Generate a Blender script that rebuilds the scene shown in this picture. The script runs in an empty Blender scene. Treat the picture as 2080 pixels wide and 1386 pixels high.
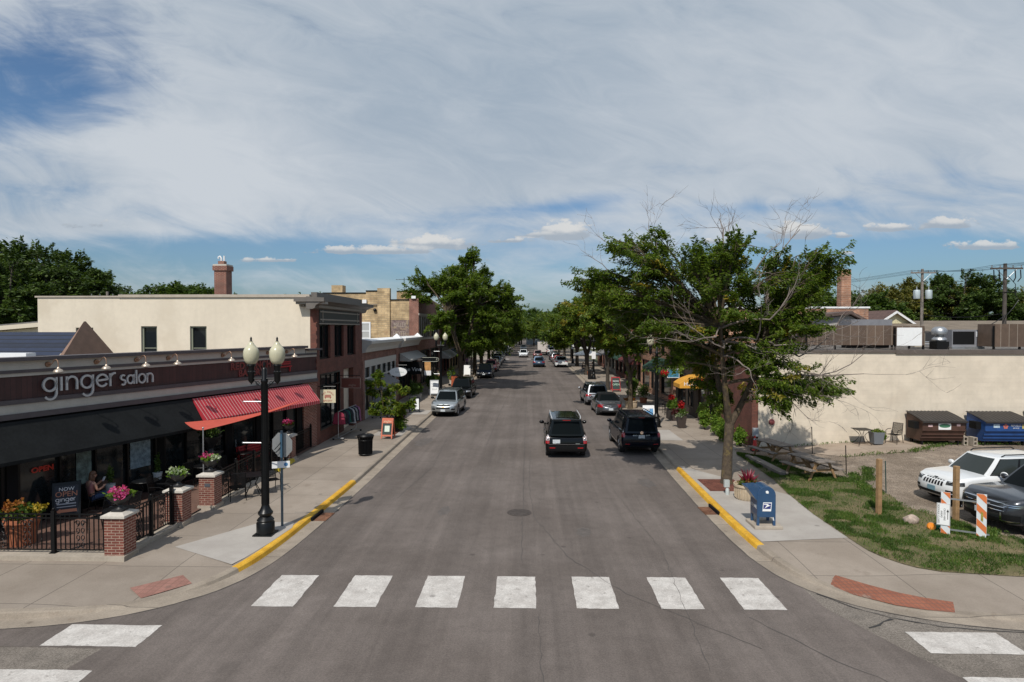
import bpy, bmesh, math, random
import numpy as np
from mathutils import Vector, Matrix
R = math.radians
S = bpy.context.scene
COL = S.collection
# ---------------------------------------------------------------- camera
cd = bpy.data.cameras.new("camera"); cam = bpy.data.objects.new("camera", cd); COL.objects.link(cam)
cam.location = (0, 0, 6.05)
cam.rotation_euler = (R(90 - 1.172), 0, R(1.577))
cd.sensor_width = 36.0; cd.lens = 21.998; cd.clip_start = 0.1; cd.clip_end = 8000
S.camera = cam
# ---------------------------------------------------------------- light
S.view_settings.view_transform = 'Standard'; S.view_settings.look = 'None'
S.view_settings.gamma = 1.0; S.view_settings.exposure = 0.0; S.view_settings.use_curve_mapping = False
SUN_EL = 49.5
SUN_AZ = 198.0           # clockwise from +Y: behind the camera and a little to its left
sd = bpy.data.lights.new("sun", 'SUN'); sd.energy = 3.9; sd.angle = R(0.55); sd.color = (1.0, 0.95, 0.87)
sun = bpy.data.objects.new("sun", sd); COL.objects.link(sun)
_d = Vector((math.sin(R(SUN_AZ)) * math.cos(R(SUN_EL)), math.cos(R(SUN_AZ)) * math.cos(R(SUN_EL)), math.sin(R(SUN_EL))))
sun.rotation_euler = _d.to_track_quat('Z', 'Y').to_euler()
S.cycles.max_bounces = 6; S.cycles.diffuse_bounces = 3; S.cycles.glossy_bounces = 3
S.cycles.transparent_max_bounces = 6; S.cycles.sample_clamp_indirect = 8
S.cycles.use_denoising = True


class NT:
    """small node-tree writer"""
    def __init__(s, tree): s.t = tree; s.n = tree.nodes; s.l = tree.links
    def new(s, typ, **kw):
        n = s.n.new(typ)
        for k, v in kw.items():
            setattr(n, k, v)
        return n
    def put(s, sock, v):
        if v is None: return
        if isinstance(v, (int, float)):
            sock.default_value = v if sock.type != 'RGBA' and sock.type != 'VECTOR' else ((v, v, v, 1) if sock.type == 'RGBA' else (v, v, v))
        elif isinstance(v, (tuple, list)):
            v = tuple(v)
            if sock.type == 'RGBA' and len(v) == 3: v = v + (1,)
            sock.default_value = v
        else: s.l.new(v, sock)
    def math(s, op, a, b=None, c=None, clamp=False):
        n = s.new('ShaderNodeMath', operation=op); n.use_clamp = clamp
        for i, v in enumerate((a, b, c)): s.put(n.inputs[i], v)
        return n.outputs[0]
    def mix(s, f, a, b, blend='MIX'):
        n = s.new('ShaderNodeMix', data_type='RGBA', blend_type=blend)
        s.put(n.inputs[0], f); s.put(n.inputs[6], a); s.put(n.inputs[7], b)
        return n.outputs[2]
    def noise(s, vec, scale, detail=4, rough=0.55, dist=0.0):
        n = s.new('ShaderNodeTexNoise'); s.put(n.inputs['Vector'], vec)
        n.inputs['Scale'].default_value = scale; n.inputs['Detail'].default_value = detail
        n.inputs['Roughness'].default_value = rough; n.inputs['Distortion'].default_value = dist
        return n.outputs['Fac']
    def ramp(s, f, lo, hi, a=0.0, b=1.0, smooth=True):
        n = s.new('ShaderNodeMapRange'); n.interpolation_type = 'SMOOTHSTEP' if smooth else 'LINEAR'
        n.clamp = True
        s.put(n.inputs[0], f)
        for i, v in zip((1, 2, 3, 4), (lo, hi, a, b)): s.put(n.inputs[i], v)
        return n.outputs[0]
    def xyz(s, x, y, z):
        n = s.new('ShaderNodeCombineXYZ'); s.put(n.inputs[0], x); s.put(n.inputs[1], y); s.put(n.inputs[2], z); return n.outputs[0]
    def sep(s, v):
        n = s.new('ShaderNodeSeparateXYZ'); s.l.new(v, n.inputs[0]); return n.outputs


# ---------------------------------------------------------------- sky: Nishita with procedural clouds
W = bpy.data.worlds.new("World"); S.world = W; W.use_nodes = True
nt = NT(W.node_tree); W.node_tree.nodes.clear()
out = nt.new('ShaderNodeOutputWorld'); bg = nt.new('ShaderNodeBackground')
bg.inputs[1].default_value = 0.1
sky = nt.new('ShaderNodeTexSky', sky_type='NISHITA'); sky.sun_disc = False
sky.sun_elevation = R(SUN_EL); sky.sun_rotation = R(SUN_AZ); sky.air_density = 1.0; sky.dust_density = 1.6; sky.ozone_density = 2.0
tc = nt.new('ShaderNodeTexCoord')
dx, dy, dz = nt.sep(tc.outputs['Generated'])
dzc = nt.math('MAXIMUM', dz, 0.0)
dn = nt.math('ADD', dzc, 0.10)
px = nt.math('DIVIDE', dx, dn); py = nt.math('DIVIDE', dy, dn)
pl = nt.xyz(px, py, 0.0)                                  # the cloud deck seen in perspective
# bearing and height of the direction (tangents), for the placed openings
ay = nt.math('MAXIMUM', nt.math('ABSOLUTE', dy), 0.05)
az_ = nt.math('DIVIDE', dx, ay); el_ = nt.math('DIVIDE', dz, ay)
def blob(a0, e0, sa, se, amp, tilt=0.0):
    u = nt.math('SUBTRACT', az_, a0); v = nt.math('SUBTRACT', el_, e0)
    v2 = nt.math('SUBTRACT', v, nt.math('MULTIPLY', u, tilt))
    q = nt.math('ADD', nt.math('POWER', nt.math('ABSOLUTE', nt.math('DIVIDE', u, sa)), 2.0), nt.math('POWER', nt.math('ABSOLUTE', nt.math('DIVIDE', v2, se)), 2.0))
    return nt.math('MULTIPLY', nt.math('EXPONENT', nt.math('MULTIPLY', q, -1.0)), amp)
streak = nt.noise(nt.xyz(nt.math('ADD', nt.math('MULTIPLY', px, 0.55), nt.math('MULTIPLY', py, 0.18)), nt.math('MULTIPLY', py, 0.42), 3.7), 0.9, 7, 0.6, 0.5)
fine = nt.noise(nt.xyz(nt.math('MULTIPLY', px, 0.7), py, 9.1), 2.3, 6, 0.62, 0.6)
wis = nt.noise(nt.xyz(nt.math('MULTIPLY', az_, 2.2), nt.math('MULTIPLY', el_, 13.0), 1.3), 1.6, 6, 0.6, 0.4)
soft = nt.noise(nt.xyz(nt.math('MULTIPLY', px, 0.5), nt.math('MULTIPLY', py, 0.35), 6.3), 0.8, 3, 0.5, 0.3)
wisp2 = nt.noise(nt.xyz(nt.math('ADD', nt.math('MULTIPLY', az_, 2.0), nt.math('MULTIPLY', el_, -1.6)), nt.math('ADD', nt.math('MULTIPLY', el_, 6.0), nt.math('MULTIPLY', az_, 2.2)), 2.2), 2.6, 8, 0.62, 0.7)
dens = nt.math('ADD', nt.math('MULTIPLY', streak, 0.35), nt.math('MULTIPLY', soft, 0.30))
dens = nt.math('ADD', dens, nt.math('MULTIPLY', wis, 0.32))
dens = nt.math('ADD', dens, nt.math('MULTIPLY', wisp2, 0.50))
for b in ((-0.82, 0.43, 0.22, 0.10, -0.34, 0.10), (-0.88, 0.36, 0.17, 0.07, -0.24, 0.0), (-0.68, 0.36, 0.12, 0.05, -0.16, 0.1), (-0.62, 0.125, 0.22, 0.034, -0.20, 0.06), (-0.40, 0.118, 0.20, 0.030, -0.24, -0.06),
          (0.10, 0.203, 0.085, 0.018, -0.30, 0.10), (0.0, 0.190, 0.12, 0.010, -0.14, 0.05), (0.22, 0.255, 0.10, 0.02, -0.08, 0.0), (-0.68, 0.165, 0.16, 0.014, 0.22, -0.05), (0.53, 0.245, 0.07, 0.014, -0.16, 0.0),
          (0.60, 0.10, 0.36, 0.04, -0.20, 0.0), (0.30, 0.37, 0.6, 0.13, 0.16, 0.0), (-0.3, 0.28, 0.5, 0.08, 0.18, 0.0), (0.0, 0.07, 0.5, 0.05, -0.10, 0.0), (0.35, 0.19, 0.30, 0.012, -0.12, 0.02), (-0.15, 0.165, 0.3, 0.010, -0.10, -0.02), (0.62, 0.13, 0.25, 0.02, -0.14, 0.0)):
    dens = nt.math('ADD', dens, blob(*b))
dens = nt.math('ADD', dens, nt.ramp(el_, 0.02, 0.34, -0.10, 0.14))
cover = nt.ramp(dens, 0.45, 0.87)
cover = nt.math('MULTIPLY', cover, nt.ramp(dy, -0.45, 0.30, 0.30, 1.0))      # clearer towards the sun, behind the camera
# cumulus puffs low over the horizon, flat below and knobbly above
cb = nt.noise(nt.xyz(nt.math('MULTIPLY', az_, 1.0), nt.math('MULTIPLY', el_, 1.7), 0.0), 38, 6, 0.62)
puff = None; shade = None
for b in ((0.055, 0.147, 0.052, 0.028, 1.1), (0.02, 0.146, 0.06, 0.012, .7), (-0.155, 0.131, 0.085, 0.022, 1.0), (-0.25, 0.122, 0.12, 0.014, .95), (-0.42, 0.108, 0.06, 0.008, .8), (0.425, 0.146, 0.07, 0.026, .95), (0.49, 0.144, 0.03, 0.010, .75),
          (0.565, 0.155, 0.05, 0.013, 1.0), (0.655, 0.160, 0.05, 0.018, 1.0), (0.71, 0.126, 0.07, 0.014, 1.0), (-0.03, 0.138, 0.05, 0.009, .75), (0.20, 0.128, 0.09, 0.010, .65), (0.498, 0.117, 0.014, 0.006, .9), (-0.10, 0.108, 0.09, 0.008, .55), (0.30, 0.135, 0.05, 0.012, .75), (-0.7, 0.165, 0.09, 0.02, .5)):
    u = nt.math('DIVIDE', nt.math('SUBTRACT', az_, b[0]), b[2]); v = nt.math('DIVIDE', nt.math('SUBTRACT', el_, b[1]), b[3])
    vv = nt.math('ADD', nt.math('MAXIMUM', v, 0.0), nt.math('MULTIPLY', nt.math('MINIMUM', v, 0.0), 3.2))
    p_ = nt.math('MULTIPLY', nt.math('EXPONENT', nt.math('MULTIPLY', nt.math('ADD', nt.math('POWER', nt.math('ABSOLUTE', u), 2.0), nt.math('POWER', nt.math('ABSOLUTE', vv), 2.0)), -1.0)), b[4])
    puff = p_ if puff is None else nt.math('MAXIMUM', puff, p_)
    q_ = nt.math('MULTIPLY', p_, nt.ramp(v, -0.25, 0.75))
    shade = q_ if shade is None else nt.math('MAXIMUM', shade, q_)
puffm = nt.ramp(nt.math('ADD', puff, nt.math('MULTIPLY', nt.math('SUBTRACT', cb, 0.5), 1.5)), 0.44, 0.66)
skyc = nt.mix(1.0, sky.outputs[0], (0.66, 0.83, 0.97), 'MULTIPLY')
tone = nt.ramp(nt.math('ADD', nt.math('ADD', nt.math('MULTIPLY', wisp2, 0.35), nt.math('MULTIPLY', soft, 0.60)), nt.math('MULTIPLY', streak, 0.35)), 0.42, 0.82)
tone = nt.math('ADD', tone, nt.math('ADD', blob(-0.55, 0.27, 0.28, 0.07, 0.30), blob(0.15, 0.38, 0.35, 0.12, -0.22)), None, True)
cl = nt.mix(tone, (3.6, 4.35, 5.2), (6.0, 6.4, 6.85))
col = nt.mix(nt.math('MULTIPLY', cover, 0.95), skyc, cl)
pc = nt.mix(nt.ramp(nt.math('ADD', shade, nt.math('MULTIPLY', nt.math('SUBTRACT', cb, 0.5), 0.8)), 0.15, 0.65), (3.7, 4.2, 4.8), (7.2, 7.1, 6.9))
col = nt.mix(nt.math('MULTIPLY', puffm, 0.80), col, pc)
nt.l.new(col, bg.inputs[0]); nt.l.new(bg.outputs[0], out.inputs[0])
# ================================================================ helpers
MATS = {}
def mat(name, color, rough=0.6, metal=0.0, spec=0.5, var=0.0, vs=3.0, bump=0.0, bs=40.0, coat=0.0, emit=None, var2=None, trans=0.0, drip=0.0):
    """principled material with soft procedural variation (var), a second colour (var2) and bump"""
    if name in MATS: return MATS[name]
    m = bpy.data.materials.new(name); m.use_nodes = True; MATS[name] = m
    t = NT(m.node_tree); b = t.n['Principled BSDF']
    b.inputs['Roughness'].default_value = rough; b.inputs['Metallic'].default_value = metal
    b.inputs['Specular IOR Level'].default_value = spec
    b.inputs['Coat Weight'].default_value = coat; b.inputs['Coat Roughness'].default_value = 0.06
    c = tuple(color) + (1,)
    b.inputs['Base Color'].default_value = c
    if trans: b.inputs['Transmission Weight'].default_value = trans
    if emit: b.inputs['Emission Color'].default_value = tuple(emit[0]) + (1,); b.inputs['Emission Strength'].default_value = emit[1]
    if var or bump or var2:
        tcn = t.new('ShaderNodeTexCoord'); v = tcn.outputs['Object']
        if var or var2:
            n1 = t.noise(v, vs, 6, 0.6); n2 = t.noise(v, vs * 9, 4, 0.6)
            f = t.math('ADD', t.math('MULTIPLY', n1, 0.65), t.math('MULTIPLY', n2, 0.35))
            f = t.ramp(f, 0.34, 0.66)
            hi = tuple(min(1, k * (1 + var)) for k in color); lo = tuple(k * (1 - var) for k in color)
            cc = t.mix(f, lo, hi)
            if var2: cc = t.mix(t.ramp(t.noise(v, vs * 0.6, 5, 0.65), 0.52, 0.66), cc, var2)
            if drip:
                x, y, z = t.sep(v); k = t.noise(t.xyz(t.math('MULTIPLY', x, 1.9), t.math('MULTIPLY', y, 1.9), t.math('MULTIPLY', z, .13)), 1.0, 6, .65)
                cc = t.mix(t.math('MULTIPLY', t.ramp(k, .50, .74), drip), cc, tuple(q * .62 for q in color))
            t.l.new(cc, b.inputs['Base Color'])
        if bump:
            bn = t.new('ShaderNodeBump'); bn.inputs['Strength'].default_value = bump; bn.inputs['Distance'].default_value = 0.02
            t.l.new(t.noise(v, bs, 5, 0.6), bn.inputs['Height']); t.l.new(bn.outputs[0], b.inputs['Normal'])
    return m

def brick_mat(name, c1, c2, mortar, w=0.21, h=0.07, bump=0.4, msize=0.010, stain=None, rough=0.85, vary=0.25):
    m = bpy.data.materials.new(name); m.use_nodes = True; MATS[name] = m
    t = NT(m.node_tree); b = t.n['Principled BSDF']; b.inputs['Roughness'].default_value = rough
    tcn = t.new('ShaderNodeTexCoord'); x, y, z = t.sep(tcn.outputs['Object'])
    v = t.xyz(t.math('ADD', x, y), z, 0)
    br = t.new('ShaderNodeTexBrick'); t.l.new(v, br.inputs['Vector'])
    br.inputs['Scale'].default_value = 1.0; br.inputs['Brick Width'].default_value = w; br.inputs['Row Height'].default_value = h
    br.inputs['Mortar Size'].default_value = msize; br.inputs['Mortar Smooth'].default_value = 0.2; br.inputs['Bias'].default_value = 0.0
    t.put(br.inputs['Color1'], c1); t.put(br.inputs['Color2'], c2); t.put(br.inputs['Mortar'], mortar)
    n = t.noise(tcn.outputs['Object'], 1.1, 6, 0.65)
    cc = t.mix(1.0, br.outputs['Color'], t.mix(t.ramp(n, 0.3, 0.7), (1 - vary,) * 3, (1 + vary,) * 3), 'MULTIPLY')
    if stain:
        cc = t.mix(t.math('MULTIPLY', t.ramp(t.noise(v, 0.55, 5, 0.7), 0.56, 0.70), 0.75), cc, stain)
    k = t.noise(t.xyz(t.math('MULTIPLY', x, 1.7), t.math('MULTIPLY', y, 1.7), t.math('MULTIPLY', z, .12)), 1.0, 6, .65)
    cc = t.mix(t.math('MULTIPLY', t.ramp(k, .52, .74), .28), cc, tuple(q * .6 for q in c2))
    t.l.new(cc, b.inputs['Base Color'])
    bn = t.new('ShaderNodeBump'); bn.inputs['Strength'].default_value = bump; bn.inputs['Distance'].default_value = 0.01
    bn.invert = True
    t.l.new(br.outputs['Fac'], bn.inputs['Height']); t.l.new(bn.outputs[0], b.inputs['Normal'])
    return m

def stripe_mat(name, base, line, period, width, axis='x', rough=0.6, var=0.12, bump=0.0):
    """evenly repeated lines along one local axis: siding grooves, awning stripes, planks"""
    m = bpy.data.materials.new(name); m.use_nodes = True; MATS[name] = m
    t = NT(m.node_tree); b = t.n['Principled BSDF']; b.inputs['Roughness'].default_value = rough
    tcn = t.new('ShaderNodeTexCoord'); c = t.sep(tcn.outputs['Object'])['xyz'.index(axis)]
    f = t.math('FRACT', t.math('DIVIDE', c, period))
    k = t.math('LESS_THAN', f, width / period)
    idn = t.math('FLOOR', t.math('DIVIDE', c, period))
    wn = t.new('ShaderNodeTexWhiteNoise', noise_dimensions='1D'); t.l.new(idn, wn.inputs['W'])
    n = t.math('ADD', t.math('MULTIPLY', t.noise(tcn.outputs['Object'], 3.0, 6, 0.65), 1.2), t.math('MULTIPLY', wn.outputs['Value'], 0.5))
    bc = t.mix(1.0, base, t.mix(t.ramp(n, 0.4, 1.3), (1 - var,) * 3, (1 + var,) * 3), 'MULTIPLY')
    t.l.new(t.mix(k, bc, line), b.inputs['Base Color'])
    if bump:
        bn = t.new('ShaderNodeBump'); bn.inputs['Strength'].default_value = bump; bn.inputs['Distance'].default_value = 0.02; bn.invert = True
        t.l.new(k, bn.inputs['Height']); t.l.new(bn.outputs[0], b.inputs['Normal'])
    return m


class MB:
    """collects shapes into one mesh"""
    def __init__(s, m=None):
        s.v = []; s.f = []; s.mi = []; s.ms = []; s.T = None; s.sm = []
        if m: s.use(m)
    def use(s, m):
        if m not in s.ms: s.ms.append(m)
        s.k = s.ms.index(m); return s
    def add(s, vs, fs, smooth=False):
        o = len(s.v)
        if s.T is not None: vs = [tuple(s.T @ Vector(p)) for p in vs]
        s.v += [tuple(p) for p in vs]
        for f in fs: s.f.append(tuple(i + o for i in f)); s.mi.append(s.k); s.sm.append(smooth)
        return s
    def box(s, x0, y0, z0, x1, y1, z1):
        if x0 > x1: x0, x1 = x1, x0
        if y0 > y1: y0, y1 = y1, y0
        if z0 > z1: z0, z1 = z1, z0
        return s.add([(x0, y0, z0), (x1, y0, z0), (x1, y1, z0), (x0, y1, z0), (x0, y0, z1), (x1, y0, z1), (x1, y1, z1), (x0, y1, z1)],
                     [(0, 3, 2, 1), (4, 5, 6, 7), (0, 1, 5, 4), (1, 2, 6, 5), (2, 3, 7, 6), (3, 0, 4, 7)])
    def obox(s, c, size, rz=0, rx=0, ry=0):
        Mx = Matrix.Translation(c) @ Matrix.Rotation(rz, 4, 'Z') @ Matrix.Rotation(ry, 4, 'Y') @ Matrix.Rotation(rx, 4, 'X')
        h = [k / 2 for k in size]
        vs = [tuple(Mx @ Vector((a * h[0], b * h[1], d * h[2]))) for d in (-1, 1) for a, b in ((-1, -1), (1, -1), (1, 1), (-1, 1))]
        return s.add(vs, [(0, 3, 2, 1), (4, 5, 6, 7), (0, 1, 5, 4), (1, 2, 6, 5), (2, 3, 7, 6), (3, 0, 4, 7)])
    def tube(s, pts, r, n=6, cap=True, smooth=True):
        pts = [Vector(p) for p in pts]; k = len(pts)
        rs = r if isinstance(r, (list, tuple)) else [r] * k
        vs = []; fs = []
        up = None
        for i, p in enumerate(pts):
            d = (pts[min(i + 1, k - 1)] - pts[max(i - 1, 0)])
            if d.length < 1e-9: d = Vector((0, 0, 1))
            d.normalize()
            if up is None: up = Vector((0, 0, 1)) if abs(d.z) < 0.9 else Vector((1, 0, 0))
            a = d.cross(up)
            if a.length < 1e-4: a = d.cross(Vector((0.3, 1, 0.2)))
            a.normalize(); b = a.cross(d); up = b
            for j in range(n):
                w = 2 * math.pi * j / n
                vs.append(tuple(p + (a * math.cos(w) + b * math.sin(w)) * rs[i]))
        for i in range(k - 1):
            for j in range(n):
                q = (j + 1) % n
                fs.append((i * n + j, i * n + q, (i + 1) * n + q, (i + 1) * n + j))
        if cap: fs.append(tuple(range(n))[::-1]); fs.append(tuple(range((k - 1) * n, k * n)))
        return s.add(vs, fs, smooth)
    def cyl(s, p0, p1, r0, r1=None, n=16): return s.tube([p0, p1], [r0, r0 if r1 is None else r1], n)
    def lathe(s, prof, c=(0, 0, 0), n=20, smooth=True, sq=None):
        """prof: (radius, z) pairs, turned about the vertical through c"""
        vs = []; fs = []
        for r, z in prof:
            for j in range(n):
                w = 2 * math.pi * (j + (0.5 if n <= 8 else 0)) / n
                vs.append((c[0] + r * math.cos(w), c[1] + r * math.sin(w), c[2] + z))
        for i in range(len(prof) - 1):
            for j in range(n):
                q = (j + 1) % n
                fs.append((i * n + j, i * n + q, (i + 1) * n + q, (i + 1) * n + j))
        fs.append(tuple(range(n))[::-1]); fs.append(tuple(range((len(prof) - 1) * n, len(prof) * n)))
        return s.add(vs, fs, smooth)
    def prism(s, poly, a, b, axis='z'):
        """extrude a 2D polygon along an axis from a to b"""
        def P(u, v, w): return {'z': (u, v, w), 'x': (w, u, v), 'y': (u, w, v)}[axis]
        n = len(poly); vs = [P(u, v, a) for u, v in poly] + [P(u, v, b) for u, v in poly]
        fs = [tuple(range(n))[::-1], tuple(range(n, 2 * n))] + [(i, (i + 1) % n, n + (i + 1) % n, n + i) for i in range(n)]
        return s.add(vs, fs)
    def quad(s, *p): return s.add(p, [tuple(range(len(p)))])
    def grid(s, rows, smooth=True):
        n = len(rows[0]); vs = [p for r in rows for p in r]
        return s.add(vs, [(i * n + j, i * n + j + 1, (i + 1) * n + j + 1, (i + 1) * n + j) for i in range(len(rows) - 1) for j in range(n - 1)], smooth)
    def ball(s, c, r, n=12, m=8):
        r = (r, r, r) if isinstance(r, (int, float)) else r
        vs = [(c[0], c[1], c[2] - r[2])]; fs = []
        for i in range(1, m):
            p = math.pi * i / m - math.pi / 2
            for j in range(n):
                w = 2 * math.pi * j / n
                vs.append((c[0] + r[0] * math.cos(p) * math.cos(w), c[1] + r[1] * math.cos(p) * math.sin(w), c[2] + r[2] * math.sin(p)))
        vs.append((c[0], c[1], c[2] + r[2])); L = len(vs) - 1
        for j in range(n):
            q = (j + 1) % n
            fs.append((0, 1 + q, 1 + j)); fs.append((L, L - n + j, L - n + q))
            for i in range(m - 2): fs.append((1 + i * n + j, 1 + i * n + q, 1 + (i + 1) * n + q, 1 + (i + 1) * n + j))
        return s.add(vs, fs, True)
    def build(s, name, parent=None, label=None, cat=None, group=None, kind=None, bevel=0.0, fix=True, loc=None, rz=0.0, sharp=40):
        me = bpy.data.meshes.new(name); me.from_pydata(s.v, [], s.f)
        for m in s.ms: me.materials.append(m)
        me.polygons.foreach_set('material_index', s.mi); me.polygons.foreach_set('use_smooth', s.sm)
        if fix:
            b = bmesh.new(); b.from_mesh(me); bmesh.ops.recalc_face_normals(b, faces=b.faces); b.to_mesh(me); b.free()
        if any(s.sm): me.set_sharp_from_angle(angle=R(sharp))
        me.update()
        o = bpy.data.objects.new(name, me); COL.objects.link(o)
        if parent: o.parent = parent
        if loc: o.location = loc
        if rz: o.rotation_euler = (0, 0, rz)
        if bevel:
            bv = o.modifiers.new('bevel', 'BEVEL'); bv.width = bevel; bv.segments = 2; bv.limit_method = 'ANGLE'; bv.angle_limit = R(35)
        return tag(o, label, cat, group, kind)

def tag(o, label=None, cat=None, group=None, kind=None):
    if label: o['label'] = label
    if cat: o['category'] = cat
    if group: o['group'] = group
    if kind: o['kind'] = kind
    return o
def thing(name, label, cat, loc=(0, 0, 0), rz=0.0, group=None):
    o = bpy.data.objects.new(name, None); COL.objects.link(o); o.empty_display_size = 0.2
    o.location = loc; o.rotation_euler = (0, 0, rz)
    return tag(o, label, cat, group)
def copy_tree(o, parent=None):
    c = o.copy(); COL.objects.link(c)
    if parent: c.parent = parent
    for ch in list(o.children): copy_tree(ch, c)
    return c
def put(root, loc, rz, label, group=None, scale=None):
    c = copy_tree(root); c.location = loc; c.rotation_euler = (0, 0, rz); c['label'] = label
    if group: c['group'] = group
    if scale: c.scale = (scale,) * 3
    return c

def text(s, size, m, parent, loc, rot=(R(90), 0, 0), depth=0.006, align='CENTER', name='lettering', offset=0.0, outline=None, sx=1.0, spacing=1.0):
    cu = bpy.data.curves.new('lettering', 'FONT'); cu.body = s; cu.size = size; cu.extrude = depth; cu.align_x = align; cu.align_y = 'CENTER'
    cu.offset = offset; cu.space_character = spacing; cu.resolution_u = 3
    if outline: cu.fill_mode = 'NONE'; cu.bevel_depth = outline; cu.bevel_resolution = 1; cu.extrude = 0
    o = bpy.data.objects.new('tmp', cu); COL.objects.link(o)
    dg = bpy.context.evaluated_depsgraph_get()
    me = bpy.data.meshes.new_from_object(o.evaluated_get(dg)); me.name = name
    bpy.data.objects.remove(o); bpy.data.curves.remove(cu)
    me.materials.clear(); me.materials.append(m)
    q = bpy.data.objects.new(name, me); COL.objects.link(q)
    if parent: q.parent = parent
    q.location = loc; q.rotation_euler = rot; q.scale = (sx, 1, 1)
    return q

def leaf_mesh(name, P, D, N, L, Wd, m, parent, extra=None, mi=None):
    """many small leaf faces: centres P, along D, face normal N (numpy n x 3)"""
    n = len(P)
    D = D / (np.linalg.norm(D, axis=1, keepdims=True) + 1e-9)
    Sd = np.cross(D, N); Sd /= (np.linalg.norm(Sd, axis=1, keepdims=True) + 1e-9)
    L = np.broadcast_to(np.asarray(L, float), (n,))[:, None]; Wd = np.broadcast_to(np.asarray(Wd, float), (n,))[:, None]
    a = P - D * L / 2; b = P + Sd * Wd / 2; c = P + D * L / 2; d = P - Sd * Wd / 2
    V = np.stack([a, b, c, d], 1).reshape(-1, 3)
    me = bpy.data.meshes.new(name)
    me.vertices.add(4 * n); me.vertices.foreach_set('co', V.astype(np.float32).ravel())
    me.loops.add(4 * n); me.loops.foreach_set('vertex_index', np.arange(4 * n, dtype=np.int32))
    me.polygons.add(n); me.polygons.foreach_set('loop_start', np.arange(0, 4 * n, 4, dtype=np.int32))
    if isinstance(m, (list, tuple)):
        for k in m: me.materials.append(k)
        if mi is not None: me.polygons.foreach_set('material_index', np.asarray(mi, np.int32))
    else: me.materials.append(m)
    me.update(calc_edges=True); me.validate()
    o = bpy.data.objects.new(name, me); COL.objects.link(o)
    if parent: o.parent = parent
    return o

def leaf_mat(name, cols, rough=0.5, tr=0.35):
    m = bpy.data.materials.new(name); m.use_nodes = True; MATS[name] = m
    t = NT(m.node_tree); b = t.n['Principled BSDF']; o = t.n['Material Output']
    g = t.new('ShaderNodeNewGeometry')
    r = t.new('ShaderNodeValToRGB'); t.l.new(g.outputs['Random Per Island'], r.inputs[0])
    r.color_ramp.interpolation = 'LINEAR'
    while len(r.color_ramp.elements) < len(cols): r.color_ramp.elements.new(0.5)
    for i, c in enumerate(cols):
        r.color_ramp.elements[i].position = i / max(1, len(cols) - 1); r.color_ramp.elements[i].color = tuple(c) + (1,)
    tcn = t.new('ShaderNodeTexCoord')
    nz = t.noise(tcn.outputs['Object'], 0.9, 4, 0.6)
    cc = t.mix(1.0, r.outputs[0], t.mix(t.ramp(nz, 0.35, 0.65), (0.7, 0.75, 0.7), (1.25, 1.2, 1.1)), 'MULTIPLY')
    t.l.new(cc, b.inputs['Base Color']); b.inputs['Roughness'].default_value = rough; b.inputs['Specular IOR Level'].default_value = 0.25
    tb = t.new('ShaderNodeBsdfTranslucent'); t.l.new(t.mix(1.0, cc, (1.3, 1.35, 0.6), 'MULTIPLY'), tb.inputs[0])
    ms = t.new('ShaderNodeMixShader'); ms.inputs[0].default_value = tr
    t.l.new(b.outputs[0], ms.inputs[1]); t.l.new(tb.outputs[0], ms.inputs[2]); t.l.new(ms.outputs[0], o.inputs[0])
    return m

def resample(pts, step):
    out = [Vector(pts[0])]
    for a, b in zip(pts, pts[1:]):
        a = Vector(a); b = Vector(b); n = max(1, int((b - a).length / step))
        for i in range(1, n + 1): out.append(a.lerp(b, i / n))
    return out
def smooth_line(pts, it=3):
    for _ in range(it):
        q = [pts[0]]
        for a, b in zip(pts, pts[1:]):
            q.append(tuple(a[i] * .75 + b[i] * .25 for i in range(len(a)))); q.append(tuple(a[i] * .25 + b[i] * .75 for i in range(len(a))))
        q.append(pts[-1]); pts = q
    return pts
def interp(x, xs, ys): return float(np.interp(x, xs, ys))

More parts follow.
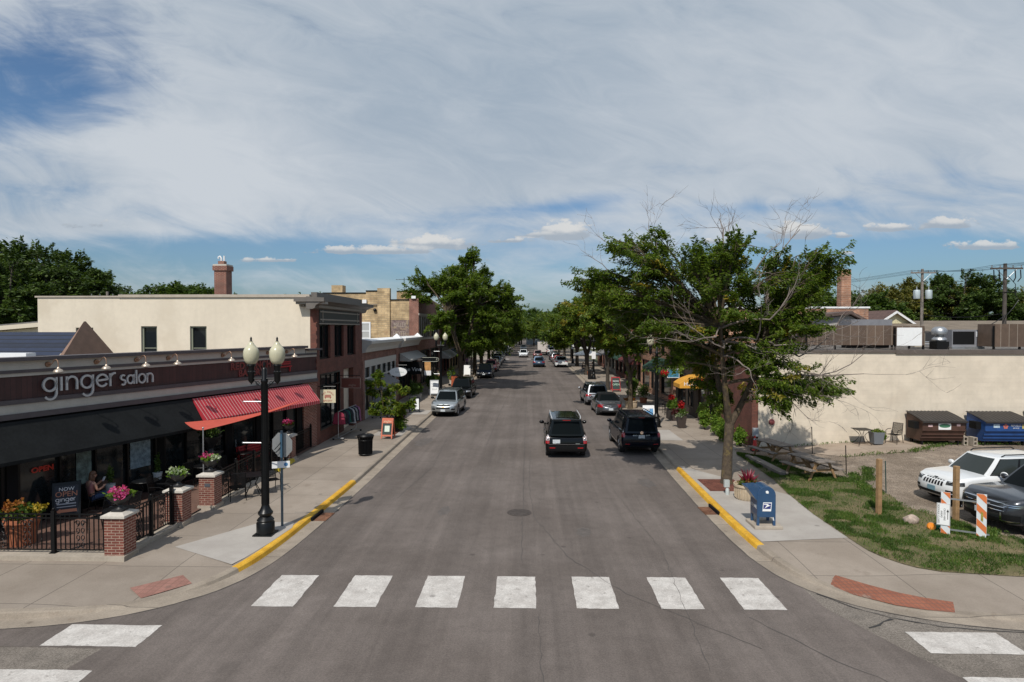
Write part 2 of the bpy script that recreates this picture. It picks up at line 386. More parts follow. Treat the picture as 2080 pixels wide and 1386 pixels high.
# common materials
M = dict(
    black=mat('black_paint', (0.006, 0.0065, 0.007), 0.35, spec=.3, var=0.2, vs=8), black_matte=mat('black_matte', (0.007, 0.007, 0.0075), 0.7, spec=.2),
    iron=mat('wrought_iron', (0.006, 0.006, 0.0065), 0.45, 0.1, spec=.25), white=mat('white_paint', (0.78, 0.78, 0.77), 0.5, var=0.04, vs=5),
    steel=mat('galvanised_steel', (0.42, 0.43, 0.44), 0.42, 0.8, var=0.15, vs=6), chrome=mat('chrome', (0.72, 0.73, 0.75), 0.12, 1.0),
    glass=mat('dark_glass', (0.010, 0.013, 0.015), 0.06, 0.0, 0.6), shopglass=mat('shop_glass', (0.016, 0.020, 0.021), 0.08, 0.0, 0.5, var=0.6, vs=0.7),
    rubber=mat('rubber', (0.018, 0.018, 0.018), 0.8), stone=mat('cap_stone', (0.50, 0.46, 0.40), 0.85, var=0.12, vs=7, bump=0.2),
    concrete_old=mat('weathered_concrete', (0.36, 0.31, 0.25), 0.9, var=0.14, vs=2.2, bump=0.2, bs=70),
    wood=mat('weathered_wood', (0.20, 0.17, 0.145), 0.85, var=0.3, vs=5, bump=0.3), wood_tan=mat('tan_timber', (0.30, 0.18, 0.085), 0.8, var=0.25, vs=5, bump=0.3),
    lampglass=mat('lamp_globe', (0.50, 0.47, 0.33), 0.25, 0, 0.5, var=0.06, vs=9), copper=mat('aged_copper', (0.34, 0.20, 0.13), 0.42, 0.6, var=0.2, vs=10),
    red=mat('red_paint', (0.33, 0.02, 0.025), 0.5, var=0.12), bark=mat('locust_bark', (0.075, 0.055, 0.036), 0.9, var=0.4, vs=7, bump=0.8, bs=18, var2=(0.14, 0.105, 0.04)),
    bark_dark=mat('dark_bark', (0.05, 0.04, 0.03), 0.9, var=0.35, vs=6, bump=0.5), twig=mat('bare_twig', (0.19, 0.155, 0.135), 0.85, var=0.3, vs=4),
    terracotta=mat('terracotta', (0.34, 0.115, 0.055), 0.75, var=0.15, vs=6), soil=mat('soil', (0.05, 0.035, 0.025), 0.95, var=0.3),
)
M['brick'] = brick_mat('red_brick', (0.20, 0.055, 0.035), (0.145, 0.040, 0.028), (0.36, 0.26, 0.20))
M['brick_dk'] = brick_mat('dark_red_brick', (0.17, 0.055, 0.036), (0.12, 0.042, 0.03), (0.12, 0.07, 0.05), msize=0.006)
M['brick_tan'] = brick_mat('yellow_brick', (0.53, 0.385, 0.21), (0.38, 0.265, 0.14), (0.33, 0.25, 0.16), w=0.62, h=0.2, msize=0.02, vary=.3, stain=(0.33, 0.20, 0.11))
M['brick_brown'] = brick_mat('brown_brick', (0.40, 0.20, 0.12), (0.27, 0.135, 0.085), (0.46, 0.34, 0.25), w=0.6, h=0.14, vary=0.35, msize=0.012)
M['paver'] = brick_mat('patio_pavers', (0.27, 0.11, 0.07), (0.20, 0.08, 0.055), (0.13, 0.07, 0.05), w=0.2, h=0.1)
def shopfloor(): pass
# ================================================================ ground, roads, pavements
def lotz(x, y):
    def ss(t): t = min(1, max(0, t)); return t * t * (3 - 2 * t)
    return 0.15 + 0.42 * ss((y - 19) / 12) * ss((x - 10.5) / 8)

def ground_mat(name, cols, scale, speck=0.0, rough=0.95, streak=0.0, bump=0.25, stain=None, joints=None, jcol=(0.1, 0.085, 0.07), fine=220):
    m = bpy.data.materials.new(name); m.use_nodes = True; MATS[name] = m
    t = NT(m.node_tree); b = t.n['Principled BSDF']; b.inputs['Roughness'].default_value = rough; b.inputs['Specular IOR Level'].default_value = 0.3
    v = t.new('ShaderNodeTexCoord').outputs['Object']; x, y, z = t.sep(v)
    n = t.noise(v, scale, 7, 0.62)
    c = t.mix(t.ramp(n, 0.34, 0.66), cols[0], cols[1])
    if streak:
        sn = t.noise(t.xyz(t.math('MULTIPLY', x, 1.3), t.math('MULTIPLY', y, 0.035), 0), 1.0, 5, 0.6)
        c = t.mix(1.0, c, t.mix(t.ramp(sn, 0.3, 0.7), (1 - streak,) * 3, (1 + streak,) * 3), 'MULTIPLY')
        s2 = t.noise(t.xyz(t.math('MULTIPLY', x, 5.0), t.math('MULTIPLY', y, 0.22), 4.0), 1.0, 5, 0.6)
        c = t.mix(1.0, c, t.mix(t.ramp(s2, 0.3, 0.7), (1 - streak * .4,) * 3, (1 + streak * .4,) * 3), 'MULTIPLY')
    if speck:
        g1 = t.noise(v, 26, 3, 0.75); g2 = t.noise(v, 3.1, 5, 0.65)
        c = t.mix(1.0, c, t.mix(t.ramp(t.math('ADD', t.math('MULTIPLY', g1, .7), t.math('MULTIPLY', g2, .3)), 0.36, 0.64), (1 - speck * .8,) * 3, (1 + speck * .8,) * 3), 'MULTIPLY')
        f1 = t.noise(v, fine, 2, 0.7)
        c = t.mix(1.0, c, t.mix(t.ramp(f1, 0.36, 0.64), (1 - speck,) * 3, (1 + speck,) * 3), 'MULTIPLY')
    if stain:
        c = t.mix(t.math('MULTIPLY', t.ramp(t.noise(v, scale * 2.1 + 0.2, 6, 0.7), 0.57, 0.72), stain[1]), c, stain[0])
        vo = t.new('ShaderNodeTexVoronoi'); vo.inputs['Scale'].default_value = 0.9; t.l.new(v, vo.inputs['Vector'])
        c = t.mix(t.math('MULTIPLY', t.ramp(vo.outputs['Distance'], 0.035, 0.09, 1.0, 0.0), 0.5), c, tuple(k * .45 for k in stain[0]))
    if joints:
        x0, px_, y0, py_ = joints
        for co, o0, p in ((x, x0, px_), (y, y0, py_)):
            if not p: continue
            f = t.math('ABSOLUTE', t.math('SUBTRACT', t.math('FRACT', t.math('ADD', t.math('DIVIDE', t.math('SUBTRACT', co, o0), p), 0.5)), 0.5))
            k = t.math('LESS_THAN', f, 0.011 / p)
            c = t.mix(t.math('MULTIPLY', k, 0.8), c, jcol)
            pid = t.math('FLOOR', t.math('DIVIDE', t.math('SUBTRACT', co, o0), p))
            wn = t.new('ShaderNodeTexWhiteNoise', noise_dimensions='1D'); t.l.new(pid, wn.inputs['W'])
            c = t.mix(1.0, c, t.mix(wn.outputs['Value'], (0.93,) * 3, (1.06,) * 3), 'MULTIPLY')
    t.l.new(c, b.inputs['Base Color'])
    bn = t.new('ShaderNodeBump'); bn.inputs['Strength'].default_value = bump; bn.inputs['Distance'].default_value = 0.012
    t.l.new(t.noise(v, fine * 0.5, 3, 0.7), bn.inputs['Height']); t.l.new(bn.outputs[0], b.inputs['Normal'])
    return m

G_asphalt = ground_mat('asphalt', ((0.112, 0.093, 0.082), (0.146, 0.123, 0.110)), 0.28, 0.20, streak=0.14, stain=((0.096, 0.081, 0.072), 0.5))
G_old = ground_mat('worn_asphalt', ((0.150, 0.129, 0.109), (0.195, 0.170, 0.145)), 0.35, 0.45, stain=((0.12, 0.11, 0.10), 0.5), fine=110)
G_walk = ground_mat('pavement_concrete', ((0.25, 0.208, 0.168), (0.305, 0.258, 0.212)), 0.5, 0.07, stain=((0.185, 0.145, 0.112), 0.5), joints=(-8.72, 1.95, 15.2, 2.2), bump=0.12)
G_new = ground_mat('new_concrete', ((0.335, 0.305, 0.275), (0.39, 0.36, 0.325)), 0.8, 0.05, stain=((0.28, 0.25, 0.22), 0.4), bump=0.1)
G_kerb = ground_mat('kerb_concrete', ((0.245, 0.205, 0.163), (0.32, 0.27, 0.215)), 1.1, 0.12, stain=((0.19, 0.14, 0.10), 0.6), joints=(0, 0, 1.0, 3.05), bump=0.2)
G_yel = ground_mat('yellow_kerb_paint', ((0.54, 0.28, 0.02), (0.66, 0.38, 0.04)), 2.2, 0.16, stain=((0.30, 0.18, 0.07), 0.8), bump=0.15, rough=0.7)
G_stripe = ground_mat('road_marking_paint', ((0.42, 0.39, 0.36), (0.54, 0.51, 0.475)), 2.6, 0.18, stain=((0.17, 0.15, 0.133), 0.85), bump=0.2)
G_tact = ground_mat('tactile_brick_red', ((0.25, 0.125, 0.10), (0.29, 0.15, 0.12)), 1.5, 0.12, stain=((0.27, 0.20, 0.165), 0.7), joints=(0, 0.16, 0, 0.16), jcol=(0.21, 0.115, 0.09))
G_tact2 = ground_mat('tactile_clay', ((0.23, 0.082, 0.05), (0.29, 0.11, 0.065)), 1.2, 0.15, stain=((0.27, 0.21, 0.165), 0.9), joints=(0, 0.11, 0, 0.16), jcol=(0.16, 0.085, 0.065))
G_lot = ground_mat('gravel_lot', ((0.165, 0.130, 0.098), (0.25, 0.20, 0.155)), 0.55, 0.50, stain=((0.36, 0.31, 0.25), 0.7), fine=60, bump=0.5)
G_slab = ground_mat('slab_concrete', ((0.30, 0.235, 0.18), (0.37, 0.30, 0.235)), 0.7, 0.08, stain=((0.42, 0.35, 0.28), 0.5), joints=(13.2, 2.4, 31.0, 1.6), bump=0.12)
G_earth = ground_mat('lawn_earth', ((0.085, 0.090, 0.032), (0.155, 0.125, 0.065)), 1.3, 0.35, stain=((0.235, 0.165, 0.10), 1.0), fine=50, bump=0.6)
G_far = ground_mat('far_ground', ((0.06, 0.075, 0.03), (0.11, 0.10, 0.06)), 0.02, 0.1)
G_crack = mat('crack_filler', (0.035, 0.033, 0.032), 0.8)
G_rust = ground_mat('rusted_grate', ((0.13, 0.06, 0.035), (0.20, 0.10, 0.06)), 3, 0.3)

def sheet(name, poly, z, m, kind='structure'):
    b = MB(m); b.add([(p[0], p[1], z if len(p) < 3 else p[2]) for p in poly], [tuple(range(len(poly)))])
    return b.build(name, kind=kind)
sheet('ground', [(-3000, -60), (3000, -60), (3000, 4000), (-3000, 4000)], -0.06, G_far)
sheet('cross_street', [(-120, 1), (120, 1), (120, 15.6), (-120, 15.6)], 0.0, G_old)
sheet('road', [(-7.6, 0.8), (9.3, 0.8), (8.0, 9.8), (7.15, 11.6), (6.4, 13.6), (6.35, 14.8), (6.35, 420), (-6.75, 420), (-6.75, 15.4), (-7.4, 14.1), (-8.6, 13.2), (-10, 12.7),
               (-12, 12.5), (-60, 12.5), (-60, 11.5), (-9.4, 11.5), (-8.05, 11.48), (-8.2, 10.8), (-8.0, 9.4)], 0.004, G_asphalt)

def along(pts, step=0.5):
    """dense 3D polyline (x, y, height)"""
    return [tuple(p) for p in resample(smooth_line(pts, 2), step)]
KL = along([(-6.82, 420, .15), (-6.82, 120, .15), (-6.80, 40, .15), (-6.77, 26, .15), (-6.76, 23.9, .15), (-6.86, 19.5, .15), (-6.93, 17.2, .15), (-7.08, 15.6, .15), (-7.45, 14.45, .10), (-8.2, 13.6, .03), (-9.1, 13.0, .06), (-10.2, 12.68, .14), (-11.5, 12.55, .15), (-14, 12.5, .15), (-60, 12.5, .15)])
KR = along([(6.5, 420, .15), (6.5, 120, .15), (6.46, 40, .15), (6.43, 30.3, .15), (6.27, 25.5, .15), (6.18, 20.6, .15), (6.2, 17.8, .15), (6.33, 16.0, .13), (6.75, 14.8, .06), (7.5, 13.95, .02), (8.6, 13.42, .02), (9.8, 13.12, .06), (11.2, 13.0, .13), (14, 12.95, .15), (60, 12.95, .15)])
def nrm2(P, i):
    a = P[max(i - 1, 0)]; b = P[min(i + 1, len(P) - 1)]
    d = Vector((b[0] - a[0], b[1] - a[1])); d.normalize(); return Vector((-d.y, d.x))
def kerb(P, side, ylo, yhi, drain):
    b = MB(G_kerb); rows = []
    for i, p in enumerate(P):
        n = nrm2(P, i) * side           # towards the road
        h = p[2]
        prof = [(0.46, 0.006), (0.10, 0.012), (0.055, 0.02), (0.02, h * .8 + .004), (-0.02, h), (-0.16, h + 0.002), (-0.165, h - 0.1)]
        rows.append([(p[0] + n.x * o, p[1] + n.y * o, z) for o, z in prof])
    for i in range(len(rows) - 1):
        y = (P[i][1] + P[i + 1][1]) / 2
        on = ylo < y < yhi and abs(P[i][0]) < 8
        for j in range(6):
            b.use(G_yel if on and j in (2, 3, 4) else G_kerb)
            q = (rows[i][j], rows[i][j + 1], rows[i + 1][j + 1], rows[i + 1][j])
            b.add(q, [(0, 1, 2, 3)])
    return b.build('kerb', kind='structure')
kerb(KL, 1, 15.15, 24.3, None); kerb(KR, -1, 17.3, 26.6, None)
# storm drains let into the two kerbs
for nm, x, y, sx, lab in (('storm_drain', -6.84, 19.75, 1, 'rusty storm drain in the yellow kerb beside the near lamp post'), ('storm_drain', 6.17, 20.75, -1, 'rusty storm drain in the yellow kerb on the mailbox side')):
    t = thing(nm, lab, 'drain', (x, y, 0), R(2) * -sx)
    b = MB(M['black_matte']); b.box(0.03 * sx - 0.06 * (sx < 0), -0.48, 0.02, 0.03 * sx + 0.06 * (sx > 0), 0.48, 0.118); b.build('inlet', t)
    b = MB(G_rust); b.box(0.10 * sx, -0.42, 0.012, 0.48 * sx, 0.42, 0.024)
    for k in range(7): b.box(0.12 * sx, -0.36 + k * .115, 0.024, 0.46 * sx, -0.31 + k * .115, 0.034)
    b.build('grate', t)

def walk(P, backfn, name, m, side):
    rows = []
    for i, p in enumerate(P):
        n = nrm2(P, i) * side
        a = Vector((p[0] - n.x * .16, p[1] - n.y * .16, p[2])); q = backfn(p, i)
        rows.append([tuple(a.lerp(Vector(q), k)) for k in (0, 0.18, 0.45, 0.75, 1.0)])
    b = MB(m); b.grid(rows, True); return b.build(name, kind='structure')
def backL(p, i):
    if p[1] > 31: return (-11.4, p[1], .15)
    if p[1] > 16.2: return (-10.95, p[1], .15)
    if p[0] > -10.6: return (-10.55, 15.6, .15)
    return (p[0] - 0.2, 15.7, .15)
SWB = [(9.9, 31), (9.7, 29.3), (9.5, 24.5), (9.2, 22.3), (9.0, 20.0), (8.95, 17.9), (9.0, 16.6), (9.35, 15.65), (10.2, 15.2), (11.6, 15.08), (60, 15.05)]
SWBs = [tuple(p) for p in resample([(q[0], q[1], .15) for q in smooth_line(SWB, 2)], .3)]
def backR(p, i):
    if p[1] > 31: return (11.5, p[1], .15)
    if p[1] > 17.4: return (interp(p[1], [17.4, 17.9, 20, 22.3, 24.5, 29.3, 31], [8.97, 8.98, 9.0, 9.2, 9.5, 9.7, 9.9]) + .1, p[1], .15)
    if p[0] > 11.3: return (p[0] + .3, 15.1, .15)
    # fan round the corner
    k = min(1, max(0, ((p[0] - 6.2) / 5.1)))
    pts = [(8.97, 17.4), (8.97, 16.8), (9.1, 16.1), (9.5, 15.55), (10.3, 15.2), (11.6, 15.1)]
    f = k * (len(pts) - 1); j = min(len(pts) - 2, int(f)); w = f - j
    return (pts[j][0] * (1 - w) + pts[j + 1][0] * w + .05, pts[j][1] * (1 - w) + pts[j + 1][1] * w + .05, .15)
walk(KL, backL, 'pavement', G_walk, 1); walk(KR, backR, 'pavement', G_walk, -1)
# pale new concrete squares
sheet('new_concrete', [(-9.55, 16.5, .158), (-8.15, 18.65, .158), (-7.15, 18.75, .158), (-7.0, 18.2, .158), (-7.12, 16.9, .158), (-7.3, 15.75, .158), (-7.42, 15.3, .158)], 0, G_new)
sheet('new_concrete', [(6.42, 17.35, .157), (9.0, 17.75, .157), (9.2, 19.9, .157), (9.35, 22.0, .157), (6.42, 27.0, .157), (6.36, 20.6, .157)], 0, G_new)
for x0, y0, x1, y1 in ((6.65, 33.0, 8.1, 36.4), (6.65, 42.2, 8.0, 44.2), (6.65, 47.5, 8.1, 49.0), (-8.3, 42.5, -7.0, 44.6), (-8.6, 34.0, -7.0, 37.0), (6.7, 62, 8.6, 68)):
    sheet('new_concrete', [(x0, y0), (x1, y0), (x1, y1), (x0, y1)], 0.158, G_new)
sheet('tree_bed', [(-8.3, 34.4), (-7.4, 34.4), (-7.4, 35.7), (-8.3, 35.7)], 0.163, ground_mat('bark_mulch', ((0.10, 0.035, 0.025), (0.16, 0.06, 0.04)), 4, .4))
sheet('tree_bed', [(6.55, 22.7), (7.95, 22.7), (7.95, 24.5), (6.55, 24.5)], 0.163, MATS['bark_mulch'])
# tactile pads on the two ramps
def zk(x, y): return 0.085
sheet('tactile_paving', [(-9.15, 13.98, .100), (-8.33, 14.72, .112), (-7.88, 14.3, .088), (-8.62, 13.55, .052)], 0, G_tact)
_tt = resample([(7.33, 15.34, .075), (7.9, 14.69, .075), (8.34, 14.29, .07), (8.8, 14.02, .065), (9.28, 13.84, .06)], .12); _tb = resample([(6.88, 14.98, .058), (7.32, 14.21, .04), (7.97, 13.7, .036), (8.47, 13.5, .034), (9.01, 13.37, .038)], .12)
_n = min(len(_tt), len(_tb)); tp = [(tuple(_tb[int(i * (len(_tb) - 1) / (_n - 1))]), tuple(_tt[int(i * (len(_tt) - 1) / (_n - 1))])) for i in range(_n)]
b = MB(G_tact2); b.grid([[q[0] for q in tp], [q[1] for q in tp]]); b.build('tactile_paving', kind='structure')

# crosswalk blocks, each painted on the asphalt
def stripe(x0, x1, y0, y1, tilt=0.0):
    b = MB(G_stripe); rnd = random.Random(int(x0 * 100 + y0 * 7))
    top = []; n = 10
    for i in range(n + 1): top.append((x0 + (x1 - x0) * i / n, y1 + tilt * x0 + rnd.uniform(-.012, .012)))
    rgt = [(x1 + rnd.uniform(-.012, .012), y1 + (y0 - y1) * i / n + tilt * x1) for i in range(1, n)]
    bot = [(x1 + (x0 - x1) * i / n, y0 + tilt * x0 + rnd.uniform(-.012, .012)) for i in range(n + 1)]
    lft = [(x0 + rnd.uniform(-.012, .012), y0 + (y1 - y0) * i / n + tilt * x0) for i in range(1, n)]
    b.add([(p[0], p[1], .009) for p in top + rgt + bot + lft], [tuple(range(4 * n))[::-1]])
    return b.build('crosswalk_marking', kind='structure')
for x0, x1 in ((-6.05, -5.13), (-4.25, -3.33), (-2.47, -1.56), (-0.77, 0.15), (1.03, 1.94), (2.85, 3.78), (4.62, 5.54)):
    stripe(x0, x1, 13.40, 15.12, 0.012)
for x0, x1, y0, y1 in ((-9.32, -7.46, 11.55, 12.4), (-9.5, -7.7, 9.95, 10.72), (7.47, 9.25, 11.72, 12.55), (7.5, 9.3, 10.1, 10.93)):
    stripe(x0, x1, y0, y1)
# cracks and tar lines
def crack(pts, w, seed=0, m=None, z=.010, wob=.05):
    rnd = random.Random(seed); P = resample([(p[0], p[1], z) for p in pts], .22); L = []; Rr = []
    for i, p in enumerate(P):
        n = nrm2(P, i); o = rnd.uniform(-wob, wob); ww = w * rnd.uniform(.35, 1.2)
        L.append((p.x + n.x * (o + ww), p.y + n.y * (o + ww), z)); Rr.append((p.x + n.x * (o - ww), p.y + n.y * (o - ww), z))
    b = MB(m or G_crack); b.grid([L, Rr], False); return b.build('road_crack', kind='structure')
MK = mat('tyre_rubbed_asphalt', (0.075, 0.067, 0.062), 0.9)
crack([(6.55, 14.3), (7.0, 13.62), (7.55, 13.15), (8.35, 12.78), (9.15, 12.64), (9.9, 12.58), (13, 12.5)], .016, 1, wob=.012, z=.0145)
crack([(7.53, 13.12), (7.32, 12.96), (7.12, 12.84), (6.85, 12.7)], .028, 2, wob=.03, z=.009)
for i, (pts, w) in enumerate([([(0.05, 31), (0.0, 24), (0.15, 20), (1.0, 16.5), (2.2, 14.2), (4.4, 11.8)], .010), ([(-1.8, 60), (-2.1, 44), (-2.2, 32)], .012), ([(4.6, 13.1), (5.6, 11.4), (6.6, 10.2)], .012), ([(0.2, 13), (0.25, 9)], .008), ([(-4.5, 34), (-4.2, 27), (-4.7, 22)], .009), ([(3.1, 24), (3.6, 17), (3.2, 11)], .007), ([(-0.25, 110), (-0.2, 70), (-0.25, 40), (-.2, 16)], .010)]):
    crack(pts, w, 10 + i, m=MK, wob=.03)
for P_, sg in ((KL, 1), (KR, -1)):
    q = [(p[0] + (nrm2(P_, i) * sg).x * .475, p[1] + (nrm2(P_, i) * sg).y * .475) for i, p in enumerate(P_) if p[1] < 75 and abs(p[0]) < 13]
    crack(q, .011, 31 + sg, m=MK, z=.0125, wob=.012)
for x, y, w_, l_, s_ in ((-5.6, 33, .5, 1.6, 1), (-5.5, 48, .45, 1.4, 2), (4.9, 38, .5, 1.5, 3), (4.6, 24.5, .35, .9, 4), (1.6, 18.5, .25, .5, 5), (-2.8, 20.5, .22, .6, 6)):
    rnd = random.Random(s_); sheet('oil_stain', [(x + w_ * math.cos(a) * rnd.uniform(.6, 1.1), y + l_ * math.sin(a) * rnd.uniform(.6, 1.1)) for a in np.linspace(0, 2 * math.pi, 19)[:-1]], .0065, mat('oil_stained_asphalt', (.102, .087, .078), .8, var=.25, vs=4))
# manhole
b = MB(mat('cast_iron_cover', (0.075, 0.06, 0.052), 0.7, 0.3, var=.3, vs=9)); b.lathe([(0.0, 0.006), (0.40, 0.006), (0.40, 0.014), (0.34, 0.014), (0.335, 0.011), (0.30, 0.011), (0.295, 0.015), (0.0, 0.015)], (-0.32, 20.4, 0), 32, False)
b.build('manhole_cover', label='round iron manhole cover in the middle of the road', cat='manhole')

# ---- corner lot: gravel, slab, lawn
b = MB(G_lot); xs = [9.4 + .75 * i for i in range(70)]; ys = [15.3 + .54 * i for i in range(31)]
b.grid([[(x, y, lotz(x, y) - .006 - .05 * max(0, 1 - (y - 15.3) / .5)) for y in ys] for x in xs]); b.build('gravel_lot', kind='structure')
b = MB(G_slab); xs = [11.2 + .6 * i for i in range(60)]
def slabfront(x): return interp(x, [11, 13, 14.0, 17.2, 18.3, 19.6, 21, 60], [30.0, 29.4, 28.2, 28.5, 28.7, 29.9, 30.2, 30.2])
b.grid([[(x, slabfront(x) + (31.0 - slabfront(x)) * k, lotz(x, slabfront(x) + (31.0 - slabfront(x)) * k) + .012) for k in (0, .33, .66, 1)] for x in xs]); b.build('concrete_slab', kind='structure')
LAWN_OUT = [(9.75, 29.4), (10.6, 28.6), (11.5, 26.8), (12.2, 25.0), (12.6, 24.0), (12.7, 22.2), (12.4, 20.9), (12.9, 19.6), (13.2, 18.4), (13.8, 17.4), (15.5, 16.6), (22, 16.2), (40, 16)]
def lawn_right(y): return interp(-y, [-29.4, -28.6, -26.8, -25, -24, -22.2, -20.9, -19.6, -18.4, -17.4, -16.6, -16.2, -15.05], [9.75, 10.6, 11.5, 12.2, 12.6, 12.7, 12.4, 12.9, 13.3, 14.0, 16, 22, 30])
def lawn_left(y):
    return interp(y, [15.06, 15.15, 15.3, 15.6, 16.2, 16.8, 17.9, 20, 22.3, 24.5, 29.4], [11.6, 10.6, 10.0, 9.45, 9.12, 8.98, 8.97, 9.0, 9.2, 9.5, 9.72])
b = MB(G_earth); rows = []
for i in range(60):
    y = 15.06 + (29.4 - 15.06) * i / 59; a, c = lawn_left(y), max(lawn_left(y) + .02, lawn_right(y))
    rows.append([(a + (c - a) * k / 10, y, lotz(a + (c - a) * k / 10, y) + .014 + .03 * (1 if 0 < k < 10 else 0)) for k in range(11)])
b.grid(rows); b.build('lawn_soil', kind='structure')
rs = np.random.RandomState(5)
def vnoise(x, y, s, seed):
    """cheap smooth value noise"""
    q = np.random.RandomState(seed).rand(64, 64); x = x / s; y = y / s; i = np.floor(x).astype(int); j = np.floor(y).astype(int); u = x - i; v = y - j
    u = u * u * (3 - 2 * u); v = v * v * (3 - 2 * v); g = lambda a, c: q[a % 64, c % 64]
    return (g(i, j) * (1 - u) + g(i + 1, j) * u) * (1 - v) + (g(i, j + 1) * (1 - u) + g(i + 1, j + 1) * u) * v
n = 150000
gy = 15.06 + (29.4 - 15.06) * rs.rand(n) ** 1.25; ll = np.array([lawn_left(v) for v in gy]); lr = np.array([lawn_right(v) for v in gy]); gx = ll + (np.maximum(lr, ll + .05) - ll) * rs.rand(n) + rs.normal(0, .05, n)
dn_ = .55 * vnoise(gx, gy, .9, 1) + .45 * vnoise(gx, gy, .33, 2)
edge = np.clip(np.minimum(gx - ll, (lr - gx) * .8) / .5, 0, 1)
bare = np.exp(-(((gx - 12.0) / .9) ** 2 + ((gy - 17.0) / .5) ** 2)) + np.exp(-(((gx - 11.6) / 1.1) ** 2 + ((gy - 21.6) / .9) ** 2)) * .8 + np.exp(-(((gx - 10.6) / .7) ** 2 + ((gy - 23.2) / .9) ** 2)) + .9 * np.exp(-(((gx - 10.3) / .45) ** 2 + ((gy - 20.3) / .5) ** 2)) + .8 * np.exp(-(((gx - 12.0) / .5) ** 2 + ((gy - 19.8) / .5) ** 2)) + .9 * np.exp(-(((gx - 10.9) / .5) ** 2 + ((gy - 18.6) / .35) ** 2)) + .9 * np.exp(-(((gx - 13.6) / 1.2) ** 2 + ((gy - 16.6) / .35) ** 2))
keep = rs.rand(n) < np.clip((dn_ - .42 - .38 * bare) * 5.5, 0.05, 1) * (gx > ll - .04)
gx, gy = gx[keep], gy[keep]; n = len(gx)
gz = np.array([lotz(a, c) for a, c in zip(gx, gy)]) + .03
hgt = rs.uniform(.04, .10, n) * (1 + .7 * vnoise(gx, gy, 1.5, 3)); D = np.stack([rs.normal(0, .55, n), rs.normal(0, .55, n), np.ones(n)], 1)
Nn = np.stack([rs.normal(0, 1, n), rs.normal(0, 1, n), np.zeros(n)], 1)
GRASS = leaf_mat('grass_blades', [(0.038, 0.080, 0.014), (0.058, 0.115, 0.019), (0.085, 0.150, 0.026), (0.14, 0.16, 0.05)], .6, .3)
o = leaf_mesh('lawn_grass', np.stack([gx, gy, gz + hgt * .4], 1), D, Nn, hgt, rs.uniform(.012, .022, n), GRASS, None); tag(o, kind='stuff')
# weeds in the cracks along the slab and lot
W_ = []
for x0, y0, x1, y1, k in ((14, 28.1, 17.5, 28.4, 260), (17.2, 28.4, 19.5, 29.8, 500), (19.5, 29.9, 27, 30.1, 700), (13.0, 24.2, 13.9, 26.0, 800), (11.3, 30.8, 16, 30.9, 200), (18.6, 30.0, 19.1, 30.3, 400), (12.4, 17.6, 13.4, 18.4, 1500), (12.9, 15.6, 14.5, 16.6, 900), (12.0, 22.2, 12.9, 25.2, 1500)):
    u = rs.rand(k); W_.append(np.stack([x0 + (x1 - x0) * u + rs.normal(0, .12, k), y0 + (y1 - y0) * u + rs.normal(0, .12, k)], 1))
W_ = np.concatenate(W_); n = len(W_); z = np.array([lotz(a, c) for a, c in W_]) + .03
h_ = rs.uniform(.05, .17, n)
o = leaf_mesh('weeds', np.stack([W_[:, 0], W_[:, 1], z + h_ * .4], 1), np.stack([rs.normal(0, .7, n), rs.normal(0, .7, n), np.ones(n)], 1), rs.normal(0, 1, (n, 3)), h_, .03, GRASS, None); tag(o, kind='stuff')
# patio
sheet('patio', [(-10.65, 15.8), (-10.65, 30.95), (-11.2, 30.95), (-16.6, 15.8)], 0.20, M['paver'])
b = MB(M['concrete_old']); b.box(-24, 15.42, 0.0, -10.23, 15.98, .26); b.box(-10.75, 15.86, 0.0, -10.38, 18.3, .26); b.box(-10.75, 20.1, 0.0, -10.38, 27.8, .2); b.build('patio_kerb', kind='structure')
# ================================================================ buildings, left side of the street
BEIGE = mat('beige_trim', (0.46, 0.43, 0.375), 0.6, var=0.08, vs=2); DKTRIM = mat('dark_grey_trim', (0.085, 0.072, 0.075), 0.55, var=0.15, vs=3)
SIDING = stripe_mat('maroon_siding', (0.058, 0.022, 0.020), (0.022, 0.010, 0.010), 0.15, 0.012, 'x', 0.55, 0.22, 0.5)
STUCCO = mat('cream_stucco', (0.685, 0.60, 0.475), 0.92, var=0.06, vs=0.5, bump=0.2, bs=26, var2=(0.62, 0.535, 0.415), drip=.16); ROOFT = mat('roof_membrane', (0.16, 0.155, 0.15), 0.9, var=0.2)
BLKAWN = mat('black_awning_canvas', (0.0085, 0.0095, 0.010), 0.75, spec=.2, var=0.35, vs=1.2, bump=0.25, bs=5)
REDAWN = stripe_mat('striped_awning_canvas', (0.40, 0.022, 0.035), (0.55, 0.36, 0.33), 0.155, 0.026, 'x', 0.7, 0.14)
FR = M['black']; BRICKD = M['brick_dk']
def pane(parent, x0, z0, x1, z1, y=0.05, name='window', fr=0.05, fm=None, gm=None, mull=(), rail=(), frd=0.07, out=-0.02):
    """framed window in the local wall frame (outside is -y): frame, with its pane as a sub-part"""
    b = MB(fm or FR)
    b.box(x0, out, z0, x0 + fr, frd, z1).box(x1 - fr, out, z0, x1, frd, z1).box(x0 + fr, out, z0, x1 - fr, frd, z0 + fr).box(x0 + fr, out, z1 - fr, x1 - fr, frd, z1)
    for m in mull: b.box(m - fr * .4, out + .01, z0 + fr, m + fr * .4, frd, z1 - fr)
    for r in rail: b.box(x0 + fr, out + .012, r - fr * .4, x1 - fr, frd - .002, r + fr * .4)
    w = b.build(name, parent)
    g = MB(gm or M['glass']); g.box(x0 + fr * .6, y, z0 + fr * .6, x1 - fr * .6, y + .015, z1 - fr * .6); g.build('pane', w)
    return w
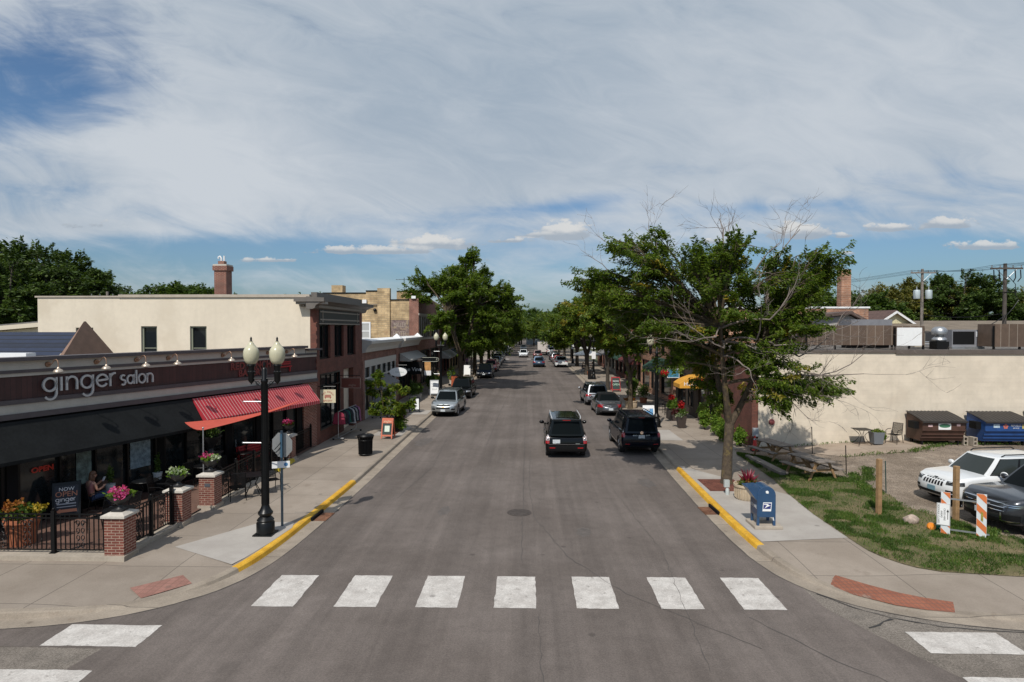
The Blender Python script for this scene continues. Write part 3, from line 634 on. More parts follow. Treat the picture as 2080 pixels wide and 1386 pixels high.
def wall_with_holes(b, L, z0, z1, holes, y0=0.0, y1=0.3):
    """solid wall x 0..L with rectangular openings (x0, z0, x1, z1); pieces butt edge to edge"""
    xs = sorted(set([0, L] + [h[0] for h in holes] + [h[2] for h in holes])); zs = sorted(set([z0, z1] + [h[1] for h in holes] + [h[3] for h in holes]))
    vi = {}
    def V(x, z, y):
        k = (x, z, y)
        if k not in vi: vi[k] = len(vi)
        return vi[k]
    def solid(i, j):
        if not (0 <= i < len(xs) - 1 and 0 <= j < len(zs) - 1): return False
        cx = (xs[i] + xs[i + 1]) / 2; cz = (zs[j] + zs[j + 1]) / 2
        return not any(h[0] < cx < h[2] and h[1] < cz < h[3] for h in holes)
    fs = []
    for i in range(len(xs) - 1):
        for j in range(len(zs) - 1):
            if not solid(i, j): continue
            a, c, d, e = xs[i], xs[i + 1], zs[j], zs[j + 1]
            fs.append((V(a, d, y0), V(c, d, y0), V(c, e, y0), V(a, e, y0))); fs.append((V(a, d, y1), V(a, e, y1), V(c, e, y1), V(c, d, y1)))
            if not solid(i - 1, j): fs.append((V(a, d, y0), V(a, e, y0), V(a, e, y1), V(a, d, y1)))
            if not solid(i + 1, j): fs.append((V(c, d, y0), V(c, d, y1), V(c, e, y1), V(c, e, y0)))
            if not solid(i, j - 1): fs.append((V(a, d, y0), V(a, d, y1), V(c, d, y1), V(c, d, y0)))
            if not solid(i, j + 1): fs.append((V(a, e, y0), V(c, e, y0), V(c, e, y1), V(a, e, y1)))
    b.add([k_[0:1] + (k_[2], k_[1]) for k_ in vi], fs)

# ---- 1. low salon and bakery building, set at an angle to the street
ANG = R(90 - 18.2)
gin = thing('shop_building', 'low salon and bakery building with maroon sign band, black awning and striped red awning', 'building', (-15.03, 17.69, 0.0), ANG)
GL = 14.0
b = MB(SIDING); b.box(-5, 0.0, 3.96, GL, .3, 4.64); b.build('sign_band', gin)
b = MB(BEIGE)
b.box(-5, -.04, 4.64, GL, .3, 4.735); b.box(-5, -.05, 4.83, 13.1, .3, 5.09); b.box(-5, -.05, 3.56, GL, .3, 3.83); b.box(13.14, -.055, 4.83, GL, .3, 4.96)
b.build('beige_fascia', gin)
b = MB(DKTRIM)
b.box(-5, -.07, 4.735, GL, .3, 4.83); b.box(-5, -.2, 5.09, 13.14, .34, 5.2); b.box(-5, -.09, 3.83, GL, .3, 3.96); b.box(-5, -.12, 3.40, GL, .3, 3.56); b.box(13.16, -.2, 4.96, GL + .25, .3, 5.05)
b.build('dark_moulding', gin)
b2 = MB(M['black_matte']); b2.T = Matrix.Translation((-5, 0, 0))
wall_with_holes(b2, 18.0, .15, 3.40, [(.6, .55, 3.1, 3.1), (3.4, .3, 4.9, 3.1), (5.2, .55, 9.9, 3.1), (10.2, .55, 13.2, 3.1), (13.5, .3, 14.9, 3.1), (15.2, .55, 17.7, 3.1)], 0.05, .3)
b2.build('shopfront', gin)
b = MB(M['brick']); b.box(13.0, -.02, .15, GL, .32, 3.40); b.build('brick_pier', gin)
for x0, x1, mu in ((-4.4, -1.9, ()), (0.2, 4.9, (1.45, 2.6, 3.75)), (5.2, 8.2, (6.2, 7.2)), (10.2, 12.7, (11.0, 11.9))):
    pane(gin, x0, .55, x1, 3.1, .18, fr=.07, mull=mu, frd=.22, out=.06, gm=M['shopglass'])
for x0, x1 in ((-1.6, -.1), (8.5, 9.9)):
    d = MB(FR); d.box(x0, .1, .3, x0 + .12, .2, 3.1).box(x1 - .12, .1, .3, x1, .2, 3.1).box(x0 + .12, .1, .3, x1 - .12, .2, .5).box(x0 + .12, .1, 2.3, x1 - .12, .2, 2.42).box(x0 + .12, .1, 3.0, x1 - .12, .2, 3.1)
    d = d.build('door', gin); g = MB(M['shopglass']); g.box(x0 + .12, .14, .5, x1 - .12, .15, 3.0); g.build('pane', d); h = MB(M['steel']); h.tube([(x0 + .2, .06, 1.0), (x0 + .2, .06, 1.35)], .015); h.build('handle', d)
b = MB(ROOFT); b.box(-5, .36, 4.3, 13.6, 14, 4.6); b.box(-5, .36, .1, 13.6, .5, 4.3); b.build('roof', gin)
# awnings
def awning(parent, name, x0, x1, zt, zb, pr, m, val, lab=None):
    b = MB(m); n = max(4, int((x1 - x0) / .4))
    rows = []
    for k in range(7):
        u = k / 6; rows.append([(x0 + (x1 - x0) * i / n, -.13 - (pr - .13) * u, zt + (zb - zt) * u - .025 * math.sin(math.pi * u) * abs(math.sin(math.pi * i / n * 6))) for i in range(n + 1)])
    b.grid(rows, True)
    if val: b.grid([[p for p in rows[-1]], [(p[0], p[1] - .004, zb - val) for p in rows[-1]]], False)
    for x in (x0, x1): b.add([(x, -.13, zt), (x, -pr, zb), (x, -pr, zb - val), (x, -.13, zb - val + .02)], [(0, 1, 2, 3)])
    return b.build(name, parent, label=lab)
awning(gin, 'awning', -5, 6.26, 3.34, 2.33, .82, BLKAWN, .10, 'long plain black canvas awning')
awning(gin, 'awning', 6.3, 13.2, 3.34, 2.55, .82, REDAWN, .15, 'red canvas awning with thin white stripes')
# raised letters drawn as strokes:  ginger salon
LET = mat('brushed_sign_letters', (0.55, 0.56, 0.56), 0.4, 0.3, var=.06)
def arc(cx, cz, r, a0, a1, n=14, rz=None): return [(cx + r * math.cos(R(a0 + (a1 - a0) * i / n)), cz + (rz or r) * math.sin(R(a0 + (a1 - a0) * i / n))) for i in range(n + 1)]
GLY = {  # strokes in x-height units, advance
    'g': ([arc(.5, .5, .46, 0, 360, 22), [(.96, 1.0), (.96, -.12)] + arc(.52, -.12, .44, 0, -150, 10)], 1.22), 'i': ([[(.1, 0), (.1, 1.0)]], .42), 'n': ([[(.08, 0), (.08, 1.0)], [(.08, .55)] + arc(.47, .57, .39, 180, 0, 12) + [(.86, 0)]], 1.14),
    'e': ([[(.06, .5), (.94, .56)] + arc(.5, .5, .45, 6, 325, 20)], 1.1), 'r': ([[(.08, 0), (.08, 1.0)], [(.08, .6)] + arc(.5, .58, .42, 180, 85, 7)], .66),
    's': ([arc(.36, .74, .27, 40, 250, 9, .24) + arc(.36, .25, .30, 80, -140, 9, .25)], .86), 'a': ([arc(.46, .5, .42, 0, 360, 20), [(.9, 1.0), (.9, 0)]], 1.14), 'l': ([[(.1, 0), (.1, 1.42)]], .36), 'o': ([arc(.5, .5, .46, 0, 360, 22)], 1.14)}
def strokes(word, x, z, h, w, m, parent, y=-.115, sx=1.0, name='lettering', dep=.05):
    b = MB(m)
    for ch in word:
        st, adv = GLY[ch]
        for s_ in st:
            pts = [Vector((x + p[0] * h * sx, z + p[1] * h)) for p in s_]; L_ = []; R_ = []
            closed = (pts[0] - pts[-1]).length < 1e-5
            for i, p in enumerate(pts):
                a = pts[i - 1] if i else (pts[-2] if closed else pts[0]); c = pts[i + 1] if i < len(pts) - 1 else (pts[1] if closed else pts[-1])
                d = c - a; d.normalize(); nn = Vector((-d.y, d.x)) * w / 2; L_.append(p + nn); R_.append(p - nn)
            b.grid([[(p.x, y, p.y) for p in L_], [(p.x, y, p.y) for p in R_]], False)
            for e in (L_, R_): b.grid([[(p.x, y, p.y) for p in e], [(p.x, y + dep, p.y) for p in e]], False)
        x += adv * h * sx
    global LAST; LAST = b.build(name, parent, fix=False); return x
strokes('ginger', .84, 4.115, .43, .063, LET, gin, sx=.97); strokes('salon', 3.36, 4.12, .335, .056, LET, gin, sx=.86)
NEON = mat('sign_red_outline', (0.26, 0.06, 0.05), 0.5)
text('RED BENCH', .42, NEON, gin, (9.55, -.03, 4.44), outline=.014, spacing=1.08); text('BAKERY', .40, NEON, gin, (9.55, -.03, 4.12), outline=.014, spacing=1.08)
b = MB(M['red']); b.box(11.15, -.06, 4.36, 12.05, -.01, 4.42).box(11.15, -.06, 4.45, 12.05, -.01, 4.51).box(11.1, -.08, 4.24, 12.1, -.01, 4.30).box(11.2, -.06, 4.02, 11.25, -.01, 4.24).box(11.98, -.06, 4.02, 12.03, -.01, 4.24); b.build('bench_emblem', gin)
text('OPEN', .22, mat('neon_open_sign', (0.25, 0.02, 0.015), .4, emit=((1.0, 0.08, 0.04), .06)), gin, (.95, .13, 1.75), outline=.008, sx=1.15)
strokes('ginger', -1.35, 1.75, .19, .02, M['white'], gin, y=.12, dep=.01)
b = MB(mat('window_poster', (0.22, 0.30, 0.34), .6, var=.5, vs=6)); b.box(3.9, .155, 1.1, 4.7, .165, 2.1); b.build('poster', gin)
b = MB(mat('window_poster_pale', (0.14, 0.19, 0.17), .6, var=.6, vs=5)); b.box(2.0, .155, 1.0, 2.5, .165, 2.2); b.build('poster', gin)
# gooseneck lamps over the sign band
def gooseneck(x, k):
    wdir = gin.matrix_basis @ Vector((x, 0, 0))
    t = thing('wall_lamp', ('copper gooseneck lamp on the sign band, ' + ['at the far left above the letters gi', 'above the letters ge of ginger', 'above the first letters of salon', 'right after the word salon', 'at the left end of the bakery lettering', 'above the word bench', 'between the two lamp post globes', 'at the far right end over the bench emblem'][k]), 'lamp', (wdir.x, wdir.y, 4.95), ANG, 'gooseneck lamps over the shop sign')
    b = MB(M['copper']); b.tube([(0, -.05, 0), (0, -.10, 0)], [.085, .075], 14); b.build('wall_plate', t)
    b = MB(M['copper']); b.tube([(0, -.1, 0), (0, -.2, -.01), (.0, -.27, .05), (0, -.34, .13), (0, -.43, .16), (0, -.5, .11), (0, -.52, .0), (0, -.52, -.09)], .013, 6); b.build('arm', t)
    b = MB(mat('aged_nickel_shade', (0.50, 0.42, 0.34), .38, .6, var=.18, vs=12)); b.lathe([(.02, .02), (.035, 0), (.045, -.03), (.10, -.06), (.135, -.10), (.14, -.14), (.12, -.145), (.10, -.16), (.03, -.18)], (0, -.52, -.09), 16); b.build('lamp_shade', t)
for k, x in enumerate((1.02, 2.55, 4.0, 5.3, 7.9, 9.2, 10.5, 11.75)): gooseneck(x, k)
# blue tiled roof rising behind the parapet, with brown raking board
TILE = stripe_mat('blue_roof_tiles', (0.011, 0.018, 0.042), (0.003, 0.004, 0.008), 0.16, 0.03, 'z', 0.6, 0.35, 0.6)
t = thing('roof_hood', 'dark blue tiled pitched roof with brown end board behind the salon parapet', 'roof', (-19.6, 26.2, 4.6))
b = MB(TILE); b.add([(-9, -1.3, .3), (0.45, -1.3, .3), (0.0, 0.6, 1.28), (-9, .6, 1.28), (-9, 2.0, .3), (.45, 2.0, .3)], [(0, 1, 2, 3), (3, 2, 5, 4)]); b.build('tiles', t)
b = MB(mat('brown_board', (0.20, 0.12, 0.085), .7, var=.15)); b.add([(.46, -1.35, .2), (.62, -1.35, .2), (.17, .6, 1.75), (-.12, .6, 1.3), (.46, 2.0, .2), (.62, 2.0, .2), (.17, .72, 1.75), (-.12, .72, 1.3)], [(0, 1, 2, 3), (4, 7, 6, 5), (0, 3, 7, 4), (1, 5, 6, 2), (2, 6, 7, 3), (0, 4, 5, 1)]); b.build('end_board', t)
b = MB(M['white']); b.box(-2.8, -2.0, .3, -.3, -1.5, .46); b.build('skylight', label='flat white skylight curb')
bpy.data.objects['skylight'].parent = t

# ---- 2. two-storey brick front with cream side wall
X0 = -10.65
def front(name, lab, y, L): return thing(name, lab, 'building', (X0, y, 0), R(90)), L
t, L = front('brick_building', 'two storey brick front with dark cornice and long cream stucco side wall', 31.0, 8.6)
b = MB(BRICKD)
wall_with_holes(b, L, 3.7, 7.2, [(.5, 4.45, 2.25, 6.25), (2.95, 4.45, 4.65, 6.25), (5.35, 4.45, 7.1, 6.25)])
b.box(0, 0, .15, .55, .3, 3.7); b.box(3.9, 0, .15, 4.6, .3, 3.7); b.box(6.6, 0, .15, 8.6, .3, 3.7); b.box(.55, .02, .15, 3.9, .3, .8)
for k in range(9): b.box(-.03, -.05, 3.9 + k * .4, .12, .0, 4.1 + k * .4)
b.build('front_wall', t)
b = MB(STUCCO)
side_h = [(11.35, 4.62, 12.25, 6.08), (8.08, 4.5, 8.9, 6.15), (5.55, 4.5, 6.4, 6.15)]
b.T = Matrix.Rotation(R(-90), 4, 'Z') @ Matrix.Translation((-14.2, 0, 0))
wall_with_holes(b, 13.9, .1, 7.6, [(14.2 - h[2], h[1], 14.2 - h[0], h[3]) for h in side_h], 0, .3); b.T = None
b.box(.32, .31, .1, 8.6, 14.15, 7.15); b.build('side_wall', t)
b = MB(mat('parapet_coping', (0.42, 0.36, 0.29), .6, var=.1)); b.box(-.08, .3, 7.60, .42, 10.0, 7.74).box(-.06, 10.0, 7.601, .42, 14.3, 7.68); b.build('coping', t)
for k, (a, z0, c, z1) in enumerate(side_h):
    w = MB(mat('window_frame_sage', (0.22, 0.23, 0.17), .6)); w.box(.10, a, z0, .22, a + .09, z1).box(.10, c - .09, z0, .22, c, z1).box(.10, a + .09, z0, .22, c - .09, z0 + .07).box(.10, a + .09, z1 - .07, .22, c - .09, z1).box(.13, a + .09, (z0 + z1) / 2 - .3, .2, c - .09, (z0 + z1) / 2 - .26)
    w = w.build('window', t); g = MB(M['glass']); g.box(.19, a + .06, z0 + .04, .21, c - .06, z1 - .04); g.build('pane', w)
CORN = mat('cornice_dark_taupe', (0.13, 0.115, 0.10), .55, var=.1); CORL = mat('cornice_light_taupe', (0.30, 0.265, 0.22), .6, var=.1)
b = MB(CORN)
b.prism([(.0, 7.0), (-.12, 7.05), (-.18, 7.2), (-.42, 7.32), (-.62, 7.38), (-.62, 7.55), (.3, 7.62), (.3, 7.0)], -.55, 9.1, 'x')
b.box(-.6, -.6, 7.36, 0, .9, 7.56); b.box(.15, .0, 7.62, 8.6, .3, 7.86)
b.build('cornice', t)
b = MB(CORL); b.box(-.12, -.2, 7.08, 8.7, -.13, 7.2)
for k in range(5): b.box(-.22, .1 + k * .14, 7.12, -.02, .18 + k * .14, 7.22)
b.box(-.45, -.62, 7.24, -.02, .85, 7.36)
b.build('dentils', t)
b = MB(mat('dark_olive_panel', (0.035, 0.037, 0.030), .6)); b.box(.45, -.03, 6.32, 7.9, 0, 7.0); b.build('sign_panel', t)
b = MB(CORL)
for z in (6.46, 6.86): b.box(.5, -.06, z, 7.8, -.03, z + .07)
for x in (.85, 7.3): b.box(x, -.07, 6.36, x + .06, -.03, 6.98)
b.box(.4, -.05, 6.25, 7.9, -.0, 6.31); b.build('panel_frame', t)
for x0, x1 in ((.5, 2.25), (2.95, 4.65), (5.35, 7.1)): pane(t, x0, 4.45, x1, 6.25, .2, fr=.08, mull=((x0 + x1) / 2,), frd=.26, out=.12)
pane(t, .55, .8, 3.9, 3.7, .15, fr=.09, mull=(2.3,), rail=(3.0,), gm=M['shopglass'])
d = MB(M['black_matte']); d.box(4.6, .9, .15, 6.6, 1.0, 3.7); d = d.build('recessed_entry', t); g = MB(mat('entry_side_panel', (0.13, 0.12, 0.085), .7)); g.box(4.62, .1, .15, 4.68, .9, 3.6); g.build('side_panel', d)
b = MB(ROOFT); b.box(.33, .33, 7.2, 8.6, 14.1, 7.35); b.build('roof', t)
def chimney(name, lab, x, y, z0, z1, w, m, cap=True, flues=0):
    c = thing(name, lab, 'chimney', (x, y, z0))
    b = MB(m); h = z1 - z0; b.box(-w / 2, -w / 2, 0, w / 2, w / 2, h)
    if cap: b.box(-w / 2 - .07, -w / 2 - .07, h - .28, w / 2 + .07, w / 2 + .07, h)
    b.build('shaft', c)
    if cap: s = MB(M['stone']); s.box(-w / 2 - .05, -w / 2 - .05, h, w / 2 + .05, w / 2 + .05, h + .09); s.build('cap', c)
    if flues:
        f = MB(M['brick']); f.box(-.2, -.2, h + .09, .15, .15, h + .3); f.build('flue', c)
        f = MB(M['white']); f.tube([(-.1, 0, h + .3), (-.1, 0, h + .5), (-.18, 0, h + .6), (-.27, 0, h + .56), (-.27, 0, h + .45)], .045, 8); f.tube([(.08, 0, h + .1), (.08, 0, h + .62)], .05, 8); f.build('vent_pipe', c)
chimney('chimney', 'tall red brick chimney with curved white vent pipe on the cream building', -18.3, 37.0, 7.3, 9.75, .72, M['brick'], True, 1)
# lean-to beyond the cream wall and a low cream building behind it
t = thing('shed_building', 'low cream building with sloping roof edge left of the cream wall', 'building', (-34, 36, 0))
b = MB(STUCCO); b.prism([(-8, 0), (7.9, 0), (7.9, 6.3), (-8, 5.0)], 0, 6, 'y'); b.build('wall', t)
b = MB(mat('cream_fascia', (0.62, 0.55, 0.43), .7)); b.prism([(-8.2, 5.0), (8.1, 6.35), (8.1, 6.6), (-8.2, 5.25)], -.35, 6.2, 'y'); b.build('roof_edge', t)
b = MB(ROOFT); b.prism([(-8.1, 5.27), (8, 6.62), (8, 6.68), (-8.1, 5.33)], -.2, 6.1, 'y'); b.build('roof', t)

# ---- 3. one-storey front with white cornice
t, L = front('shopfront_building', 'one storey brick storefront with pale cornice and beige transom windows', 39.6, 20.4)
CREAMW = mat('cornice_cream', (0.52, 0.50, 0.45), .6, var=.06)
b = MB(M['brick']); b.box(0, 0, 3.95, L, .3, 5.1); b.box(0, -.03, .15, .5, .3, 3.95).box(10.0, -.05, .15, 10.9, .3, 5.2).box(19.3, -.05, .15, 20.4, .3, 5.2); b.box(12.5, 0, 3.2, 19.3, .3, 3.95); b.build('brick_front', t)
prof = [(.0, 4.45), (-.22, 4.5), (-.30, 4.75), (-.5, 4.98), (-.62, 5.05), (-.62, 5.2), (.1, 5.3), (.1, 4.45)]
for x0, x1 in ((-.02, 9.95), (11.0, 19.25)):
    b = MB(CREAMW); b.prism(prof, x0, x1, 'x'); b.build('cornice', t)
    b = MB(M['white']); b.prism([(-.63, 5.2), (.12, 5.3), (.12, 5.36), (-.63, 5.25)], x0 - .02, x1 + .02, 'x'); b.build('cornice_cap', t)
for x in (10.45, 19.85):
    b = MB(M['white']); b.add([(x - .5, -.45, 5.2), (x + .5, -.45, 5.2), (x + .5, .4, 5.2), (x - .5, .4, 5.2), (x, 0, 5.62)], [(0, 1, 4), (1, 2, 4), (2, 3, 4), (3, 0, 4), (0, 3, 2, 1)]); b.build('pier_cap', t)
b = MB(CREAMW); b.box(.5, -.04, 3.62, 10.0, .2, 3.95)
b.box(.5, 0, .15, 10.0, .2, .55); b.build('transom_trim', t)
for k in range(6): pane(t, .5 + k * 1.583, .55, .5 + (k + 1) * 1.583, 3.62, .14, fr=.13, fm=CREAMW, rail=(2.75,), gm=M['shopglass'])
CANV = mat('grey_canvas', (0.17, 0.165, 0.165), .8, var=.15)
awning(t, 'awning', .6, 6.2, 2.72, 2.2, 1.1, CANV, .16, 'small grey canvas awning')
awning(t, 'awning', 11.0, 19.0, 4.0, 3.45, 1.0, mat('beige_canvas', (0.36, 0.345, 0.31), .8, var=.08), .1, 'long beige canvas awning')
pane(t, 11.0, .6, 14.4, 3.2, .14, fr=.1, mull=(12.7,), gm=M['shopglass']); pane(t, 14.8, .15, 16.2, 3.2, .14, 'door', fr=.12, gm=M['shopglass']); pane(t, 16.5, .6, 19.2, 3.2, .14, fr=.1, mull=(17.9,), gm=M['shopglass'])
b = MB(BRICKD); b.box(10.9, .02, .15, 19.3, .3, .6); b.build('stall_riser', t)
b = MB(ROOFT); b.box(0, .3, 4.3, L, 14, 4.6); b.build('roof', t)

# ---- 4. two-storey yellow brick building with ghost sign
t, L = front('brick_building', 'two storey yellow brick building with red brick front, small white window and faded wall lettering', 60.0, 14.0)
b = MB(M['brick_tan'])
b.box(0.02, .9, .1, .4, 2.75, 8.75); b.box(3.0, 0.5, 8.6, 3.4, 2.75, 9.75)
b.box(-.16, 2.75, .1, .4, 3.95, 9.9); b.box(.02, 3.95, .1, .4, 5.1, 9.6).box(.02, 5.1, .1, .4, 9.2, 9.4)
b.box(.4, .4, .1, 13.8, 9.1, 8.6); b.build('side_wall', t)
b = MB(M['brick']); b.box(0, 0, .1, .42, .9, 8.9); b.box(.42, 0, 3.9, L, .3, 5.0); b.box(.42, 0, 7.35, L, .3, 8.9)
for x in (6.9, 13.2): b.box(x, 0, 5.0, x + .8, .3, 7.35)
b.box(.42, 0, .1, 1.0, .3, 3.9).box(6.6, 0, .1, 7.3, .3, 3.9).box(13.2, 0, .1, 14, .3, 3.9); b.build('front_wall', t)
b = MB(M['stone']); b.box(0, -.06, 7.3, L, -.002, 7.5).box(.43, -.06, 4.92, L, -.002, 5.04); b.build('stone_band', t)
for q in ((-.05, 3.95, 9.6, .45, 5.1, 9.7), (-.05, 5.1, 9.4, .45, 9.3, 9.5), (2.95, .4, 9.75, 3.45, 2.75, 9.83), (-.06, .9, 8.75, .42, 2.75, 8.84)): b = MB(M['black']); b.box(*q); b.build('coping', t)
for k in range(5): pane(t, .55 + k * 1.25, 5.04, .55 + (k + 1) * 1.25, 7.3, .15, fr=.11, fm=mat('frame_pale', (0.40, 0.36, 0.33), .6))
for x in (7.8, 9.6, 11.4): pane(t, x, 5.04, x + 1.7, 7.3, .15, fr=.1, fm=MATS['frame_pale'])
for x in (1.1, 2.95, 4.8, 7.5, 9.4, 11.3): pane(t, x, .5, x + 1.75, 3.85, .15, fr=.1, gm=M['shopglass'])
# side window, wall boxes and ghost lettering (the side faces -x locally)
w = MB(M['white']); a, c, z0, z1 = 4.65, 5.6, 5.0, 6.5
w.box(-.06, a, z0, .0, a + .13, z1).box(-.06, c - .13, z0, .0, c, z1).box(-.06, a + .13, z0, .0, c - .13, z0 + .13).box(-.06, a, z1, 0, c, z1 + .16).box(-.05, a + .13, 5.72, .0, c - .13, 5.82); w = w.build('window', t)
g = MB(mat('white_blind', (0.42, 0.42, 0.40), .4)); g.box(-.02, a + .1, z0 + .1, -.005, c - .1, z1); g.build('pane', w)
b = MB(M['white']); b.box(-.2, 5.0, 8.45, .0, 5.4, 8.8); b.box(-.2, .25, 8.9, .0, .65, 9.15); b.build('wall_box', t)
b = MB(M['black']); b.tube([(-.08, 3.97, 8.3), (-.08, 5.4, 8.3)], .04); b.ball((-.1, 4.2, 7.8), .17); b.build('alarm_bell', t)
gh = mat('ghost_sign_paint', (0.185, 0.135, 0.12), .95, var=.45, vs=4, var2=(0.33, 0.25, 0.16)); b = MB(gh); b.box(-.012, .92, 5.0, .0, 2.68, 6.85)
b.build('ghost_sign', t)
for s_, z, w_ in (('MILLER', 6.35, .60), ('HOTEL', 5.5, .66)): text(s_, w_, mat('ghost_letters', (0.36, 0.30, 0.245), .95, var=.3, vs=6), t, (-.018, 1.8, z), (R(90), 0, R(-90)), .002, sx=.66)
for k, (x, y) in enumerate(((-16.9, 61.2),)):
    pass
chimney('chimney', 'short crumbling yellow brick chimney on the yellow brick building', -19.0, 62, 8.2, 10.3, 1.1, M['brick_tan'], False)
b = MB(M['black']); b.tube([(-12.75, 63.6, 9.2), (-12.75, 63.6, 11.2)], .03); b.tube([(-13.6, 63.6, 11.0), (-12.1, 63.6, 11.05)], .02)
for k in range(5): b.tube([(-13.5 + k * .33, 63.2, 11.02), (-13.5 + k * .33, 64.0, 11.02)], .012)
b.build('television_antenna', label='thin television antenna on the yellow brick roof', cat='antenna')

# ---- 5. more fronts in the shade of the trees
def plain_front(y, L, H, m, lab, side, X, two=False, awn=None, base=0.15, dep=12, door=True):
    t = thing('shopfront_building', lab, 'building', (X, y if side < 0 else y + L, 0), R(90) if side < 0 else R(-90))
    b = MB(m); n = max(2, int(L / 3)); holes = [(.5 + k * (L - .5) / n, .6, (k + 1) * (L - .5) / n, 3.1) for k in range(n)]
    if two: holes += [(.8 + k * (L - .6) / n, 4.7, .8 + k * (L - .6) / n + 1.15, 6.6) for k in range(n)]
    wall_with_holes(b, L, base, H, holes); b.box(0, .3, base, .3, dep, H).box(L - .3, .3, base, L, dep, H).box(.3, dep - .3, base, L - .3, dep, H - .2); b.build('wall', t)
    c = MB(M['stone'] if not two else CORN); c.box(-.05, -.25, H, L + .05, .4, H + .22); c.build('cornice', t)
    r = MB(ROOFT); r.box(.3, .4, H - .4, L - .3, dep - .3, H - .3); r.build('roof', t)
    for h in holes: pane(t, h[0], h[1], h[2], h[3], .16, fr=.08, frd=.24, out=.08, gm=M['shopglass'], rail=(2.5,) if h[1] < 1 else (5.65,))
    if awn: awning(t, 'awning', .4, L - .4, 3.3, 2.6, 1.2, awn, .18)
    s = MB(M['black']); s.box(.5, -.06, 3.35, L - .5, -.002, 3.9); s.build('sign_board', t)
    return t
plain_front(74.1, 9, 6.0, M['brick_dk'], 'dark brick storefront half hidden behind the big left street tree', -1, X0, False, MATS['beige_canvas'])
plain_front(83.2, 10, 8.2, M['brick_tan'], 'two storey yellow brick storefront behind the second left tree', -1, X0, True, mat('navy_canvas', (0.02, 0.03, 0.06), .8))
plain_front(93.3, 10, 5.6, M['brick'], 'low red brick storefront near the end of the left block', -1, X0, False, CANV)
plain_front(103.4, 9, 6.6, STUCCO, 'cream corner storefront at the far end of the left block', -1, X0)
# ================================================================ buildings, right side, roofs and background
CREAMR = brick_mat('cream_painted_block', (0.66, 0.575, 0.46), (0.63, 0.55, 0.44), (0.615, 0.535, 0.425), w=1.7, h=0.2, bump=0.3, msize=0.008, vary=.09, stain=(0.585, 0.50, 0.395))
COPB = mat('brown_metal_coping', (0.13, 0.105, 0.09), .5, .2, var=.1)
WOODD = stripe_mat('dark_board_cladding', (0.060, 0.042, 0.030), (0.025, 0.018, 0.014), .22, .012, 'x', .75, .3, .4)
XR = 10.95
t = thing('shop_building', 'low corner building with long cream painted side wall, brown coping and gravel roof', 'building', (XR, 47.0, 0), R(-90)); L = 16.0
b = MB(M['brick_dk']); b.box(10.2, 0, .1, L - .02, .3, 4.85); b.build('brick_front', t)
b = MB(WOODD); wall_with_holes(b, 10.2, .1, 4.85, [(.8, .7, 3.0, 2.9), (3.6, .7, 5.0, 2.9), (6.2, .15, 7.4, 2.55), (8.3, .8, 9.4, 2.7)]); b.build('wood_front', t)
for x0, x1, z0, z1 in ((.8, 3.0, .7, 2.9), (3.6, 5.0, .7, 2.9), (8.3, 9.4, .8, 2.7)): pane(t, x0, z0, x1, z1, .15, fr=.07, mull=((x0 + x1) / 2,), rail=((z0 + z1) / 2,), gm=M['shopglass'])
d = MB(mat('door_brown', (0.07, 0.045, 0.03), .5)); d.box(6.22, .12, .15, 7.38, .2, 2.55); d = d.build('door', t); g = MB(M['shopglass']); g.box(6.5, .1, 1.0, 7.1, .12, 2.3); g.build('pane', d)
b = MB(CREAMR); b.box(L - .3, .31, -.2, L, 46, 4.86); b.build('side_wall', t)
b = MB(COPB); b.box(L - .38, .28, 4.86, L + .07, 6.9, 4.98); b.box(L - .38, 6.9, 4.80, L + .08, 46, 5.0); b.box(-.05, -.08, 4.85, L - .4, .33, 5.0); b.build('coping', t)
b = MB(ground_mat('roof_gravel', ((0.10, 0.09, 0.08), (0.17, 0.155, 0.14)), 1.5, .5, fine=40)); b.box(.2, .34, 4.6, L - .32, 46, 4.92); b.build('roof', t)
b = MB(mat('red_bell', (0.20, 0.05, 0.05), .5)); b.T = Matrix.Translation((L + .01, .95, 1.45)) @ Matrix.Rotation(R(90), 4, 'Y'); b.lathe([(.0, 0), (.13, 0), (.15, .03), (.13, .09), (.05, .12), (0, .12)], n=16); b.build('alarm_bell', t)
b = MB(mat('grey_meter_box', (0.33, 0.36, 0.38), .5)); b.box(L + .0, .02, .75, L + .15, .28, 1.15).tube([(L + .06, .15, .75), (L + .06, .15, .15)], .025); b.build('meter_box', t)
# the orange HOME awning and its lanterns
aw = MB(mat('orange_awning_canvas', (0.62, 0.30, 0.035), .75, var=.12, vs=3)); y0, y1 = 6.0, 7.7
aw.prism([(-.02, 3.08), (-.6, 3.02), (-1.2, 2.8), (-1.55, 2.55), (-1.55, 2.30), (-.02, 2.30)], y0, y1, 'x'); aw = aw.build('awning', t, label='orange canvas entrance awning lettered HOME')
text('HOME', .36, M['white'], aw, (y1 + .012, -.80, 2.56), (R(90), 0, R(90)), .002)
b = MB(M['stone']); b.box(9.5, -.08, 2.0, 9.52, -.02, 2.3); b.build('plaque', t)
for x in (5.7, 7.95):
    l = thing('wall_lantern', 'black wall lantern beside the HOME door, ' + ('nearer the camera' if x > 7 else 'on the far side'), 'lantern', (XR - .18, 47 - x, 1.95), 0, 'lanterns at the HOME door')
    b = MB(M['black']); b.lathe([(.02, .42), (.05, .36), (.13, .33), (.13, .30)], n=6, smooth=False); b.lathe([(.09, 0), (.11, .02), (.09, .04)], n=6, smooth=False); b.tube([(.18, 0, .2), (.0, 0, .42)], .012); b.build('frame', l)
    b = MB(mat('lantern_glass', (.30, .30, .27), .2)); b.lathe([(.085, .04), (.12, .30)], n=6, smooth=False); b.build('lantern_pane', l)
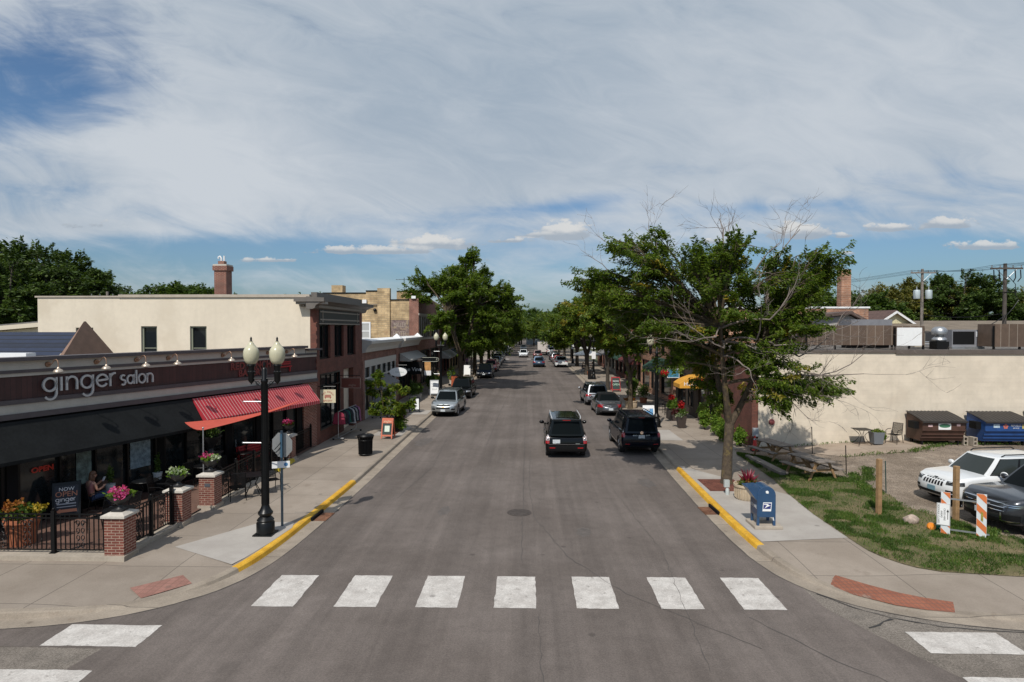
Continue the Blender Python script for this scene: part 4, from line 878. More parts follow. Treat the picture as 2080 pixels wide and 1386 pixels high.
# ---- two-storey brown brick building with white coping behind it
t = thing('brick_building', 'two storey mottled brown brick building with white coping and tall chimney behind the low roof', 'building', (11.0, 62.0, 0), R(-90)); L = 14.0
b = MB(M['brick_brown']); b.box(L - .3, .3, .1, L, 14.6, 7.55); hs = [(1 + k * 3.2, 4.6, 2.3 + k * 3.2, 6.4) for k in range(4)] + [(.6 + k * 4.4, .6, 4.4 + k * 4.4, 3.1) for k in range(3)]
wall_with_holes(b, L, .1, 7.55, hs); b.box(.3, 14.3, .1, L - .3, 14.6, 7.5); b.build('wall', t)
for h in hs: pane(t, *h, .16, fr=.09, frd=.24, out=.06, gm=M['shopglass'])
b = MB(M['white']); b.box(L - .34, .2, 7.55, L + .05, 14.7, 7.68).box(-.05, -.06, 7.551, L - .36, .35, 7.69); b.build('coping', t)
b = MB(ROOFT); b.box(.2, .35, 7.0, L - .3, 14.3, 7.2); b.build('roof', t)
awning(t, 'awning', 8.0, 13.5, 3.6, 2.8, 1.3, mat('green_canvas', (0.02, 0.06, 0.04), .8), .2, 'dark green canvas awning')
chimney('chimney', 'tall slim mottled brick chimney on the brown brick building', 24.2, 48.9, 7.2, 10.55, .72, M['brick_brown'], False)
# ---- things standing on the gravel roof
ZR = 4.92
t = thing('roof_shed', 'weathered clapboard penthouse with dark pitched roof on the gravel roof', 'shed', (21.8, 44.2, ZR))
b = MB(stripe_mat('grey_clapboard', (0.36, 0.34, 0.32), (0.19, 0.18, 0.17), .13, .015, 'z', .8, .15)); b.prism([(-2.0, 0), (2.1, 0), (2.1, 1.15), (.4, 2.05), (-2.0, 1.75)], 0, 3, 'y'); b.build('wall', t)
b = MB(mat('shed_roof_brown', (0.09, 0.06, 0.05), .8, var=.2)); b.prism([(-2.4, 1.78), (.4, 2.1), (2.9, .85), (2.9, 1.0), (.4, 2.32), (-2.4, 1.95)], -.4, 3.3, 'y'); b.build('roof', t)
def screen(x0, x1, y, z0, z1, lab, white=None, dep=1.3):
    t = thing('equipment_screen', lab, 'screen', ((x0 + x1) / 2, y, ZR)); w = x1 - x0
    b = MB(stripe_mat('brown_screen_panels', (0.12, 0.080, 0.056), (0.30, 0.25, 0.20), .43, .022, 'x', .6, .25)); b.box(-w / 2, 0, z0, w / 2, .04, z1); b.box(-w / 2, .05, z0, -w / 2 + .04, dep, z1).box(w / 2 - .04, .05, z0, w / 2, dep, z1); b.build('panel', t)
    for k in range(max(2, int(w / 1.2)) + 1):
        b = MB(M['black_matte']); b.box(-w / 2 + k * w / max(2, int(w / 1.2)) - .04, .05, 0, -w / 2 + k * w / max(2, int(w / 1.2)) + .04, .14, z1 - .1); b.build('post', t)
    if white: b = MB(M['white']); b.box(white[0], -.03, z0 - .02, white[1], .0, z1 - .08); b.build('sheet', t, label='plain white panel sheet')
screen(14.66, 19.1, 33.4, .24, 1.28, 'long brown slatted equipment screen at the roof edge, left of the white sheet'); screen(19.15, 20.6, 33.2, .24, 1.24, 'short brown equipment screen covered by a plain white sheet', (-.70, .58))
screen(13.0, 14.2, 34.5, .24, 1.25, 'small brown equipment screen half hidden by the corner tree'); screen(24.5, 28.5, 33.6, .15, 1.35, 'tall brown equipment screen at the right edge of the picture')
t = thing('roof_unit', 'plain grey roof unit rising behind the brown screen', 'roof unit', (19.3, 35.5, ZR)); b = MB(mat('roof_unit_grey', (.20, .20, .215), .6, var=.1)); b.box(-1.3, 0, .2, .95, 1.4, 1.62); b.build('casing', t); b = MB(M['black_matte']); b.box(-1.2, .1, 0, .85, 1.3, .2); b.build('kerb_base', t)
t = thing('exhaust_fan', 'silver mushroom exhaust fan on a black roof curb', 'fan', (22.0, 34.2, ZR))
b = MB(M['black_matte']); b.box(-.32, -.32, 0, .32, .32, .42); b.build('curb', t)
b = MB(M['steel']); b.lathe([(.30, .42), (.36, .5), (.34, .58), (.2, .7), (.2, .78), (.36, .8), (.38, .95), (.33, 1.1), (.2, 1.2), (.0, 1.22)], n=20); b.build('hood', t)
t = thing('roof_tank', 'small beige box with round cap beside the exhaust fan', 'roof unit', (21.2, 34.8, ZR)); b = MB(mat('beige_metal', (.38, .34, .28), .6)); b.box(-.25, -.2, .1, .3, .3, .85); b.build('casing', t); b = MB(M['steel']); b.ball((.05, 0, .92), (.2, .2, .12)); b.build('cap', t)
t = thing('roof_unit', 'grey air conditioner with louvred side and white label on the gravel roof', 'roof unit', (24.1, 35.0, ZR)); b = MB(MATS['roof_unit_grey']); b.box(-.9, 0, .12, .75, 1.2, 1.05); b.build('casing', t)
b = MB(M['black_matte']); b.box(-.85, -.02, .25, .3, 0, .95)
b.build('louvre', t); b = MB(M['white']); b.box(.40, -.02, .66, .58, 0, .95); b.build('label_plate', t); b = MB(M['steel']); b.box(-.95, -.1, 0, .8, 1.3, .12); b.build('rail', t)
t = thing('roof_duct', 'dark low duct lying across the gravel roof beside the air conditioner', 'duct', (22.7, 36.2, ZR)); b = MB(mat('duct_dark', (.05, .05, .052), .5, .3)); b.box(-.7, 0, .3, 1.0, .8, .95); b.build('duct', t); b = MB(M['steel']); b.tube([(-.7, -.2, .22), (1.1, -.2, .22)], .06); b.tube([(-.7, -.2, .35), (1.1, -.2, .35)], .04); b.build('pipe', t)
# ---- right-hand storefronts further on
plain_front(62.2, 9, 5.4, M['brick_brown'], 'low brown brick storefront right of the cafe', 1, 11.2, False, mat('maroon_canvas', (.10, .02, .02), .8))
plain_front(71.4, 10, 7.8, M['brick_dk'], 'two storey dark brick storefront beside the cafe umbrella', 1, 11.2, True, MATS['green_canvas'])
plain_front(81.6, 11, 5.2, M['stone'], 'pale grey storefront behind the cafe tables', 1, 11.2, False, CANV)
plain_front(92.8, 10, 7.4, M['brick'], 'two storey red brick storefront beyond the cafe', 1, 11.2, True)
# ---- houses and long roofs in the distance
def house(lab, x, y, w, d, h, rh, rz, wall, roof, dormers=0):
    t = thing('house', lab, 'house', (x, y, 0), R(rz)); b = MB(wall); b.prism([(-w / 2, 0), (w / 2, 0), (w / 2, h), (0, h + rh), (-w / 2, h)], 0, d, 'y'); b.build('wall', t)
    b = MB(roof); k = .35; b.prism([(-w / 2 - k, h - k * rh / (w / 2)), (0, h + rh), (w / 2 + k, h - k * rh / (w / 2)), (w / 2 + k, h - k * rh / (w / 2) + .2), (0, h + rh + .2), (-w / 2 - k, h - k * rh / (w / 2) + .2)], -.4, d + .4, 'y'); b.build('roof', t)
    b = MB(M['white']); b.prism([(-w / 2 - k, h - k * rh / (w / 2) - .15), (0, h + rh - .15), (w / 2 + k, h - k * rh / (w / 2) - .15), (w / 2 + k, h - k * rh / (w / 2) + .1), (0, h + rh + .1), (-w / 2 - k, h - k * rh / (w / 2) + .1)], -.5, -.41, 'y'); b.build('bargeboard', t)
    for s in (-1, 1):
        f = MB(M['white']); f.box(s * w * .24 - .6, -.06, h * .45, s * w * .24 + .6, 0, h * .45 + 1.5); f = f.build('window', t); g = MB(M['glass']); g.box(s * w * .24 - .45, -.08, h * .45 + .15, s * w * .24 + .45, -.06, h * .45 + 1.35); g.build('pane', f)
    return t
YEL = stripe_mat('pale_yellow_siding', (0.66, 0.60, 0.38), (0.45, 0.41, 0.26), .2, .02, 'z', .8, .05); BRR = mat('brown_shingles', (0.10, 0.06, 0.05), .9, var=.25, vs=3)
house('pale yellow gabled house with white bargeboards behind the cream corner building', 40.1, 70, 6.4, 9, 5.9, 1.95, 8, YEL, BRR)
house('brown shingled house roof left of the yellow gable', 38.6, 74, 8, 9, 5.4, 2.1, 78, YEL, BRR)
GRH = mat('grey_house_siding', (.20, .21, .22), .8); DKR = mat('dark_shingles', (.045, .045, .05), .9, var=.3)
house('dark grey house with pale gable beyond the long brown roof', 63.5, 98, 6, 9, 5.2, 2.3, 0, mat('tan_gable', (.42, .33, .25), .8), DKR)
house('small grey house with white dormer left of the tan gable', 57.5, 99, 4.5, 9, 5.0, 1.4, 0, GRH, DKR); house('small grey house with white dormer right of the tan gable', 70.0, 97, 4.5, 9, 5.0, 1.4, 0, GRH, DKR)
t = thing('long_building', 'long low building with brown gravel roof behind the corner building', 'building', (46, 62, 0)); b = MB(mat('long_wall', (.33, .30, .26), .8)); b.box(-9, 0, 0, 16, 10, 5.4); b.build('wall', t); b = MB(mat('long_brown_roof', (.17, .135, .10), .95, var=.2, vs=1)); b.add([(-9.4, -.4, 5.4), (16.4, -.4, 5.4), (16.4, 10.4, 6.9), (-9.4, 10.4, 6.9)], [(0, 1, 2, 3)]); b.build('roof', t)
house('small grey house closing the far end of the street', 3.4, 232, 9, 8, 4.2, 2.4, 0, mat('pale_blue_siding', (.42, .46, .50), .8), DKR)
house('white house among trees left of the street end', -14, 178, 9, 9, 4.6, 2.4, 20, M['white'], DKR); house('white house among trees right of the street end', 17, 186, 9, 9, 4.6, 2.4, -15, M['white'], DKR)
# ---- utility poles and wires
def pole(x, y, h, lab, arms, trans=0, rz=0.0, wood=None):
    t = thing('utility_pole', lab, 'utility pole', (x, y, 0), rz); b = MB(wood or M['wood']); b.tube([(0, 0, 0), (0, 0, h)], [.17, .12], 8); b.build('pole', t)
    for z, w in arms:
        b = MB(wood or M['wood']); b.box(-w / 2, -.2, z, w / 2, -.1, z + .12); b.build('crossarm', t)
        b = MB(M['steel']); b.tube([(-w * .32, -.16, z), (0, -.16, z - .75)], .025, 4); b.tube([(w * .32, -.16, z), (0, -.16, z - .75)], .025, 4)
        for k in (-.46, -.2, .2, .46): b.lathe([(.03, .12), (.05, .17), (.03, .22), (.05, .27), (.01, .3)], (k * w, -.15, z), 6)
        b.build('insulators', t)
    for s in ((-1, 1) if trans else ()):
        c = MB(mat('transformer_grey', (.46, .52, .53), .45, .1)); c.lathe([(.0, -.8), (.28, -.8), (.30, -.75), (.30, 0), (.27, .06), (0, .1)], (s * .58, -.1, trans), 14); c = c.build('transformer', t); q = MB(M['steel']); q.lathe([(.04, .08), (.06, .2), (.03, .3), (.02, .45)], (s * .58, -.1, trans), 6); q.build('bushing', c)
    return t
pole(38.8, 63, 11.9, 'wooden utility pole with two grey transformers above the corner building', [(11.45, 2.4)], 9.75); tp2 = pole(36.4, 49, 11.0, 'dark wooden utility pole with hanging switch gear near the right edge', [(10.55, 2.4)], 0, 0, mat('dark_pole_wood', (.075, .062, .052), .85, var=.3))
b = MB(M['black']); b.tube([(.1, -.2, 10.0), (.6, -.25, 9.4), (.65, -.2, 8.6), (.9, -.2, 8.2), (.5, -.2, 7.6), (.15, -.1, 7.1)], .025, 5)
for k in (-1.0, -.6, .6, 1.0): b.tube([(k, -.2, 10.5), (k, -.25, 9.9), (k * .8, -.2, 9.6)], .04, 5)
b.tube([(-.7, -.15, 8.8), (.8, -.15, 8.8)], .03, 4); b.build('switch_gear', tp2)
pole(-42.5, 62, 9.75, 'wooden utility pole top with crossarm behind the cream wall', [(9.2, 3.3)])
def wire(a, c, sag, lab, r=.012):
    a = Vector(a); c = Vector(c); b = MB(M['black_matte']); b.tube([tuple(a.lerp(c, i / 14) - Vector((0, 0, sag * 4 * (i / 14) * (1 - i / 14)))) for i in range(15)], r, 4); b.build('overhead_wire', label=lab, cat='wire', group='wires between the utility poles')
for k, (dx_, z) in enumerate(((-1.1, 11.75), (-.45, 11.75), (.45, 11.75), (1.1, 11.75))):
    wire((38.8 + dx_, 62.85, z), (36.4 + dx_, 48.85, z - .9), .25, 'thin overhead wire between the two right hand utility poles'); wire((36.4 + dx_, 48.85, z - .9), (36 + dx_, 10, z - .5), .5, 'thin overhead wire running from the switch gear pole towards the right edge')
    wire((38.8 + dx_, 62.85, z), (28 + dx_, 120, z + .6), .7, 'thin overhead wire running from the transformer pole towards the far trees')
wire((38.8, 62.85, 8.6), (24.5, 49, 9.6), .5, 'service wire from the transformer pole to the brick chimney'); wire((38.8, 62.8, 7.4), (36.4, 48.9, 7.2), .3, 'low cable between the two right hand utility poles', .03); wire((36.4, 48.8, 7.1), (24.3, 36, 5.6), .2, 'low cable from the switch gear pole down to the gravel roof', .03)
# ================================================================ trees
LOCUST = leaf_mat('locust_leaves', [(0.052, 0.092, 0.013), (0.082, 0.134, 0.017), (0.120, 0.175, 0.022), (0.094, 0.148, 0.020), (0.165, 0.205, 0.030)], .45, .45)
LOCUST2 = leaf_mat('light_locust_leaves', [(0.062, 0.108, 0.014), (0.092, 0.150, 0.018), (0.130, 0.190, 0.024), (0.115, 0.165, 0.022), (0.22, 0.21, 0.024)], .45, .38)
DARKL = leaf_mat('dark_leaves', [(0.038, 0.068, 0.016), (0.058, 0.096, 0.020), (0.086, 0.128, 0.027)], .5, .22)
OLIVE = leaf_mat('olive_leaves', [(0.090, 0.102, 0.024), (0.143, 0.143, 0.033), (0.195, 0.173, 0.042)], .5, .28)
MIDL = leaf_mat('mid_green_leaves', [(0.046, 0.082, 0.016), (0.070, 0.118, 0.020), (0.100, 0.152, 0.028)], .5, .28)
YELL = leaf_mat('yellow_leaves', [(0.24, 0.19, 0.02), (0.33, 0.25, 0.03), (0.16, 0.17, 0.03)], .5, .35)
def curve3(a, b, c, n=7):
    a, b, c = Vector(a), Vector(b), Vector(c)
    return [a * (1 - t) ** 2 + b * 2 * t * (1 - t) + c * t * t for t in [i / n for i in range(n + 1)]]
def spray_leaves(segs, rng, per, L, Wd, flat, droop):
    """leaves set along twigs: segs = (a, b) end points"""
    P = []; D = []; N = []
    for a, b in segs:
        a = np.array(a); b = np.array(b); ax = b - a; ln = np.linalg.norm(ax) + 1e-6; ax = ax / ln
        u = .12 + .95 * rng.rand(per) ** .8
        side = np.cross(ax, [0, 0, 1.0]); side /= np.linalg.norm(side) + 1e-6
        s = rng.choice([-1, 1], per); w = rng.uniform(.25, 1.0, per) * flat * (1.05 - .55 * u)
        p = a + ax * (u * ln)[:, None] + side * (s * w)[:, None]; p[:, 2] += rng.normal(0, flat * .22, per) - droop * w * 1.0
        d = ax * .6 + side * s[:, None] * rng.uniform(.6, 1.2, per)[:, None] + rng.normal(0, .35, (per, 3)); d[:, 2] -= droop * rng.uniform(.3, 1.4, per)
        n = np.array([0, 0, 1.0]) + rng.normal(0, .55, (per, 3))
        P.append(p); D.append(d); N.append(n)
    P = np.concatenate(P); D = np.concatenate(D); N = np.concatenate(N); k = len(P)
    return P, D, N, L * rng.uniform(.7, 1.3, k), Wd * rng.uniform(.7, 1.3, k)
def bare(b, p, d, ln, r, depth, rng, wild=.5):
    pts = [p]; dd = d.normalized(); n = 4
    for i in range(n):
        dd = (dd + Vector(rng.normal(0, wild * .38, 3)) + Vector((0, 0, .05))).normalized(); pts.append(pts[-1] + dd * (ln / n))
    b.tube(pts, [r * (1 - .62 * i / n) for i in range(n + 1)], 4 if depth < 2 else 5, False)
    if depth > 0:
        for k in range(3 if depth > 1 else 3):
            i = rng.randint(1, n + 1); q = (dd + Vector(rng.normal(0, wild, 3))).normalized()
            bare(b, pts[i], q, ln * rng.uniform(.45, .75), max(.005, r * (1 - .6 * i / n) * .62), depth - 1, rng, wild)
def tree(name, lab, base, clusters, fork, tr, leafm, seed, sub=7, per=60, L=.24, Wd=.08, flat=.34, droop=.35, twig=1.0, barkm=None, limb=.07, lean=(0, 0), group=None, accent=0.0, bares=(), cat='tree', accm=None, forks=3):
    """tapered trunk forking into limbs; each limb ends in a cluster of leafy twigs. clusters: (x, y, z, radius) from the base"""
    rng = np.random.RandomState(seed); t = thing(name, lab, cat, base, 0, group); barkm = barkm or M['bark']
    fk = Vector((lean[0], lean[1], fork))
    b = MB(barkm); pr = [Vector((0, 0, -.1)), Vector((0, 0, .12)), Vector((lean[0] * .2, lean[1] * .2, fork * .35)), Vector((lean[0] * .6, lean[1] * .6, fork * .7)), fk]
    b.tube(pr, [tr * 1.5, tr * 1.12, tr, tr * .92, tr * .95], 10)
    tops = []
    for k in range(forks):
        a = 2 * math.pi * (k + rng.uniform(-.2, .2)) / forks; h = max(c[2] for c in clusters)
        e = Vector((fk.x + math.cos(a) * h * .13, fk.y + math.sin(a) * h * .13, fork + (h - fork) * rng.uniform(.42, .62)))
        pts = curve3(fk - Vector((0, 0, .15)), fk + (e - fk) * .5 + Vector((math.cos(a) * .25, math.sin(a) * .25, 0)), e); b.tube(pts, [tr * .72 * (1 - .55 * i / 7) for i in range(8)], 8); tops.append(pts)
    segs = []
    for c in clusters:
        C = Vector(c[:3]); best = None
        for pts in tops:
            for i, p in enumerate(pts):
                dist = (C - p).length + .6 * max(0, p.z - C.z + .3)
                if best is None or dist < best[0]: best = (dist, p, i)
        p0 = best[1]; mid = (p0 + C) / 2 + Vector((rng.normal(0, .2), rng.normal(0, .2), .12 * (C - p0).length)); path = curve3(p0, mid, C, 6)
        r0 = min(tr * .45, limb * (1 + .1 * (C - p0).length)); b.tube(path, [r0 * (1 - .72 * i / 6) for i in range(7)], 6)
        rad = c[3]
        for k in range(sub):
            q = path[rng.randint(3, 7)]; o = Vector(rng.normal(0, 1, 3)); o.z = o.z * .55 + .1; o.normalize(); out = (C - Vector((fk.x, fk.y, C.z))); out = out.normalized() if out.length > .1 else Vector((0, 0, 1))
            e = C + (o * .9 + out * .35) * rad * rng.uniform(.45, 1.05) * twig; e.z -= droop * .25 * rad
            b.tube([q, q.lerp(e, .5) + Vector((0, 0, .08 * rad)), e], [r0 * .3, r0 * .2, .006], 4, False)
            segs.append((tuple(q.lerp(e, .25)), tuple(e)))
    b.build('trunk', t, fix=False)
    P, D, N, Ls, Ws = spray_leaves(segs, rng, per, L, Wd, flat, droop)
    ms = [leafm, accm or YELL]; ids = np.zeros(len(P), int)
    if accent:
        k = rng.randint(0, len(segs), max(1, int(len(segs) * accent)))
        for s_ in k: ids[s_ * per:(s_ + 1) * per] = 1
    leaf_mesh('crown', P, D, N, Ls, Ws, ms, t, mi=ids)
    if bares:
        q = MB(M['twig'])
        for (p, e, ln, r, dep) in bares:
            p = Vector(p); e = Vector(e)
            st = min((x for pts in tops for x in pts), key=lambda x: (x - p).length)
            q.tube(curve3(st, (st + p) / 2 + Vector((0, 0, .25)), p, 5), [r * 1.5] * 2 + [r * 1.3] * 2 + [r] * 2, 5)
            bare(q, p, e, ln, r, dep, rng)
        q.build('bare_branches', t, label='bare grey dead branches', fix=False)
    return t
# ---- the corner honey locust
TX, TY = 7.5, 23.9
cl = [(2.75, 8.2, .8), (3.5, 9.15, .75), (4.1, 8.1, .9), (3.3, 7.2, .7), (4.75, 9.3, .7), (5.1, 7.3, .9), (4.3, 6.5, .8), (5.7, 8.5, .8), (6.6, 9.0, .7), (7.4, 9.2, .6), (7.7, 8.2, .8), (6.6, 7.5, .9),
      (8.7, 8.0, .8), (9.6, 8.5, .8), (10.4, 8.8, .75), (11.5, 8.15, .6), (10.5, 7.7, .8), (9.5, 7.3, .85), (8.2, 7.0, .9), (7.2, 6.4, .9), (6.1, 6.0, .9), (5.4, 5.6, .85), (8.9, 6.1, .9), (9.7, 5.6, .8), (8.1, 5.3, .9),
      (7.1, 5.0, .85), (9.3, 4.6, .8), (10.2, 4.0, .6), (11.4, 3.75, .45), (8.4, 4.2, .75), (7.2, 4.0, .7), (9.6, 6.6, .8), (10.6, 6.2, .5), (6.9, 8.2, .7), (5.9, 6.9, .8), (7.9, 6.2, .8), (8.8, 3.5, .55)]
rg = np.random.RandomState(3)
SIL = [(2.2, 7.9), (3.1, 9.6), (4.6, 9.9), (6.0, 9.1), (7.2, 9.7), (8.4, 9.4), (9.2, 8.9), (10.3, 9.3), (11.3, 8.9), (12.1, 8.2), (11.0, 7.5), (10.2, 7.0), (10.4, 5.8), (10.2, 4.7), (12.2, 3.9), (11.0, 3.2), (9.4, 3.5), (9.0, 2.9), (8.0, 3.1), (7.5, 3.1), (6.9, 4.4), (5.0, 4.8), (4.4, 5.5), (3.7, 6.5), (2.7, 6.9)]
def inside(x, z):
    c = False
    for (x0, z0), (x1, z1) in zip(SIL, SIL[1:] + SIL[:1]):
        if (z0 > z) != (z1 > z) and x < (x1 - x0) * (z - z0) / (z1 - z0) + x0: c = not c
    return c
GAPS = [(5.25, 7.55, .55), (9.0, 7.85, .5), (6.1, 8.0, .3), (10.2, 6.6, .5), (10.9, 5.2, .7), (3.9, 7.55, .3)]
while len(cl) < 124:
    x, z = rg.uniform(2, 12.3), rg.uniform(2.8, 9.8)
    if inside(x, z) and not any((x - g[0]) ** 2 + (z - g[1]) ** 2 < g[2] ** 2 for g in GAPS): cl.append((x, z, rg.uniform(.55, .85)))
cl = [(x if x < 9 else 9 + (x - 9) * .86, z, r) if z > 5 else (x, z, r) for x, z, r in cl]
cl = [(x - TX, rg.uniform(-2.3, 2.3) * (1 - abs(x - TX) / 9), z - .15, r) for x, z, r in cl]
br = [((-.3, -.5, 6.4), (-.25, -.2, 1), 1.9, .035, 3), ((.6, -.3, 7.4), (.15, -.1, 1), 2.0, .035, 3), ((.2, .3, 7.9), (-.1, .1, 1), 1.9, .03, 3), ((-2.3, .2, 8.2), (-.5, 0, 1), 1.5, .025, 3), ((-4.2, .2, 7.9), (-.8, 0, .5), 1.4, .02, 2),
      ((-.6, -1.6, 5.2), (-1, -.3, .1), 1.9, .028, 3), ((.5, -1.9, 5.1), (.9, -.4, .1), 2.0, .028, 3), ((-.1, -2.1, 4.6), (.1, -1, -.1), 1.4, .025, 3), ((1.6, -1.5, 4.5), (1, -.2, .05), 2.6, .032, 3), ((2.4, -1.0, 4.2), (1, -.1, -.1), 2.4, .03, 3), ((1.3, -1.2, 4.0), (.8, -.2, -.6), 1.7, .022, 3), ((3.1, -.6, 5.6), (1, 0, .5), 1.8, .025, 3),
      ((-1.8, -1.2, 5.6), (-1, -.1, .35), 1.6, .022, 3), ((2.2, .5, 3.6), (.7, -.2, -.75), 1.5, .018, 3), ((.9, -1.8, 6.2), (.5, -.4, .8), 1.9, .028, 3),
      ((-1.0, -1.9, 5.6), (-1, -.2, .0), 1.8, .028, 3), ((.3, -2.2, 5.5), (.2, -.5, .6), 1.7, .026, 3), ((1.0, -2.0, 5.3), (1, -.2, .25), 2.0, .028, 3), ((-.2, .1, 8.4), (.05, 0, 1), 1.8, .034, 3), ((1.5, -.2, 7.9), (.6, 0, 1), 2.2, .034, 3), ((-2.8, .1, 8.9), (-.3, 0, 1), 1.2, .02, 2), ((-3.9, -.3, 8.8), (-.9, 0, .35), 1.2, .02, 2), ((2.0, -1.6, 4.9), (1, -.3, .2), 2.2, .026, 3), ((1.7, -1.4, 3.7), (1, -.2, -.3), 2.0, .022, 3)]
tree('honey_locust_tree', 'large honey locust behind the mailbox with feathery leaves and many bare grey branches', (TX, TY, .15), cl, 2.35, .185, LOCUST, 11, sub=10, per=96, L=.165, Wd=.055, flat=.26, droop=.55, limb=.045, twig=1.25, lean=(.12, .05), accent=.035, bares=br)

def blobs(rx, ry, z0, z1, n, seed, r=1.1, top=.75):
    """cluster centres spread through an uneven egg-shaped crown"""
    rng = np.random.RandomState(seed); o = []
    while len(o) < n:
        v = rng.normal(0, 1, 3); v /= np.linalg.norm(v); s = rng.uniform(.55, 1.0) ** .6; zz = v[2] * s
        w = 1.0 if zz < 0 else (1 - (1 - top) * zz)
        o.append((v[0] * s * rx * w, v[1] * s * ry * w, (z0 + z1) / 2 + zz * (z1 - z0) / 2, r * rng.uniform(.75, 1.25)))
    return o
tree('honey_locust_tree', 'tall dense green street tree rising highest on the left pavement', (-6.75, 61.5, .15), [c for c in blobs(5.3, 4.8, 3.6, 12.2, 74, 4, 1.35) if c[0] > -1.4 or c[2] > 8.3 + .25 * max(0, -c[0] - 3)] + [(.4, 0, 12.7, 1.1), (-3.9, 0, 10.8, 1.3), (-4.9, 0, 9.4, 1.1), (4.4, 0, 8.4, 1.2), (5.0, .5, 7.6, 1.0), (.9, 0, 13.2, .8)], 3.2, .24, LOCUST, 21, sub=12, per=100, L=.31, Wd=.115, flat=.5, droop=.3, twig=1.1)
tree('honey_locust_tree', 'second dense green street tree on the left pavement, just behind the tallest one', (-6.9, 79, .15), blobs(5.6, 5, 3.2, 10.6, 46, 5, 1.5), 3.0, .24, LOCUST, 22, sub=11, per=80, L=.4, Wd=.15, flat=.6)
tree('honey_locust_tree', 'light green street tree with yellow leaf tips behind the corner locust', (7.4, 46.0, .15), blobs(4.3, 4.0, 4.3, 8.9, 46, 6, 1.1) + [(-4.3, 0, 6.5, 1.0), (-3.8, 0, 7.6, 1.0), (-1.5, -1, 8.6, .9)], 2.6, .17, LOCUST2, 23, sub=12, per=100, L=.24, Wd=.09, flat=.42, accent=.06)
tree('honey_locust_tree', 'yellow green street tree beside the cafe umbrella', (7.3, 79.5, .15), blobs(4.4, 4.2, 4.9, 10.0, 40, 7, 1.2), 2.6, .3, LOCUST2, 24, sub=11, per=80, L=.36, Wd=.14, flat=.55, accent=.07, barkm=M['bark_dark'])
tree('honey_locust_tree', 'light green street tree between the two nearest right hand street trees', (7.5, 60.0, .15), blobs(3.6, 3.6, 5.2, 9.2, 34, 8, 1.0), 2.8, .18, LOCUST2, 25, sub=11, per=80, L=.3, Wd=.11, flat=.5, accent=.05, barkm=M['bark_dark'])
# prototypes for the far trees; every copy is its own tree
PR = {}
for key, lm, rx, z0, z1, n, L, per in (('far', MIDL, 5.2, 2.6, 10.0, 44, .44, 62), ('dark', DARKL, 5.6, 1.5, 13.0, 62, .40, 80), ('olive', OLIVE, 5.6, 1.0, 12.6, 60, .42, 72), ('light', LOCUST2, 5.0, 2.8, 9.6, 42, .44, 62)):
    PR[key] = [lm, rx, z0, z1, n, L, per, None]
def far_tree(key, x, y, s, rz, lab, group):
    p = PR[key]
    if p[7] is None:
        p[7] = tree('deciduous_tree', lab, (x, y, 0), blobs(p[1], p[1], p[2], p[3], p[4], hash(key) % 7 + 30, 1.7), max(1.5, p[2]), .3, p[0], 40 + p[4], sub=9, per=p[6], L=p[5], Wd=p[5] * .42, flat=.72, droop=.2, barkm=M['bark_dark'], group=group)
        p[7].scale = (s,) * 3; p[7].rotation_euler = (0, 0, rz); return p[7]
    return put(p[7], (x, y, 0), rz, lab, group, s)
ORD = ['first', 'second', 'third', 'fourth', 'fifth', 'sixth', 'seventh', 'eighth', 'ninth', 'tenth', 'eleventh', 'twelfth', 'thirteenth', 'fourteenth', 'fifteenth', 'sixteenth']
def fx(px, Y):
    a = (px - 1040) / 1271; return (a * .99962 - .02754) / (.99962 + a * .02754) * Y
for i, (px, y, s, k) in enumerate(((-35, 58, .98, 'dark'), (12, 57, .95, 'dark'), (62, 66, 1.14, 'dark'), (112, 72, 1.13, 'dark'), (150, 70, .98, 'dark'), (190, 78, 1.0, 'dark'), (222, 100, .98, 'dark'))):
    far_tree(k, fx(px, y), y, s, i * 1.3, ORD[i] + ' from the left of the tall dark trees behind the cream wall', 'dark trees behind the cream wall')
for i, (px, y, s) in enumerate(((252, 112, 1.22), (292, 118, 1.27), (332, 110, 1.36), (372, 114, 1.38), (408, 112, 1.36), (432, 118, 1.25), (618, 120, 1.24), (655, 126, 1.18), (690, 124, 1.2))):
    far_tree('far', fx(px, y), y, s, i * 1.9 + .4, ORD[i] + ' from the left of the mid green trees beyond the left roofs', 'mid green trees beyond the left roofs')
for i, (px, y, s, k) in enumerate(((1630, 92, 1.12, 'far'), (1672, 96, 1.13, 'far'), (1752, 96, 1.12, 'far'), (1802, 100, 1.0, 'olive'), (1845, 104, 1.12, 'olive'), (1893, 102, 1.10, 'olive'), (1950, 98, 1.10, 'dark'), (1998, 100, 1.06, 'dark'), (2068, 104, 1.02, 'far'), (2110, 98, .98, 'olive'))):
    far_tree(k, fx(px, y), y, s, i * 2.1, ORD[i] + ' from the left of the trees beyond the gravel roof', 'trees beyond the gravel roof')
for i, (x, y, s, k) in enumerate(((-7.2, 94, .95, 'light'), (-7.0, 108, .90, 'far'), (-6.5, 136, .98, 'light'), (-6.0, 150, 1.0, 'far'), (-6.0, 166, 1.05, 'far'), (-4.5, 184, 1.0, 'light'), (-12, 205, 1.2, 'far'), (-3.5, 222, 1.15, 'far'))):
    far_tree(k, x, y, s, i * 1.7, ORD[i] + ' tree back along the left kerb beyond the two big ones', 'far street trees on the left kerb')
